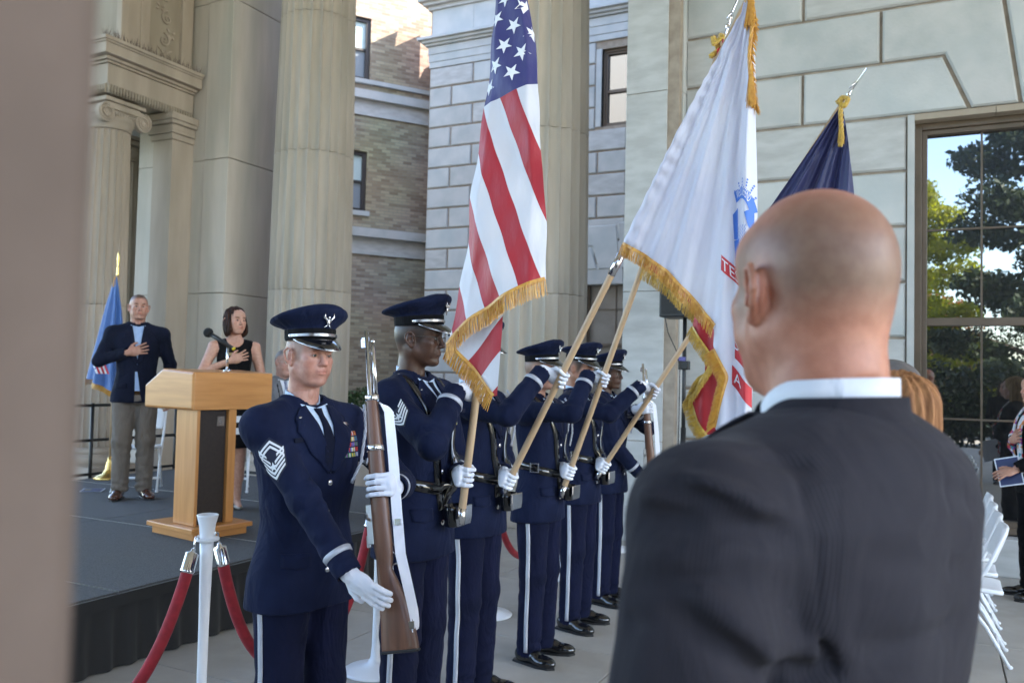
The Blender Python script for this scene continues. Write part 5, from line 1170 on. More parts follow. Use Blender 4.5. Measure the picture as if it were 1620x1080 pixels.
# open front below the button: shirt and belt showing between the jacket fronts
drape('shirt_tail', [[(-.014, 1.10), (.004, 1.10), (.030, .93), (-.012, .93)]], FRONT, bvM, .0015, M['bluec'], jkM)
drape('belt', [[(-.012, .935), (.030, .935), (.034, .90), (-.012, .90)]], FRONT, bvM, .002, M['leather'], jkM)
drape('trouser_gap', [[(-.012, .90), (.034, .90), (.052, .832), (-.012, .832)]], FRONT, bvM, .0015, M['khaki'], jkM)
drape('pocket_flap', [[(-.075, 1.0), (-.165, 1.0), (-.165, .955), (-.075, .955)]], FRONT, bvM, .002, M['navy'], jkM, .004)

# ---------------- woman in black dress behind the lectern
PW = person('woman in sleeveless black dress with white skirt stripes, hand on heart behind the lectern', (-5.56, 5.66, .41), R(-38), 1.03)
hw = get_head('wf', h=.0038, fem=True, nose=.88, jaw=.85, neck=.046, brow=.7, wide=1.02); hmW = head_mx(1.600, 0, R(22), R(-2), s=.98); SKW = (.53, .30, .215)
colW = head_colors(hw[0], SKW, lips=(.85, .42, .42), brow=(.25, .18, .15)); JW = dict(shr=(-.01, -.165, 1.375), shl=(-.01, .165, 1.375), elr=(.03, -.265, 1.15), ell=(.0, .235, 1.12), wrr=(.12, -.055, 1.255), wrl=(.07, .25, .88))
f = Field((-.17, -.36, .03), (.30, .36, 1.50), .0075)
f.loft([(.80, 0, .10, .155), (.95, 0, .095, .15), (1.06, .0, .078, .118), (1.18, .008, .088, .125), (1.28, .008, .09, .138), (1.36, -.01, .075, .135), (1.42, -.022, .05, .08), (1.50, -.03, .042, .046)], .02)
for s, a, b, c in ((-1, 'shr', 'elr', 'wrr'), (1, 'shl', 'ell', 'wrl')):
    f.cone((-.02, s*.06, 1.40), JW[a], .038, .046, .03); f.cone(JW[a], JW[b], .049, .038, .02); f.cone(JW[b], JW[c], .038, .024, .02)
for s in (-1, 1): f.cone((0, s*.08, .86), (.005, s*.07, .46), .078, .050, .02); f.cone((.005, s*.07, .46), (-.01, s*.065, .26), .047, .048, .02); f.cone((-.012, s*.065, .30), (-.005, s*.065, .075), .046, .027, .02); f.cone((-.01, s*.065, .05), (.12, s*.07, .025), .028, .022, .02)
f2 = Field((-.03, -.2, 1.15), (.30, .18, 1.45), .0045); flat_hand(f2, (.13, -.045, 1.258), (-.06, .93, .36), (1, .05, .0), -1, spread=.14, curl=.05, rr=.0075, sc=.92)
f3 = Field((-.02, .1, .62), (.2, .36, .94), .0045); flat_hand(f3, (.07, .25, .885), (.35, -.05, -.95), (.1, 1, 0), -1, spread=.12, curl=.35, rr=.0075, sc=.92)
pB = f.mesh(); parts = [pB, (xf(hmW, hw[0]), hw[1], hw[2]), f2.mesh(), f3.mesh()]
bW = npmesh('body', joinparts(parts), M['skin'], PW, np.concatenate([np.tile(np.array(SKW), (len(pB[0]), 1)), colW]+[np.tile(np.array(SKW), (len(q[0]), 1)) for q in parts[2:]])); add_eyes(PW, hmW, bW)
f = Field((-.17, -.22, .50), (.17, .22, 1.45), .006)
f.loft([(.52, .004, .125, .170), (.70, .002, .122, .175), (.85, 0, .116, .170), (.97, 0, .104, .158), (1.06, 0, .088, .126), (1.18, .01, .100, .134), (1.27, .012, .103, .145), (1.34, -.004, .088, .142), (1.385, -.014, .070, .125), (1.405, -.02, .062, .115)], .02, fold=lambda X, Y, Z: .003*np.sin(Y*55+X*20)*np.clip((1.0-Z)*4, 0, 1))
for s in (-1, 1): f.cone((-.02, s*.075, 1.395), (-.012, s*.118, 1.385), .053, .053, .02)
f.ell((.03, 0, 1.455), (.085, .072, .085), .008, 's')
for s in (-1, 1): f.ell((0, s*.205, 1.32), (.12, .050, .12), .01, 's')
for s in (-1, 1): f.ell((.075, s*.06, 1.26), (.045, .055, .055), .03)
dw = f.mesh(); dr = npmesh('dress', dw, M['blackc'], PW); bd_ = bvh_of(dw)
for z in (.765, .665):
    vs = []; n = 40
    for i in range(n+1):
        a = 2*math.pi*i/n
        for zz in (z-.027, z+.027): h_ = bd_.ray_cast(Vector((math.cos(a)*.4, math.sin(a)*.4, zz)), Vector((-math.cos(a), -math.sin(a), 0)), .5); vs.append(h_[0]+Vector((math.cos(a), math.sin(a), 0))*.002)
    pyobj('skirt_stripe', vs, [(i*2, i*2+2, i*2+3, i*2+1) for i in range(n)], M['whitec'], dr, True)
drape('gold_yoke', [[(-.055, 1.325), (.055, 1.325), (.06, 1.30), (-.06, 1.30)]], FRONT, bd_, .0015, mat('gold_cloth', (.38, .26, .12), .5), dr)
# bobbed brown hair
f = Field((-.16, -.14, -.19), (.13, .14, .15), .0038)
f.ell((-.020, 0, .042), (.104, .088, .088), .015)
for s in (-1, 1): f.ell((-.012, s*.072, -.045), (.055, .028, .095), .03); f.ell((.022, s*.078, -.075), (.030, .020, .060), .02)
f.ell((-.065, 0, -.04), (.050, .075, .085), .03); f.ell((.088, .008, -.045), (.070, .066, .115), .012, 's'); f.ell((.0, 0, -.15), (.08, .058, .09), .01, 's')
X, Y, Z = f.ax[0][:, None, None], f.ax[1][None, :, None], f.ax[2][None, None, :]; f.F += (.0030*np.sin(np.arctan2(Y, -X-.02+.0*Z)*26+Z*14)+.002*np.sin(Y*120+Z*30+X*60)).astype(np.float32)
hx = npmesh('hair', f.mesh(), M['hair_br'], PW); hx.matrix_local = hmW
for s in (-1, 1):
    f = Field((-.07, s*.067-.06, -.01), (.17, s*.067+.06, .07), .005); f.ell((.05, s*.067, .022), (.095, .034, .020), .01); f.ell((.05, s*.067, .05), (.07, .024, .03), .008, 's'); npmesh('flat_shoe', f.mesh(), mat('cream_shoe', (.45, .42, .36), .4), PW)

# ---------------- seated man in grey suit on the stage
Js = dict(shr=(-.01, -.195, 1.425), shl=(-.01, .195, 1.425), elr=(.05, -.26, 1.17), ell=(.05, .26, 1.17), wrr=(.26, -.16, 1.06), wrl=(.26, .16, 1.06))
PS = person('older man with glasses in grey suit and lanyard, seated behind the woman', (-5.22, 5.93, -.0), R(-38), 1.03)
hs_ = get_head('ms', h=.004, heavy=1, nose=1.1, neck=.060); hmS = head_mx(1.655, 0, R(18), 0); colS = head_colors(hs_[0], (.47, .27, .21), (.20, .19, .19), full_hair, brow=(.6, .6, .6))
hl = []
for s in (-1, 1):
    f = Field((.15, s*.16-.13, .90), (.50, s*.16+.13, 1.2), .006); flat_hand(f, (.26, s*.16, 1.05), (1, -.3*s, -.4), (0, 0, 1), s, curl=.3); hl.append(f.mesh())
bS = base_body(Js, hs_, hmS, ((.47, .27, .21), colS, (.47, .27, .21)), M['skin'], PS, hl, legs=False); add_eyes(PS, hmS, bS)
jkS, bvS = jacket(Js, M['grey'], PS, hem=.93, h=.009, belly=.03); suit_front(Js, PS, jkS, bvS, M['whitec'], mat('striped_tie', (.08, .10, .22), .5, var=(.4, .42, .5), scale=40), vz=1.2)
strap('lanyard', [(-.08, .06, 1.52), (.04, .07, 1.46), (.13, .045, 1.30), (.16, .0, 1.14), (.13, -.045, 1.30), (.04, -.07, 1.46), (-.08, -.06, 1.52)], .014, bvS, .008, M['blackc'], PS, n=40)
f = Field((-.2, -.28, .43), (.66, .28, 1.06), .012)
for s in (-1, 1): f.cone((.0, s*.10, .965), (.47, s*.11, .95), .098, .075, .03); f.cone((.47, s*.11, .95), (.45, s*.11, .50), .072, .060, .02, cut=True)
f.ell((0, 0, .97), (.13, .18, .10), .04); npmesh('trousers', f.mesh(), M['grey'], PS)
for s in (-1, 1):
    f = Field((.36, s*.11-.08, .43), (.68, s*.11+.08, .56), .009); shoe(f, .44, s*.11, .435); npmesh('shoe', f.mesh(), M['leather'], PS)
gm = MB()
for s in (-1, 1): gm.tube([hmS @ Vector((.104-.006*abs(math.cos(a)), s*(.031+.019*math.cos(a)), -.004+.013*math.sin(a))) for a in np.linspace(0, 2*math.pi, 17)], .0014, 5); gm.tube([hmS @ Vector((.098, s*.05, .004)), hmS @ Vector((.0, s*.083, .004))], .0014, 5)
gm.build('glasses', M['steel_b'], PS, True)

# ---------------- audience at the right
def hair_long(key, hmx, P, m, length=.22, seed=0, wide=1.0):
    f = Field((-.17, -.15, -.10-length), (.14, .15, .15), .0045)
    f.ell((-.020, 0, .040), (.106, .091, .090), .015); f.ell((-.065, 0, -.06), (.055*wide, .088, .12), .03)
    for s in (-1, 1): f.cone((-.03, s*.070, .0), (-.03, s*.080, -.08-length*.8), .034, .022, .03)
    f.cone((-.075, 0, -.02), (-.075, 0, -.06-length*.85), .060, .038, .04, sq=(1, 0, 0, 1.5)); f.ell((.090, 0, -.04), (.072, .066, .115), .012, 's')
    X, Y, Z = f.ax[0][:, None, None], f.ax[1][None, :, None], f.ax[2][None, None, :]; f.F += (.0032*np.sin(np.arctan2(Y, -X-.02+0*Z)*22+Z*9+seed)+.002*np.sin(Y*130+X*80+Z*16)).astype(np.float32)
    o = npmesh('hair', f.mesh(), m, P); o.matrix_local = hmx; return o
def spectator(label, loc, rz, sc, hair, jm, hl=.2, short=None, J=None, tm=None, head_yaw=0, detail=.01, skin=SK_LT, hands=()):
    P = person(label, loc, rz, sc); J = J or dict(shr=(-.01, -.17, 1.42), shl=(-.01, .17, 1.42), elr=(.0, -.235, 1.15), ell=(.0, .235, 1.15), wrr=(.12, -.16, .98), wrl=(.12, .16, .98))
    hd = get_head('spf' if short is None else 'spm', h=.0045, fem=short is None, neck=.05, nose=.9); hmx = head_mx(1.655, 0, head_yaw, 0)
    col = head_colors(hd[0], skin, short, full_hair if short is not None else None); hs = []
    for (c, fn) in hands: f = Field(np.array(c)-.17, np.array(c)+.17, .005); fn(f); hs.append(f.mesh())
    if not hands:
        for q in ('r', 'l'):
            s = -1 if q == 'r' else 1; W_ = Vector(J['wr'+q]); f = Field(W_-Vector((.15,)*3), W_+Vector((.15,)*3), .007); flat_hand(f, tuple(W_), (W_-Vector(J['el'+q])), (0, s, .2), -s, curl=.4); hs.append(f.mesh())
    b = base_body(J, hd, hmx, (skin, col, skin), M['skin'], P, hs); add_eyes(P, hmx, b)
    jk, bv = jacket(J, jm, P, w=.88, hem=.84, h=detail)
    if short is None: hair_long('x', hmx, P, hair, hl)
    trousers(None, tm or M['blackc'], P, h=.012, wid=.92); shoe_mesh([(-.02, -.09), (-.02, .09)], [R(-10), R(10)], M['leather'], P, .009)
    return P, jk, bv, hmx
spectator('woman with auburn blonde hair, mostly hidden behind the bald man at his right', (-.10, 2.06), R(172), .935, M['hair_bl'], M['blackc'], .24)
spectator('dark jacketed man with greying hair, just visible behind the auburn haired woman', (-.135, 2.72), R(165), .965, None, M['navy'], short=(.12, .115, .115))
Jb = dict(shr=(-.01, -.17, 1.42), shl=(-.01, .17, 1.42), elr=(.06, -.24, 1.19), ell=(.02, .235, 1.15), wrr=(.14, -.03, 1.24), wrl=(.20, .17, 1.03))
def hb(f): flat_hand(f, (.155, -.015, 1.245), (-.02, .95, .25), (1, 0, 0), -1, spread=.1, curl=.05)
def hb2(f): flat_hand(f, (.20, .17, 1.02), (.9, -.1, -.3), (0, .6, .7), 1, curl=.4)
PB, jkB, bvB, hmB = spectator('blonde woman in black with a floral scarf, holding a programme at the right edge', (.68, 7.80), R(196), .98, M['hair_y'], M['blackc'], .22, J=Jb, head_yaw=R(12), hands=[((.15, .05, 1.25), hb), ((.2, .17, 1.02), hb2)])
fs_m = mat('floral_scarf', (.6, .58, .6), .7); t = fs_m.node_tree; vo = t.nodes.new('ShaderNodeTexVoronoi'); vo.inputs['Scale'].default_value = 38; tc = t.nodes.new('ShaderNodeTexCoord'); t.links.new(tc.outputs['Object'], vo.inputs['Vector'])
cr = t.nodes.new('ShaderNodeValToRGB'); sp_ = t.nodes.new('ShaderNodeSeparateColor'); t.links.new(vo.outputs['Color'], sp_.inputs[0]); t.links.new(sp_.outputs[0], cr.inputs[0]); t.links.new(cr.outputs[0], t.nodes['Principled BSDF'].inputs['Base Color'])
cr.color_ramp.interpolation = 'CONSTANT'; e = cr.color_ramp.elements; e[0].color = (.55, .55, .58, 1); e[1].position = .3; e[1].color = (.5, .04, .06, 1)
for p_, c_ in ((.45, (.55, .2, .05, 1)), (.6, (.03, .25, .32, 1)), (.72, (.28, .04, .3, 1)), (.85, (.6, .6, .62, 1))): q = e.new(p_); q.color = c_
for s in (-1, 1): strap('scarf', [(-.06, s*.06, 1.53), (.03, s*.07, 1.49), (.12, s*.055, 1.36), (.15, s*.06, 1.15), (.15, s*.065, .92)], .062, bvB, .012, fs_m, PB, .010, n=30)
for lab, p_, rz_, s_ in (('photographer in a black coat standing out of frame, mirrored dark in the window', (1.02, .95), R(95), .98), ('dark haired woman in black standing out of frame, mirrored in the window', (1.52, .85), R(95), 1.0), ('dark coated guest standing out of frame, mirrored at the right of the window', (2.05, .6), R(95), 1.02)):
    spectator(lab, p_, rz_, s_, M['hair_br'], M['blackc'], .15, detail=.013)
# ================================================================ flags
def interp_poly(P, n):
    P = [Vector((*p, 0)) for p in P]; L = [0]
    for a, b in zip(P[:-1], P[1:]): L.append(L[-1]+(b-a).length)
    out = []
    for i in range(n+1):
        t_ = L[-1]*i/n; j = max(k for k in range(len(P)-1) if L[k] <= t_+1e-9); out.append(P[j].lerp(P[j+1], (t_-L[j])/max(1e-9, L[j+1]-L[j])))
    return out
def smooth_poly(P, n, it=2):
    q = interp_poly(P, n)
    for _ in range(it): q = [q[0]]+[(q[i-1]+q[i]*2+q[i+1])/4 for i in range(1, len(q)-1)]+[q[-1]]
    return q
def by_height(P, z):
    for a, b in zip(P[:-1], P[1:]):
        if (a[1]-z)*(b[1]-z) <= 0 and abs(a[1]-b[1]) > 1e-6: return a[0]+(b[0]-a[0])*(a[1]-z)/(a[1]-b[1])
    return P[0][0] if z > P[0][1] else P[-1][0]
def cloth_patch(name, Lf, Rt, Y, nr, nc, m, parent, uv=None, it=3, thick=.0012):
    A = smooth_poly(Lf, nr, it); B = smooth_poly(Rt, nr, it); vs = []
    for a, b in zip(A, B):
        for j in range(nc+1): p = a.lerp(b, j/nc); vs.append((p.x, Y(p.x, p.y), p.y))
    fs = [(i*(nc+1)+j, (i+1)*(nc+1)+j, (i+1)*(nc+1)+j+1, i*(nc+1)+j+1) for i in range(nr) for j in range(nc)]
    o = pyobj(name, vs, fs, m, parent, True)
    if uv:
        l = o.data.uv_layers.new(name='UVMap')
        for lp in o.data.loops: c = o.data.vertices[lp.vertex_index].co; l.data[lp.index].uv = uv(c.x, c.z)
    return o
M['gold'] = mat('gold_fringe', (.62, .33, .045), .42, var=(.50, .22, .02), scale=60, sheen=.4, spec=.6)
M['gold2'] = mat('old_gold_fringe', (.56, .36, .05), .45, var=(.40, .24, .03), scale=60, sheen=.4)
def fringe(pts, Y, out, L, m, parent, step=.0021, band=.010, yo=-.004, name='fringe', jit=.25):
    """hanging threads from a hem line of (x, z) points; out = 2-D direction of the threads (tuple or function)"""
    q = smooth_poly(pts, max(4, int(sum((Vector(b)-Vector(a)).length for a, b in zip(pts[:-1], pts[1:]))/.012))); vs = []; fs = []; rg = random.Random(len(pts)*7+int(L*999))
    for i, p in enumerate(q):
        d = (q[min(i+1, len(q)-1)]-q[max(0, i-1)]).normalized(); n_ = Vector((-d.y, d.x, 0)); n_ = n_ if n_.dot(Vector((*out, 0))) > 0 else -n_
        for k_, w_ in ((-band, -.001), (0, -.003), (band*.5, -.002)): c = p+n_*k_; vs.append((c.x, Y(c.x, c.y)+yo+w_, c.y))
    for i in range(len(q)-1):
        for j in range(2): fs.append((i*3+j, (i+1)*3+j, (i+1)*3+j+1, i*3+j+1))
    tot = sum((b-a).length for a, b in zip(q[:-1], q[1:])); n = int(tot/step)
    for i in range(n):
        t_ = (i+rg.random()*.6)/n*(len(q)-1); j = min(int(t_), len(q)-2); p = q[j].lerp(q[j+1], t_-j); o_ = Vector((*out, 0)).normalized(); o_ = Vector((o_.x+rg.uniform(-jit, jit)*.5, o_.y-.05, 0)).normalized()
        l = L*rg.uniform(.92, 1.05); w_ = .0015; sd = Vector((-o_.y, o_.x, 0))*w_; yy = yo+rg.uniform(-.006, .003); b = len(vs)
        for s, k_ in ((0, 1), (.5, 1.15), (1, .7)):
            c = p+o_*l*s+Vector((0, -.004*s*s, 0)); base = Y(p.x, p.y)+yy-.003*math.sin(s*3)
            vs += [(c.x-sd.x*k_, base, c.y-sd.y*k_), (c.x, base-.0018, c.y), (c.x+sd.x*k_, base, c.y+sd.y*k_)]
        for s in range(2):
            for u in range(2): fs.append((b+s*3+u, b+s*3+u+1, b+(s+1)*3+u+1, b+(s+1)*3+u))
    o = pyobj(name, vs, fs, m, parent, False); tag(o, kind='stuff'); return o
def flagpole(i, label, fin=True, ferrule=None, top=None):
    a, b = (Vector(q) for q in POLES[i]); d = (b-a).normalized(); r = empty('flagpole', a, 0, label, 'flagpole', None); r.matrix_world = Matrix.Translation(a) @ d.to_track_quat('Z', 'Y').to_matrix().to_4x4(); L = (b-a).length
    MB().tube([(0, 0, 0), (0, 0, .04), (0, 0, L*.5), (0, 0, L)], [.013, .0165, .0165, .0155], 16).build('pole', M['pole'], r, True)
    MB().tube([(0, 0, -.012), (0, 0, .055)], .0185, 14).build('ferrule', M['steel'], r, True)
    if ferrule: 
        z = (Vector(ferrule)-a).length; MB().tube([(0, 0, z-.055), (0, 0, z+.055)], .0195, 14).build('joint_ferrule', M['steel'], r, True)
    if fin:
        z = L; MB().lathe([(.0165, z-.03), (.018, z), (.012, z+.02), (.009, z+.05), (.013, z+.06), (.009, z+.07), (.006, z+.09)], 14).prism([(-.004, z+.08), (.004, z+.08), (.020, z+.125), (.0, z+.235), (-.020, z+.125)], -.004, .004, .003).build('spearhead', M['steel'], r)
        for s in (-1, 1): MB().tube([(0, 0, z+.10), (s*.022, 0, z+.13), (s*.036, .006, z+.105), (s*.034, .008, z+.085), (s*.024, .008, z+.085)], [.006, .006, .005, .004, .003], 8).build('spear_wing', M['silver'], r, True)
    return r
# ---- American flag (two layers folded about its left edge)
US_L = [(-1.697,3.419),(-1.686,3.101),(-1.691,2.961),(-1.7,2.823),(-1.702,2.658),(-1.715,2.415),(-1.73,2.203),(-1.744,2.019),(-1.758,1.864),(-1.767,1.749)]
US_R = [(-1.575,3.393),(-1.534,3.186),(-1.482,3.011),(-1.458,2.817),(-1.42,2.546),(-1.391,2.286),(-1.364,2.008)]
US_H = [(-1.767,1.749),(-1.734,1.80),(-1.648,1.863),(-1.54,1.925),(-1.447,1.973),(-1.364,2.008)]
def us_s(x, z): return 10.6363*x+4.6564*z+5.303
def us_y(x, z):
    s = us_s(x, z); l = by_height(US_L, z); r = by_height(US_R, z); t_ = (x-l)/max(.02, r-l)
    return 2.93+(z-1.6)*.12+.016*math.sin(s*1.5+.6)*min(1, max(0, (3.4-z)))+.007*math.sin(s*3.1+z*2.0)+.004*math.sin(x*38-z*21)+.03*max(0, .16-t_)/.16+.035*max(0, t_-.86)/.14
fm = bpy.data.materials.new('stars_and_stripes'); fm.use_nodes = True; t = fm.node_tree; pb = t.nodes['Principled BSDF']; pb.inputs['Roughness'].default_value = .5; pb.inputs['Sheen Weight'].default_value = .3
uvn = t.nodes.new('ShaderNodeUVMap'); sx = t.nodes.new('ShaderNodeSeparateXYZ'); t.links.new(uvn.outputs[0], sx.inputs[0])
def mth(op, a, b=None):
    n = t.nodes.new('ShaderNodeMath'); n.operation = op
    for k, v in enumerate((a, b)):
        if v is None: continue
        if isinstance(v, (int, float)): n.inputs[k].default_value = v
        else: t.links.new(v, n.inputs[k])
    return n.outputs[0]
odd = mth('MODULO', mth('ADD', mth('FLOOR', sx.outputs[0]), 40), 2); blu = mth('GREATER_THAN', sx.outputs[1], 0)
def rgbmix(f, a, b):
    n = t.nodes.new('ShaderNodeMix'); n.data_type = 'RGBA'; t.links.new(f, n.inputs[0])
    for k, v in ((6, a), (7, b)):
        if isinstance(v, tuple): n.inputs[k].default_value = (*v, 1)
        else: t.links.new(v, n.inputs[k])
    return n.outputs[2]
c1_ = rgbmix(odd, (.66, .66, .70), (.40, .012, .022)); c2_ = rgbmix(blu, c1_, (.035, .034, .16)); t.links.new(c2_, pb.inputs['Base Color'])
def silk(m, tr=.25):
    t = m.node_tree; pb = t.nodes['Principled BSDF']; tl = t.nodes.new('ShaderNodeBsdfTranslucent'); mx = t.nodes.new('ShaderNodeMixShader'); mx.inputs[0].default_value = tr
    if pb.inputs['Base Color'].links: t.links.new(pb.inputs['Base Color'].links[0].from_socket, tl.inputs[0])
    else: tl.inputs[0].default_value = pb.inputs['Base Color'].default_value
    no = t.nodes.new('ShaderNodeTexNoise'); tc = t.nodes.new('ShaderNodeTexCoord'); mp = t.nodes.new('ShaderNodeMapping'); mp.inputs['Scale'].default_value = (16, 16, 6); mp.inputs['Rotation'].default_value = (0, .5, 0)
    no.inputs['Detail'].default_value = 6; no.inputs['Scale'].default_value = 1; t.links.new(tc.outputs['Object'], mp.inputs[0]); t.links.new(mp.outputs[0], no.inputs['Vector']); bp = t.nodes.new('ShaderNodeBump'); bp.inputs['Strength'].default_value = .5; bp.inputs['Distance'].default_value = .02
    t.links.new(no.outputs[0], bp.inputs['Height']); t.links.new(bp.outputs[0], pb.inputs['Normal']); t.links.new(pb.outputs[0], mx.inputs[1]); t.links.new(tl.outputs[0], mx.inputs[2]); t.links.new(mx.outputs[0], t.nodes['Material Output'].inputs[0])
silk(fm, .22)
cz = lambda x: 2.753+(x+1.696)*.272
US = empty('american_flag', (0, 0, 0), 0, 'American flag with gold fringe hanging from the tall airman\'s pole', 'flag')
flagpole(2, 'light wooden pole of the American flag, held by the tall airman')
Lp = smooth_poly(US_L, 90, 2)
cloth_patch('flag_cloth', US_L, US_R, us_y, 110, 40, fm, US, lambda x, z: (us_s(x, z), z-cz(x)))
# the patch rows end on a straight line; extend down to the sloping hem
def hemfill():
    vs = []; n = 30; k = 10
    for i in range(n+1):
        h = interp_poly(US_H, n)[i]; x = h.x; zt = 1.749+(x+1.767)*(2.008-1.749)/(1.403-1.0) if False else 1.749+(x+1.767)/(.403)*(.259)
        for j in range(k+1): z = zt+(h.y-zt)*j/k; vs.append((x, us_y(x, z), z))
    return vs, n, k
st = []
P0 = Vector((-1.6485, 2.9153)); Av = Vector((.086, -.0444)); Bv = Vector((-.0372, -.0821))
for a in range(-4, 5):
    for b in range(-6, 4):
        c = P0+Av*a+Bv*b
        if c.y < cz(c.x)+.035 or c.y > 3.38: continue
        l, r = by_height(US_L, c.y), by_height(US_R, c.y)
        if c.x < l-.006 or c.x > r+.004: continue
        poly = star_poly(c.x, c.y, .0375, R(-14)+.07*a, .385); ok = [(min(max(x, by_height(US_L, z)+.002), by_height(US_R, z)-.002), z) for x, z in poly]
        vs = [(c.x, us_y(c.x, c.y)-.0035, c.y)]+[(x, us_y(x, z)-.0035, z) for x, z in ok]
        o = pyobj('star', vs, [(0, i+1, (i+1) % 10+1) for i in range(10)], M['star'] if 'star' in M else M.setdefault('star', mat('star_white', (.72, .72, .74), .6)), US); o.modifiers.new('s', 'SOLIDIFY').thickness = .0012
fringe(US_H, us_y, (.12, -1), .062, M['gold'], US)
US_T = [(-1.770, 1.752), (-1.664, 1.655), (-1.55, 1.548)]
def ub_s(x, z):
    n_ = Vector((.77, -.643)).normalized(); d = (Vector((x, z))-Vector((-1.562, 1.835))).dot(n_); return d/.089
def ub_y(x, z): return 2.975+(z-1.6)*.12+.012*math.sin(x*30+1)
cloth_patch('flag_cloth', [(-1.768, 1.765), (-1.768, 1.752), (-1.55, 1.548)], [(-1.54, 1.96), (-1.535, 1.8), (-1.535, 1.552)], ub_y, 30, 16, fm, US, lambda x, z: (ub_s(x, z)-1+40 if True else 0, -1), 1)
fringe(US_T, ub_y, (-.45, -.9), .062, M['gold'], US)
cord(US, [(-1.55, 3.18, 3.44), (-1.50, 3.10, 3.36), (-1.56, 3.08, 3.30)], .005, M['gold'], 'gold_cord')

# ---- white flag (airman 3)
def plain(name, c, v): m = mat(name, c, .5, var=v, scale=3, sheen=.3); silk(m, .22); return m
WH = plain('white_silk', (.70, .71, .80), (.64, .65, .77)); RD = plain('scarlet_silk', (.42, .010, .018), (.33, .008, .014)); NV = plain('navy_silk', (.030, .035, .13), (.022, .026, .10)); LB = plain('light_blue_silk', (.07, .17, .44), (.055, .14, .38))
AR_L = [(-0.768,3.301),(-0.948,2.958),(-1.118,2.649),(-1.290,2.317),(-1.318,2.257),(-1.219,2.202),(-1.098,2.116),(-0.991,2.001),(-0.879,1.87),(-0.883,1.766),(-0.82,1.65),(-0.844,1.552),(-0.873,1.426),(-0.821,1.299)]
AR_R = [(-0.736,3.298),(-0.718,3.142),(-0.714,2.803),(-0.705,2.494),(-0.702,2.189),(-0.703,1.858),(-0.711,1.584),(-0.718,1.305)]
def ar_y(x, z):
    h = 3.34-z; ph = (x+.70)/max(.05, h*.5+.06); e = min(1, max(0, (x+1.33)/.5)); q = math.exp(-((x+.75-.02*z)/.14)**2)
    return 3.765+.020*math.sin(ph*13)*e*min(1, h)+.026*q*math.sin(x*62+.4)+.009*math.sin(ph*29+z*3)+.004*math.sin(ph*71)+.007*math.sin(z*60+x*45+2*math.sin(z*17))*max(0, 1-abs((x+1.09)-(z-2.65)*.515)/.09)
AR = empty('white_flag', (0, 0, 0), 0, 'white gold fringed flag with red scroll lettering and a blue seal', 'flag')
flagpole(3, 'pale wooden pole of the white flag', ferrule=tuple(pole_at(3, 2.165)))
hrows = []
for z in list(np.linspace(3.298, 1.30, 30)): hrows.append((by_height(AR_L[:5], z) if z > 2.257 else by_height(AR_L[4:], z), z))
cloth_patch('flag_cloth', [(x, z) for x, z in hrows], [(by_height(AR_R, z), z) for x, z in hrows], ar_y, 170, 60, WH, AR, it=0)
fringe(AR_L[4:9], ar_y, (-.25, -1), .052, M['gold'], AR)
fringe(AR_L[9:13], ar_y, (-.75, -.5), .045, M['gold'], AR)
fringe([(-0.742,3.316),(-0.722,3.2),(-0.735,3.032),(-0.722,2.889),(-0.716,2.82)], ar_y, (.55, -1), .038, M['gold'], AR, step=.0022, name='fringe', jit=.9)
cord(AR, [(-.77, 3.79, 3.40), (-.73, 3.74, 3.36), (-.72, 3.72, 3.22), (-.735, 3.72, 3.05), (-.72, 3.72, 2.90)], .006, M['gold'], 'gold_cord')
def flat_print(name, polys, Y, yo, m, parent, sub=.012):
    bm = bmesh.new()
    for p in polys: bm.faces.new([bm.verts.new((x, 0, z)) for x, z in p])
    bmesh.ops.triangulate(bm, faces=bm.faces[:])
    for _ in range(4):
        le = [e for e in bm.edges if e.calc_length() > sub]
        if not le: break
        bmesh.ops.subdivide_edges(bm, edges=le, cuts=1); bmesh.ops.triangulate(bm, faces=[f for f in bm.faces if len(f.verts) > 3])
    for v in bm.verts: v.co.y = Y(v.co.x, v.co.z)+yo
    me = bpy.data.meshes.new(name); bm.to_mesh(me); bm.free(); return link(name, me, m, parent)
def text_print(txt, org, ex, ez, size, Y, yo, m, parent, name='lettering', curve=None):
    cu = bpy.data.curves.new('t', 'FONT'); cu.body = txt; cu.size = 1; cu.resolution_u = 2; o = bpy.data.objects.new('t', cu); COL.objects.link(o)
    me = bpy.data.meshes.new_from_object(o); bpy.data.objects.remove(o); bm = bmesh.new(); bm.from_mesh(me)
    bmesh.ops.subdivide_edges(bm, edges=[e for e in bm.edges if e.calc_length() > .3], cuts=2)
    ex, ez = Vector(ex), Vector(ez)
    for v in bm.verts:
        if curve: p = curve(v.co.x*size, v.co.y*size)
        else: p = Vector(org)+ex*v.co.x*size+ez*v.co.y*size
        v.co = Vector((p[0], Y(p[0], p[1])+yo, p[1]))
    m2 = bpy.data.meshes.new(name); bm.to_mesh(m2); bm.free(); return link(name, m2, m, parent)
PR = {k: mat('print_'+k, c, .6) for k, c in (('red', (.50, .02, .03)), ('blue', (.05, .16, .55)), ('white', (.72, .72, .76)), ('gold', (.55, .38, .05)))}
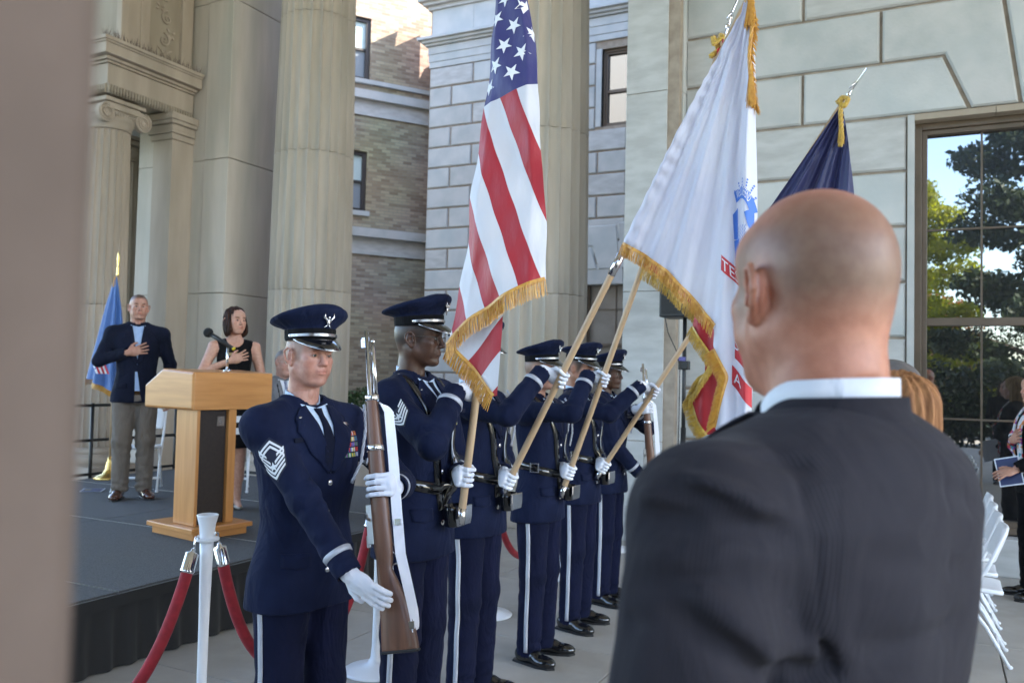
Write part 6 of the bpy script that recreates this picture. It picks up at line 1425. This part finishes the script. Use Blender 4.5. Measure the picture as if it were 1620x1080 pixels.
# red scroll band, white letters running down to the right
def band(a0, a1, w_): 
    a0, a1 = Vector(a0), Vector(a1); d = (a1-a0).normalized(); n_ = Vector((d.y, -d.x)); return [tuple(a0), tuple(a1), tuple(a1-Vector((0, w_))), tuple(a0-Vector((0, w_)))]
flat_print('scroll', [band((-.852, 2.184), (-.712, 2.055), .068)], ar_y, -.003, PR['red'], AR)
text_print('TES', (-.847, 2.122), (.70, -.645), (-.05, .99), .070, ar_y, -.0050, PR['white'], AR)
flat_print('scroll', [band((-.790, 1.85), (-.712, 1.78), .12)], ar_y, -.003, PR['red'], AR)
text_print('S', (-.795, 1.775), (.8, -.6), (-.05, .99), .075, ar_y, -.0050, PR['white'], AR)
flat_print('scroll', [band((-.800, 1.70), (-.712, 1.60), .085)], ar_y, -.003, PR['red'], AR)
text_print('A', (-.793, 1.625), (.8, -.6), (-.05, .99), .07, ar_y, -.0050, PR['white'], AR)
# blue seal: lattice border, scroll with motto, eagle body
sc0 = Vector((-.748, 2.38)); flat_print('seal', [[(sc0.x-.052, sc0.y-.13), (sc0.x-.058, sc0.y-.02), (sc0.x-.038, sc0.y+.01), (sc0.x-.034, sc0.y-.13)], [(sc0.x+.0, sc0.y-.02), (sc0.x+.036, sc0.y+.0), (sc0.x+.036, sc0.y-.12), (sc0.x+.016, sc0.y-.08)], [(-.80, 2.245), (-.775, 2.25), (-.765, 2.08), (-.79, 2.10)]], ar_y, -.003, PR['blue'], AR)
lat = []
for i in range(9):
    for j in range(4):
        a = R(15+i*19); r0 = .085+j*.011; x, z = sc0.x-.01+r0*math.cos(a)*.62, sc0.y-.02+r0*math.sin(a)*1.25
        if x > -.708 or x < -.80: continue
        q = .0036; lat.append([(x-q, z), (x, z+q*1.6), (x+q, z), (x, z-q*1.6)])
for i in range(26):
    x, z = -.795+.012*(i % 5), 2.30-.016*(i//5); lat.append([(x-.0008, z-.010), (x+.0012, z-.010), (x+.008, z+.006), (x+.006, z+.006)])
tag(flat_print('seal_lattice', lat, ar_y, -.0035, PR['blue'], AR), kind='stuff')
def arc_motto(x, y):
    a = R(118)-x/.17; r = .062+y; return Vector((sc0.x-.022+r*math.cos(a)*.85, sc0.y-.06+r*math.sin(a)*1.9))
flat_print('motto_scroll', [[arc_motto(x, -.007), arc_motto(x+.02, -.007), arc_motto(x+.02, .021), arc_motto(x, .021)] for x in np.arange(0, .30, .02)], ar_y, -.0042, PR['blue'], AR)
text_print("WE'LL DEFEND", (0, 0), (1, 0), (0, 1), .030, ar_y, -.0062, PR['white'], AR, curve=lambda x, y: arc_motto(x+.02, y))
# ---- scarlet flag (airman 4)
MC_L = [(-1.031,3.451),(-1.175,3.001),(-1.309,2.614),(-1.453,2.241),(-1.294,2.138),(-1.146,1.978),(-1.166,1.911),(-1.10,1.80),(-1.094,1.668),(-1.184,1.518),(-1.141,1.415),(-1.083,1.341)]
MC_R = [(-1.011,3.448),(-.978,2.979),(-.96,2.589),(-.936,2.222),(-.922,1.639),(-.912,1.343)]
def mc_y(x, z): h = 3.5-z; return 4.50+.022*math.sin((x+.92)/max(.06, h*.5)*15)+.012*math.sin(x*55+z*2)
MC = empty('scarlet_flag', (0, 0, 0), 0, 'scarlet gold fringed flag behind the white flag', 'flag'); flagpole(4, 'wooden pole of the scarlet flag, its spearhead just left of the white flag')
zz = list(np.linspace(3.448, 1.345, 34))
cloth_patch('flag_cloth', [(by_height(MC_L, z), z) for z in zz], [(by_height(MC_R, z), z) for z in zz], mc_y, 110, 36, RD, MC, it=0)
fringe(MC_L[3:6], mc_y, (-.25, -1), .060, M['gold2'], MC); fringe(MC_L[8:], mc_y, (-.8, -.35), .05, M['gold2'], MC)
cloth_patch('flag_fold', [(-1.146, 2.03), (-1.15, 1.97), (-1.164, 1.912)], [(-1.02, 2.03), (-1.02, 1.85), (-1.045, 1.745)], lambda x, z: mc_y(x, z)-.05, 14, 8, RD, MC, it=1)
fringe([(-1.166, 1.912), (-1.12, 1.845), (-1.045, 1.740)], lambda x, z: mc_y(x, z)-.055, (-.5, -.8), .05, M['gold2'], MC); fringe([(-1.045, 1.74), (-1.09, 1.66), (-1.184, 1.525)], lambda x, z: mc_y(x, z)-.012, (-.1, -1), .05, M['gold2'], MC)
flat_print('emblem', [[(-1.02, 1.66), (-.99, 1.66), (-.99, 1.60), (-1.02, 1.60)], [(-1.035, 1.60), (-.975, 1.60), (-.985, 1.57), (-1.025, 1.57)]], mc_y, -.006, PR['gold'], MC)
cord(MC, [(-1.05, 4.55, 3.49), (-1.03, 4.50, 3.46), (-1.07, 4.48, 3.42), (-1.08, 4.50, 3.47), (-1.05, 4.52, 3.40), (-1.10, 4.50, 3.36)], .011, M['gold2'], 'gold_cord')
# ---- navy flag (airman 5)
NV_L = [(-0.508,3.237),(-0.662,3.014),(-0.903,2.664),(-1.113,2.348),(-0.958,2.097),(-0.738,1.795),(-0.492,1.508)]
NV_R = [(-0.494,3.235),(-0.462,3.04),(-0.433,2.78),(-0.411,2.45),(-0.395,2.015),(-0.379,1.655),(-0.365,1.442)]
def nv_y(x, z): h = 3.34-z; a = (x+.44)/max(.04, h*.62); return 5.20+.026*math.sin(a*17)*min(1, h*1.6)+.009*math.sin(a*39)+(.010 if abs(x+.52+(3.2-z)*.645) < .05 else 0)
NF = empty('navy_flag', (0, 0, 0), 0, 'dark navy blue flag rising behind the bald man\'s head', 'flag'); flagpole(5, 'wooden pole of the navy flag, tipped by a bright chrome spearhead')
zz = list(np.linspace(3.235, 1.51, 30)); cloth_patch('flag_cloth', [(by_height(NV_L, z), z) for z in zz], [(by_height(NV_R, z), z) for z in zz], nv_y, 110, 70, NV, NF, it=0)
fringe(NV_L[3:], nv_y, (-.3, -1), .06, M['gold2'], NF)
cord(NF, [(-.49, 5.26, 3.30), (-.52, 5.20, 3.26), (-.48, 5.18, 3.22), (-.46, 5.20, 3.27), (-.50, 5.22, 3.29), (-.50, 5.17, 3.18), (-.495, 5.17, 3.06), (-.50, 5.17, 2.98)], .010, M['gold2'], 'gold_cord')
def tassel(x, y, z, L, r, m, parent):
    mb = MB()
    for i in range(60):
        a = random.random()*6.28; q = r*random.random()**.5; mb.tube([(x+q*.3*math.cos(a), y+q*.3*math.sin(a), z), (x+q*math.cos(a), y+q*math.sin(a), z-L*random.uniform(.8, 1))], .0016, 3, caps=False)
    tag(mb.build('tassel', m, parent), kind='stuff')
tassel(-.497, 5.17, 3.16, .16, .020, M['gold2'], NF); tassel(-.725, 3.72, 2.98, .17, .022, M['gold'], AR); tassel(-.73, 3.72, 3.30, .14, .03, M['gold'], AR)

# ================================================================ stage
stg = empty('stage', (0, 0, 0), 0, 'low grey carpeted stage with pleated black skirt', 'stage')
MB().box((-8.24, .45, 0), (-4.02, 7.55, .335)).build('stage_frame', M['black'], stg)
NS = [.42, 1.84, 3.26, 4.69, 6.12, 7.55]; US_ = [-8.26, -6.98, -5.97, -3.98]
for a, b in zip(NS[:-1], NS[1:]):
    for c, d in ((-8.26, -5.97), (-5.97, -3.98)):
        MB().box((c+.004, a+.004, .34), (d-.004, b-.004, .41)).build('deck_panel', M['carpet'], stg, bevel=.004)
        MB().box((c+.002, a+.002, .338), (d-.002, a+.0038, .411)).build('panel_edge', M['steel_b'], stg)
def skirt(p0, p1, n_, name='stage_skirt'):
    p0, p1 = Vector(p0), Vector(p1); L = (p1-p0).length; n = int(L/.012); d = (p1-p0)/n; nn = Vector(n_); vs = []; rg = random.Random(5); ph = 0
    for i in range(n+1):
        s = i*L/n; ph += .012*rg.uniform(30, 52); f = .5+.5*math.sin(ph); p = p0+d*i
        for j, z in enumerate((.395, .36, .25, .12, .006)): o_ = p+nn*((.004+.034*f*(.15+.85*j/4))+.006*math.sin(s*3+j)); vs.append((o_.x, o_.y, z))
    fs = [(i*5+j, (i+1)*5+j, (i+1)*5+j+1, i*5+j+1) for i in range(n) for j in range(4)]
    return pyobj(name, vs, fs, M['skirt'], stg, True)
skirt((-3.985, .42, 0), (-3.985, 7.56, 0), (1, 0, 0)); skirt((-8.26, 7.56, 0), (-3.985, 7.56, 0), (0, 1, 0))
MB().box((-3.982, .42, .335), (-3.965, 7.56, .40)).build('stage_trim', M['skirt'], stg)
# railing at the back of the stage
rl = empty('stage_railing', (0, 0, 0), 0, 'black pipe guard rail along the back of the stage', 'railing')
for z in (1.20, .82, .45): MB().tube([(-8.28, 3.6, z), (-8.28, 7.5, z)], .017, 10).tube([(-8.28, 7.5, z), (-6.2, 7.52, z)], .017, 10).build('rail', M['black'], rl, True)
for x, y in ((-8.28, 4.4), (-8.28, 5.35), (-8.28, 6.35), (-8.28, 7.5), (-7.3, 7.52), (-6.2, 7.52)): MB().tube([(x, y, .02), (x, y, 1.225)], .019, 10).build('post', M['black'], rl, True)
# lectern
LC = empty('lectern', (-4.99, 4.86, .41), R(-10), 'oak veneer lectern with a dark recessed front panel at the stage front', 'lectern')
MB().prism([(-.33, .92), (.30, .92), (.30, 1.195), (-.10, 1.215), (-.33, 1.09)], -.36, .33, .012).build('reading_desk', M['oak_h'], LC, bevel=.006)
MB().box((.03, -.31, .09), (.29, -.285, .925)).box((.03, -.045, .09), (.29, .02, .925)).box((.03, -.285, .09), (.05, -.045, .925)).build('side_panel', M['oak'], LC, bevel=.003)
MB().box((.245, -.284, .09), (.255, -.0455, .92)).build('front_panel', M['speaker_cloth'], LC)
MB().box((.256, -.125, .80), (.262, -.065, .87)).build('badge_plate', mat('badge_grey', (.16, .13, .11), .4), LC)
cu = text_print('S', (-.112, .815), (1, 0), (0, 1), .062, lambda x, z: 0, 0, M['silver'], LC, 'badge_letter'); cu.matrix_local = Matrix.Translation((.2635, 0, 0)) @ Matrix(((0, 1, 0, 0), (1, 0, 0, 0), (0, 0, 1, 0), (0, 0, 0, 1)))
MB().prism([(-.20, -.38), (.38, -.38), (.38, .13), (-.20, .13)], 0, .035, .004, M=Matrix(((1, 0, 0, 0), (0, 0, 1, 0), (0, -1, 0, .088), (0, 0, 0, 1)))).box((-.17, -.35, .0), (.35, .10, .055)).build('base', M['oak_h'], LC, bevel=.006)
mi = empty('microphone', (-4.80, 5.00, .41), R(-10), 'black microphone with foam ball on a short chrome neck above the lectern', 'microphone')
MB().tube([(.0, -.16, 1.20), (.0, -.16, 1.40)], .009, 12).sphere((0, -.16, 1.208), (.03, .03, .012), 14, 8).build('neck', M['steel'], mi, True)
MB().tube([(-.17, -.20, 1.485), (-.10, -.185, 1.455), (.06, -.15, 1.375)], [.019, .017, .013], 14).build('body', M['black'], mi, True)
MB().sphere((-.19, -.205, 1.497), .038, 16, 12).build('foam_ball', mat('foam', (.012, .012, .012), .95, bump=.6, bscale=200), mi, True)
MB().tube([(.058, -.152, 1.377), (.066, -.150, 1.373)], .0142, 12).build('band', mat('yellow_band', (.6, .45, .02), .5), mi, True)
MB().tube([(0, -.16, 1.40), (-.02, -.165, 1.42)], .014, 10).build('clip', M['black'], mi, True)

# folding chairs
def folding_chair(label, loc, rz, grp):
    c = empty('folding_chair', loc, rz, label, 'chair', grp)
    for s in (-1, 1):
        y = s*.205
        MB().tube([(.21, y, 0), (.10, y, .28), (-.10, y, .56), (-.20, y, .80)], .0115, 10).sphere((.21, y, .010), (.016, .016, .012), 8, 6).build('leg', M['white_pl'], c, True)
        MB().tube([(-.22, y*.90, 0), (-.10, y*.90, .22), (.06, y*.90, .43)], .0105, 10).sphere((-.22, y*.9, .010), (.015, .015, .012), 8, 6).build('leg', M['white_pl'], c, True)
    for x_, y_, z_ in ((.155, .205, .13), (-.165, .19, .10)): MB().tube([(x_, -y_, z_), (x_, y_, z_)], .008, 8).build('crossbar', M['white_pl'], c, True)
    def slab(rows, name, th):
        vs = []; n = 12
        for x, z, hw, cv in rows:
            for j in range(n+1): t_ = -1+2*j/n; vs.append((x-cv*(1-t_*t_)*(1 if name == 'backrest' else 0), t_*hw, z-(cv*(1-t_*t_) if name == 'seat' else 0)))
        fs = [(i*(n+1)+j, i*(n+1)+j+1, (i+1)*(n+1)+j+1, (i+1)*(n+1)+j) for i in range(len(rows)-1) for j in range(n)]
        o = pyobj(name, vs, fs, M['white_pl'], c, True); md = o.modifiers.new('s', 'SOLIDIFY'); md.thickness = th; md.offset = 0; b = o.modifiers.new('b', 'BEVEL'); b.width = th*.35; b.segments = 2; b.limit_method = 'ANGLE'
    slab([(-.19, .425, .165, .010), (-.15, .43, .185, .012), (.02, .435, .195, .014), (.17, .44, .195, .010), (.20, .43, .17, .004)], 'seat', .028)
    slab([(-.125, .60, .185, .02), (-.15, .68, .20, .028), (-.18, .76, .195, .028), (-.195, .80, .16, .02)], 'backrest', .026)
    return c
folding_chair('white folding chair directly behind the man in the navy blazer', (-7.13, 6.02, .41), R(-50), 'white folding chairs on the stage')
folding_chair('white folding chair half hidden behind the lectern', (-6.42, 6.50, .41), R(-50), 'white folding chairs on the stage')
for i, n_ in enumerate((5.98, 6.50, 7.02, 7.54)):
    folding_chair(['nearest white folding chair of the audience row by the window', 'second white folding chair of the audience row, counted from the camera', 'third white folding chair of the audience row, counted from the camera', 'farthest white folding chair of the audience row, nearest the stone wall'][i], (.165, n_, 0), R(180), 'white folding chairs of the audience row')
folding_chair('white folding chair under the seated man in grey', (-5.25, 6.07, .41), R(-38), 'white folding chairs on the stage')

# stanchions and red ropes
def stanchion(label, x, y, rot=(R(90), R(-90))):
    s = empty('rope_post', (x, y, 0), 0, label, 'stanchion', 'white rope posts in front of the stage')
    MB().lathe([(.175, 0), (.178, .006), (.165, .014), (.10, .026), (.045, .045), (.028, .075), (.022, .14), (.020, .30), (.021, .55), (.026, .84), (.028, .90)], 40).build('base', M['white_pl'], s, True)
    MB().lathe([(.028, .90), (.030, .905), (.030, .912), (.030, .92), (.030, .94), (.034, .975), (.043, 1.01), (.045, 1.016), (.041, 1.018), (.032, 1.0)], 32).lathe([(.028, .908), (.050, .910), (.051, .915), (.050, .920), (.028, .921)], 32).build('collar', M['white_pl'], s, True)
    for a in rot:
        c, n = math.cos(a), math.sin(a)
        MB().tube([(c*.042, n*.042, .922), (c*.050, n*.050, .935), (c*.062, n*.062, .930), (c*.066, n*.066, .905), (c*.070, n*.070, .885)], .0045, 8).build('hook', M['steel'], s, True)
    return s
SX = -2.75; SY = [1.30, 2.68, 3.93, 5.22, 6.5, 7.80]
slab_ = ['rope post nearest the camera, below the left edge of the view', 'white rope post in front of the lectern, holding two red ropes', 'white rope post half hidden between the first two airmen', 'white rope post whose round base shows between the airmen\'s legs', 'white rope post hidden behind the flag bearers\' legs', 'far white rope post whose base shows beside the stone pier']
for l_, y in zip(slab_, SY): stanchion(l_, SX, y)
for k_, (a, b) in enumerate(zip(SY[:-1], SY[1:])):
    r = empty('velvet_rope', (SX, 0, 0), 0, ['red velvet rope running down to the lower left corner', 'red velvet rope sagging behind the first airman\'s legs', 'red velvet rope hidden behind the airmen, third from the camera', 'red velvet rope whose sag shows between two airmen\'s legs', 'farthest red velvet rope, behind the last airmen'][k_], 'rope', 'red ropes between the posts')
    a2, b2 = a+.07, b-.07; sag = [.62, .66, .5, .60, .5][k_]; P = []
    for i in range(41):
        t_ = i/40; q = math.cosh((t_-.5)*3.2)/math.cosh(1.6); P.append((0, a2+(b2-a2)*(t_+.035*math.sin(2*math.pi*t_)*-1), .885-sag*(1-q)/(1-1/math.cosh(1.6))))
    MB().tube(P[1:-1], .0245, 14).build('rope', M['rope_red'], r, True)
    for q in (P, P[::-1]):
        a_, b_ = Vector(q[0]), Vector(q[2]); d_ = (b_-a_).normalized(); MB().tube([a_, a_+d_*.012, a_+d_*.018, a_+d_*.085, a_+d_*.088, a_+d_*.098], [.008, .010, .0265, .0275, .030, .0275], 14).build('end_cap', M['steel'], r, True)

# loudspeaker on its stand
ss = empty('speaker_stand', (-2.05, 7.62, 0), 0, 'black pole stand carrying the loudspeaker in front of the stone pier', 'speaker stand')
MB().tube([(0, 0, .9), (0, 0, 2.2)], .0175, 12).build('pole', M['black'], ss, True); MB().tube([(0, 0, .25), (0, 0, 1.2)], .024, 12).build('sleeve', M['black'], ss, True)
for i in range(3):
    a = R(40+120*i); MB().tube([(0, 0, .75), (math.cos(a)*.45, math.sin(a)*.45, .015)], .013, 8).build('leg', M['black'], ss, True)
MB().box((-.045, -.045, 1.72), (.045, .045, 1.80)).build('clamp', M['black'], ss, bevel=.008); MB().box((-.05, -.05, 1.80), (.02, -.03, 1.835)).build('battery_pack', mat('purple_plastic', (.10, .09, .30), .4), ss)
ls = MB().prism([(-.20, -.15), (.20, -.15), (.16, .17), (-.16, .17)], 0, .56, .01, M=Matrix(((1, 0, 0, 0), (0, 0, 1, 0), (0, 1, 0, 0), (0, 0, 0, 1))) @ Matrix.Identity(4))
ls2 = empty('loudspeaker', (-2.05, 7.62, 2.19), 0, 'black loudspeaker cabinet on a stand, half hidden behind the white flag', 'loudspeaker')
MB().box((-.20, -.15, 0), (.20, .17, .56)).build('cabinet', M['black'], ls2, bevel=.012); MB().box((-.175, -.158, .03), (.175, -.1505, .53)).build('grille', mat('grille', (.02, .02, .02), .8, bump=.4, bscale=400), ls2)
cb_ = MB().tube([(-2.19, 7.46, 2.19), (-2.17, 7.5, 2.05), (-2.10, 7.55, 1.88), (-2.075, 7.57, 1.72), (-2.08, 7.58, 1.3), (-2.09, 7.58, .3), (-2.2, 7.5, .012), (-2.6, 7.9, .01)], .0055, 6).build('cable', M['black'], None, True); tag(cb_, 'thin black cable looping down from the loudspeaker', 'cable')

# blue flag on the stage
bf = empty('stage_flag', (-8.06, 6.42, .41), 0, 'light blue gold fringed flag on a brass footed pole at the back of the stage', 'flag')
MB().lathe([(.155, 0), (.158, .012), (.14, .03), (.075, .055), (.045, .10), (.035, .17), (.022, .20), (.02, .24)], 32).build('base', M['brass'], bf, True)
MB().tube([(0, 0, .2), (0, 0, 2.22)], .014, 12).build('pole', M['pole'], bf, True)
MB().lathe([(.016, 2.20), (.020, 2.23), (.012, 2.26), (.018, 2.30), (.010, 2.32), (.012, 2.36), (.018, 2.41), (.010, 2.46), (.001, 2.50)], 14, M=Matrix.Diagonal((1, .6, 1, 1))).build('finial', M['brass'], bf, True)
vs = []; n = 90; rows = 34
for j in range(rows+1):
    t_ = j/rows; z = 2.20-1.22*t_; rad = .016+.215*t_**.85
    for i in range(n):
        a = 2*math.pi*i/n; fd = 1+.24*math.sin(a*7+.8*math.sin(t_*3))*min(1, t_*4); cx = -.06*t_; vs.append((cx+rad*.95*fd*math.cos(a), -.02+rad*.62*fd*math.sin(a), z-.10*t_*math.cos(a-.6)*t_))
fs = [(j*n+i, (j+1)*n+i, (j+1)*n+(i+1) % n, j*n+(i+1) % n) for j in range(rows) for i in range(n)]
fc = pyobj('flag_cloth', vs, fs, LB, bf, True)
rim = vs[-n:]; fv = []; ff = []
for i in range(n*6):
    a = i/6; p = Vector(rim[int(a) % n]).lerp(Vector(rim[(int(a)+1) % n]), a % 1); d = Vector((p.x+.06, p.y+.02, 0)).normalized(); w_ = Vector((-d.y, d.x, 0))*.0016; b_ = len(fv); fv += [p-w_+d*.003, p+w_+d*.003, p+w_+d*.005-Vector((0, 0, .06)), p-w_+d*.005-Vector((0, 0, .06))]; ff.append((b_, b_+1, b_+2, b_+3))
tag(pyobj('fringe', fv, ff, M['gold'], bf), kind='stuff')
tassel(.0, -.03, 2.2, .12, .03, M['gold'], bf)
bvb = BVHTree.FromPolygons([Vector(v) for v in vs], fs); fr = Matrix.Translation((.02, 0, 1.17)) @ Matrix.Rotation(R(-52+90), 4, 'Z') @ Matrix(((0, 0, 1, 0), (1, 0, 0, 0), (0, 1, 0, 0), (0, 0, 0, 1))) if False else Matrix.Translation((-.05, -.1, 1.19)) @ Matrix.Rotation(R(-38), 4, 'Z') @ FRONT
for k_ in range(6): drape('shield_stripe', [[(-.06+.022*k_, -.05), (-.04+.022*k_, -.05), (-.08+.022*k_, .05), (-.10+.022*k_, .05)]], fr, bvb, .003, PR['red' if k_ % 2 else 'white'], fc)

# programmes
def card(name, label, M4, w_, h_):
    o = empty(name, (0, 0, 0), 0, label, 'booklet'); o.matrix_world = M4
    MB().box((-w_, -.0008, -h_), (w_, .0008, h_)).build('paper', M['whitec'], o); MB().box((-w_*.9, -.0016, -h_*.92), (w_*.9, -.0009, h_*.92)).build('cover_print', mat('print_navy', (.02, .03, .10), .4), o)
    MB().box((-w_*.7, -.0024, -h_*.2), (-w_*.1, -.0017, h_*.4)).build('cover_photo', mat('print_photo', (.35, .28, .12), .5, var=(.08, .10, .06), scale=60), o)
    return o
card('programme', 'folded programme lying on the grey stage carpet at the left', Matrix.Translation((-7.36, 5.68, .425)) @ Matrix.Rotation(R(35), 4, 'Z') @ Matrix.Rotation(R(-84), 4, 'X'), .10, .07)
card('programme', 'dark blue programme held by the blonde woman at the right edge', Matrix.Translation((.50, 7.62, .985)) @ Matrix.Rotation(R(-15), 4, 'Z') @ Matrix.Rotation(R(-12), 4, 'X') @ Matrix.Rotation(R(-14), 4, 'Y'), .085, .11)
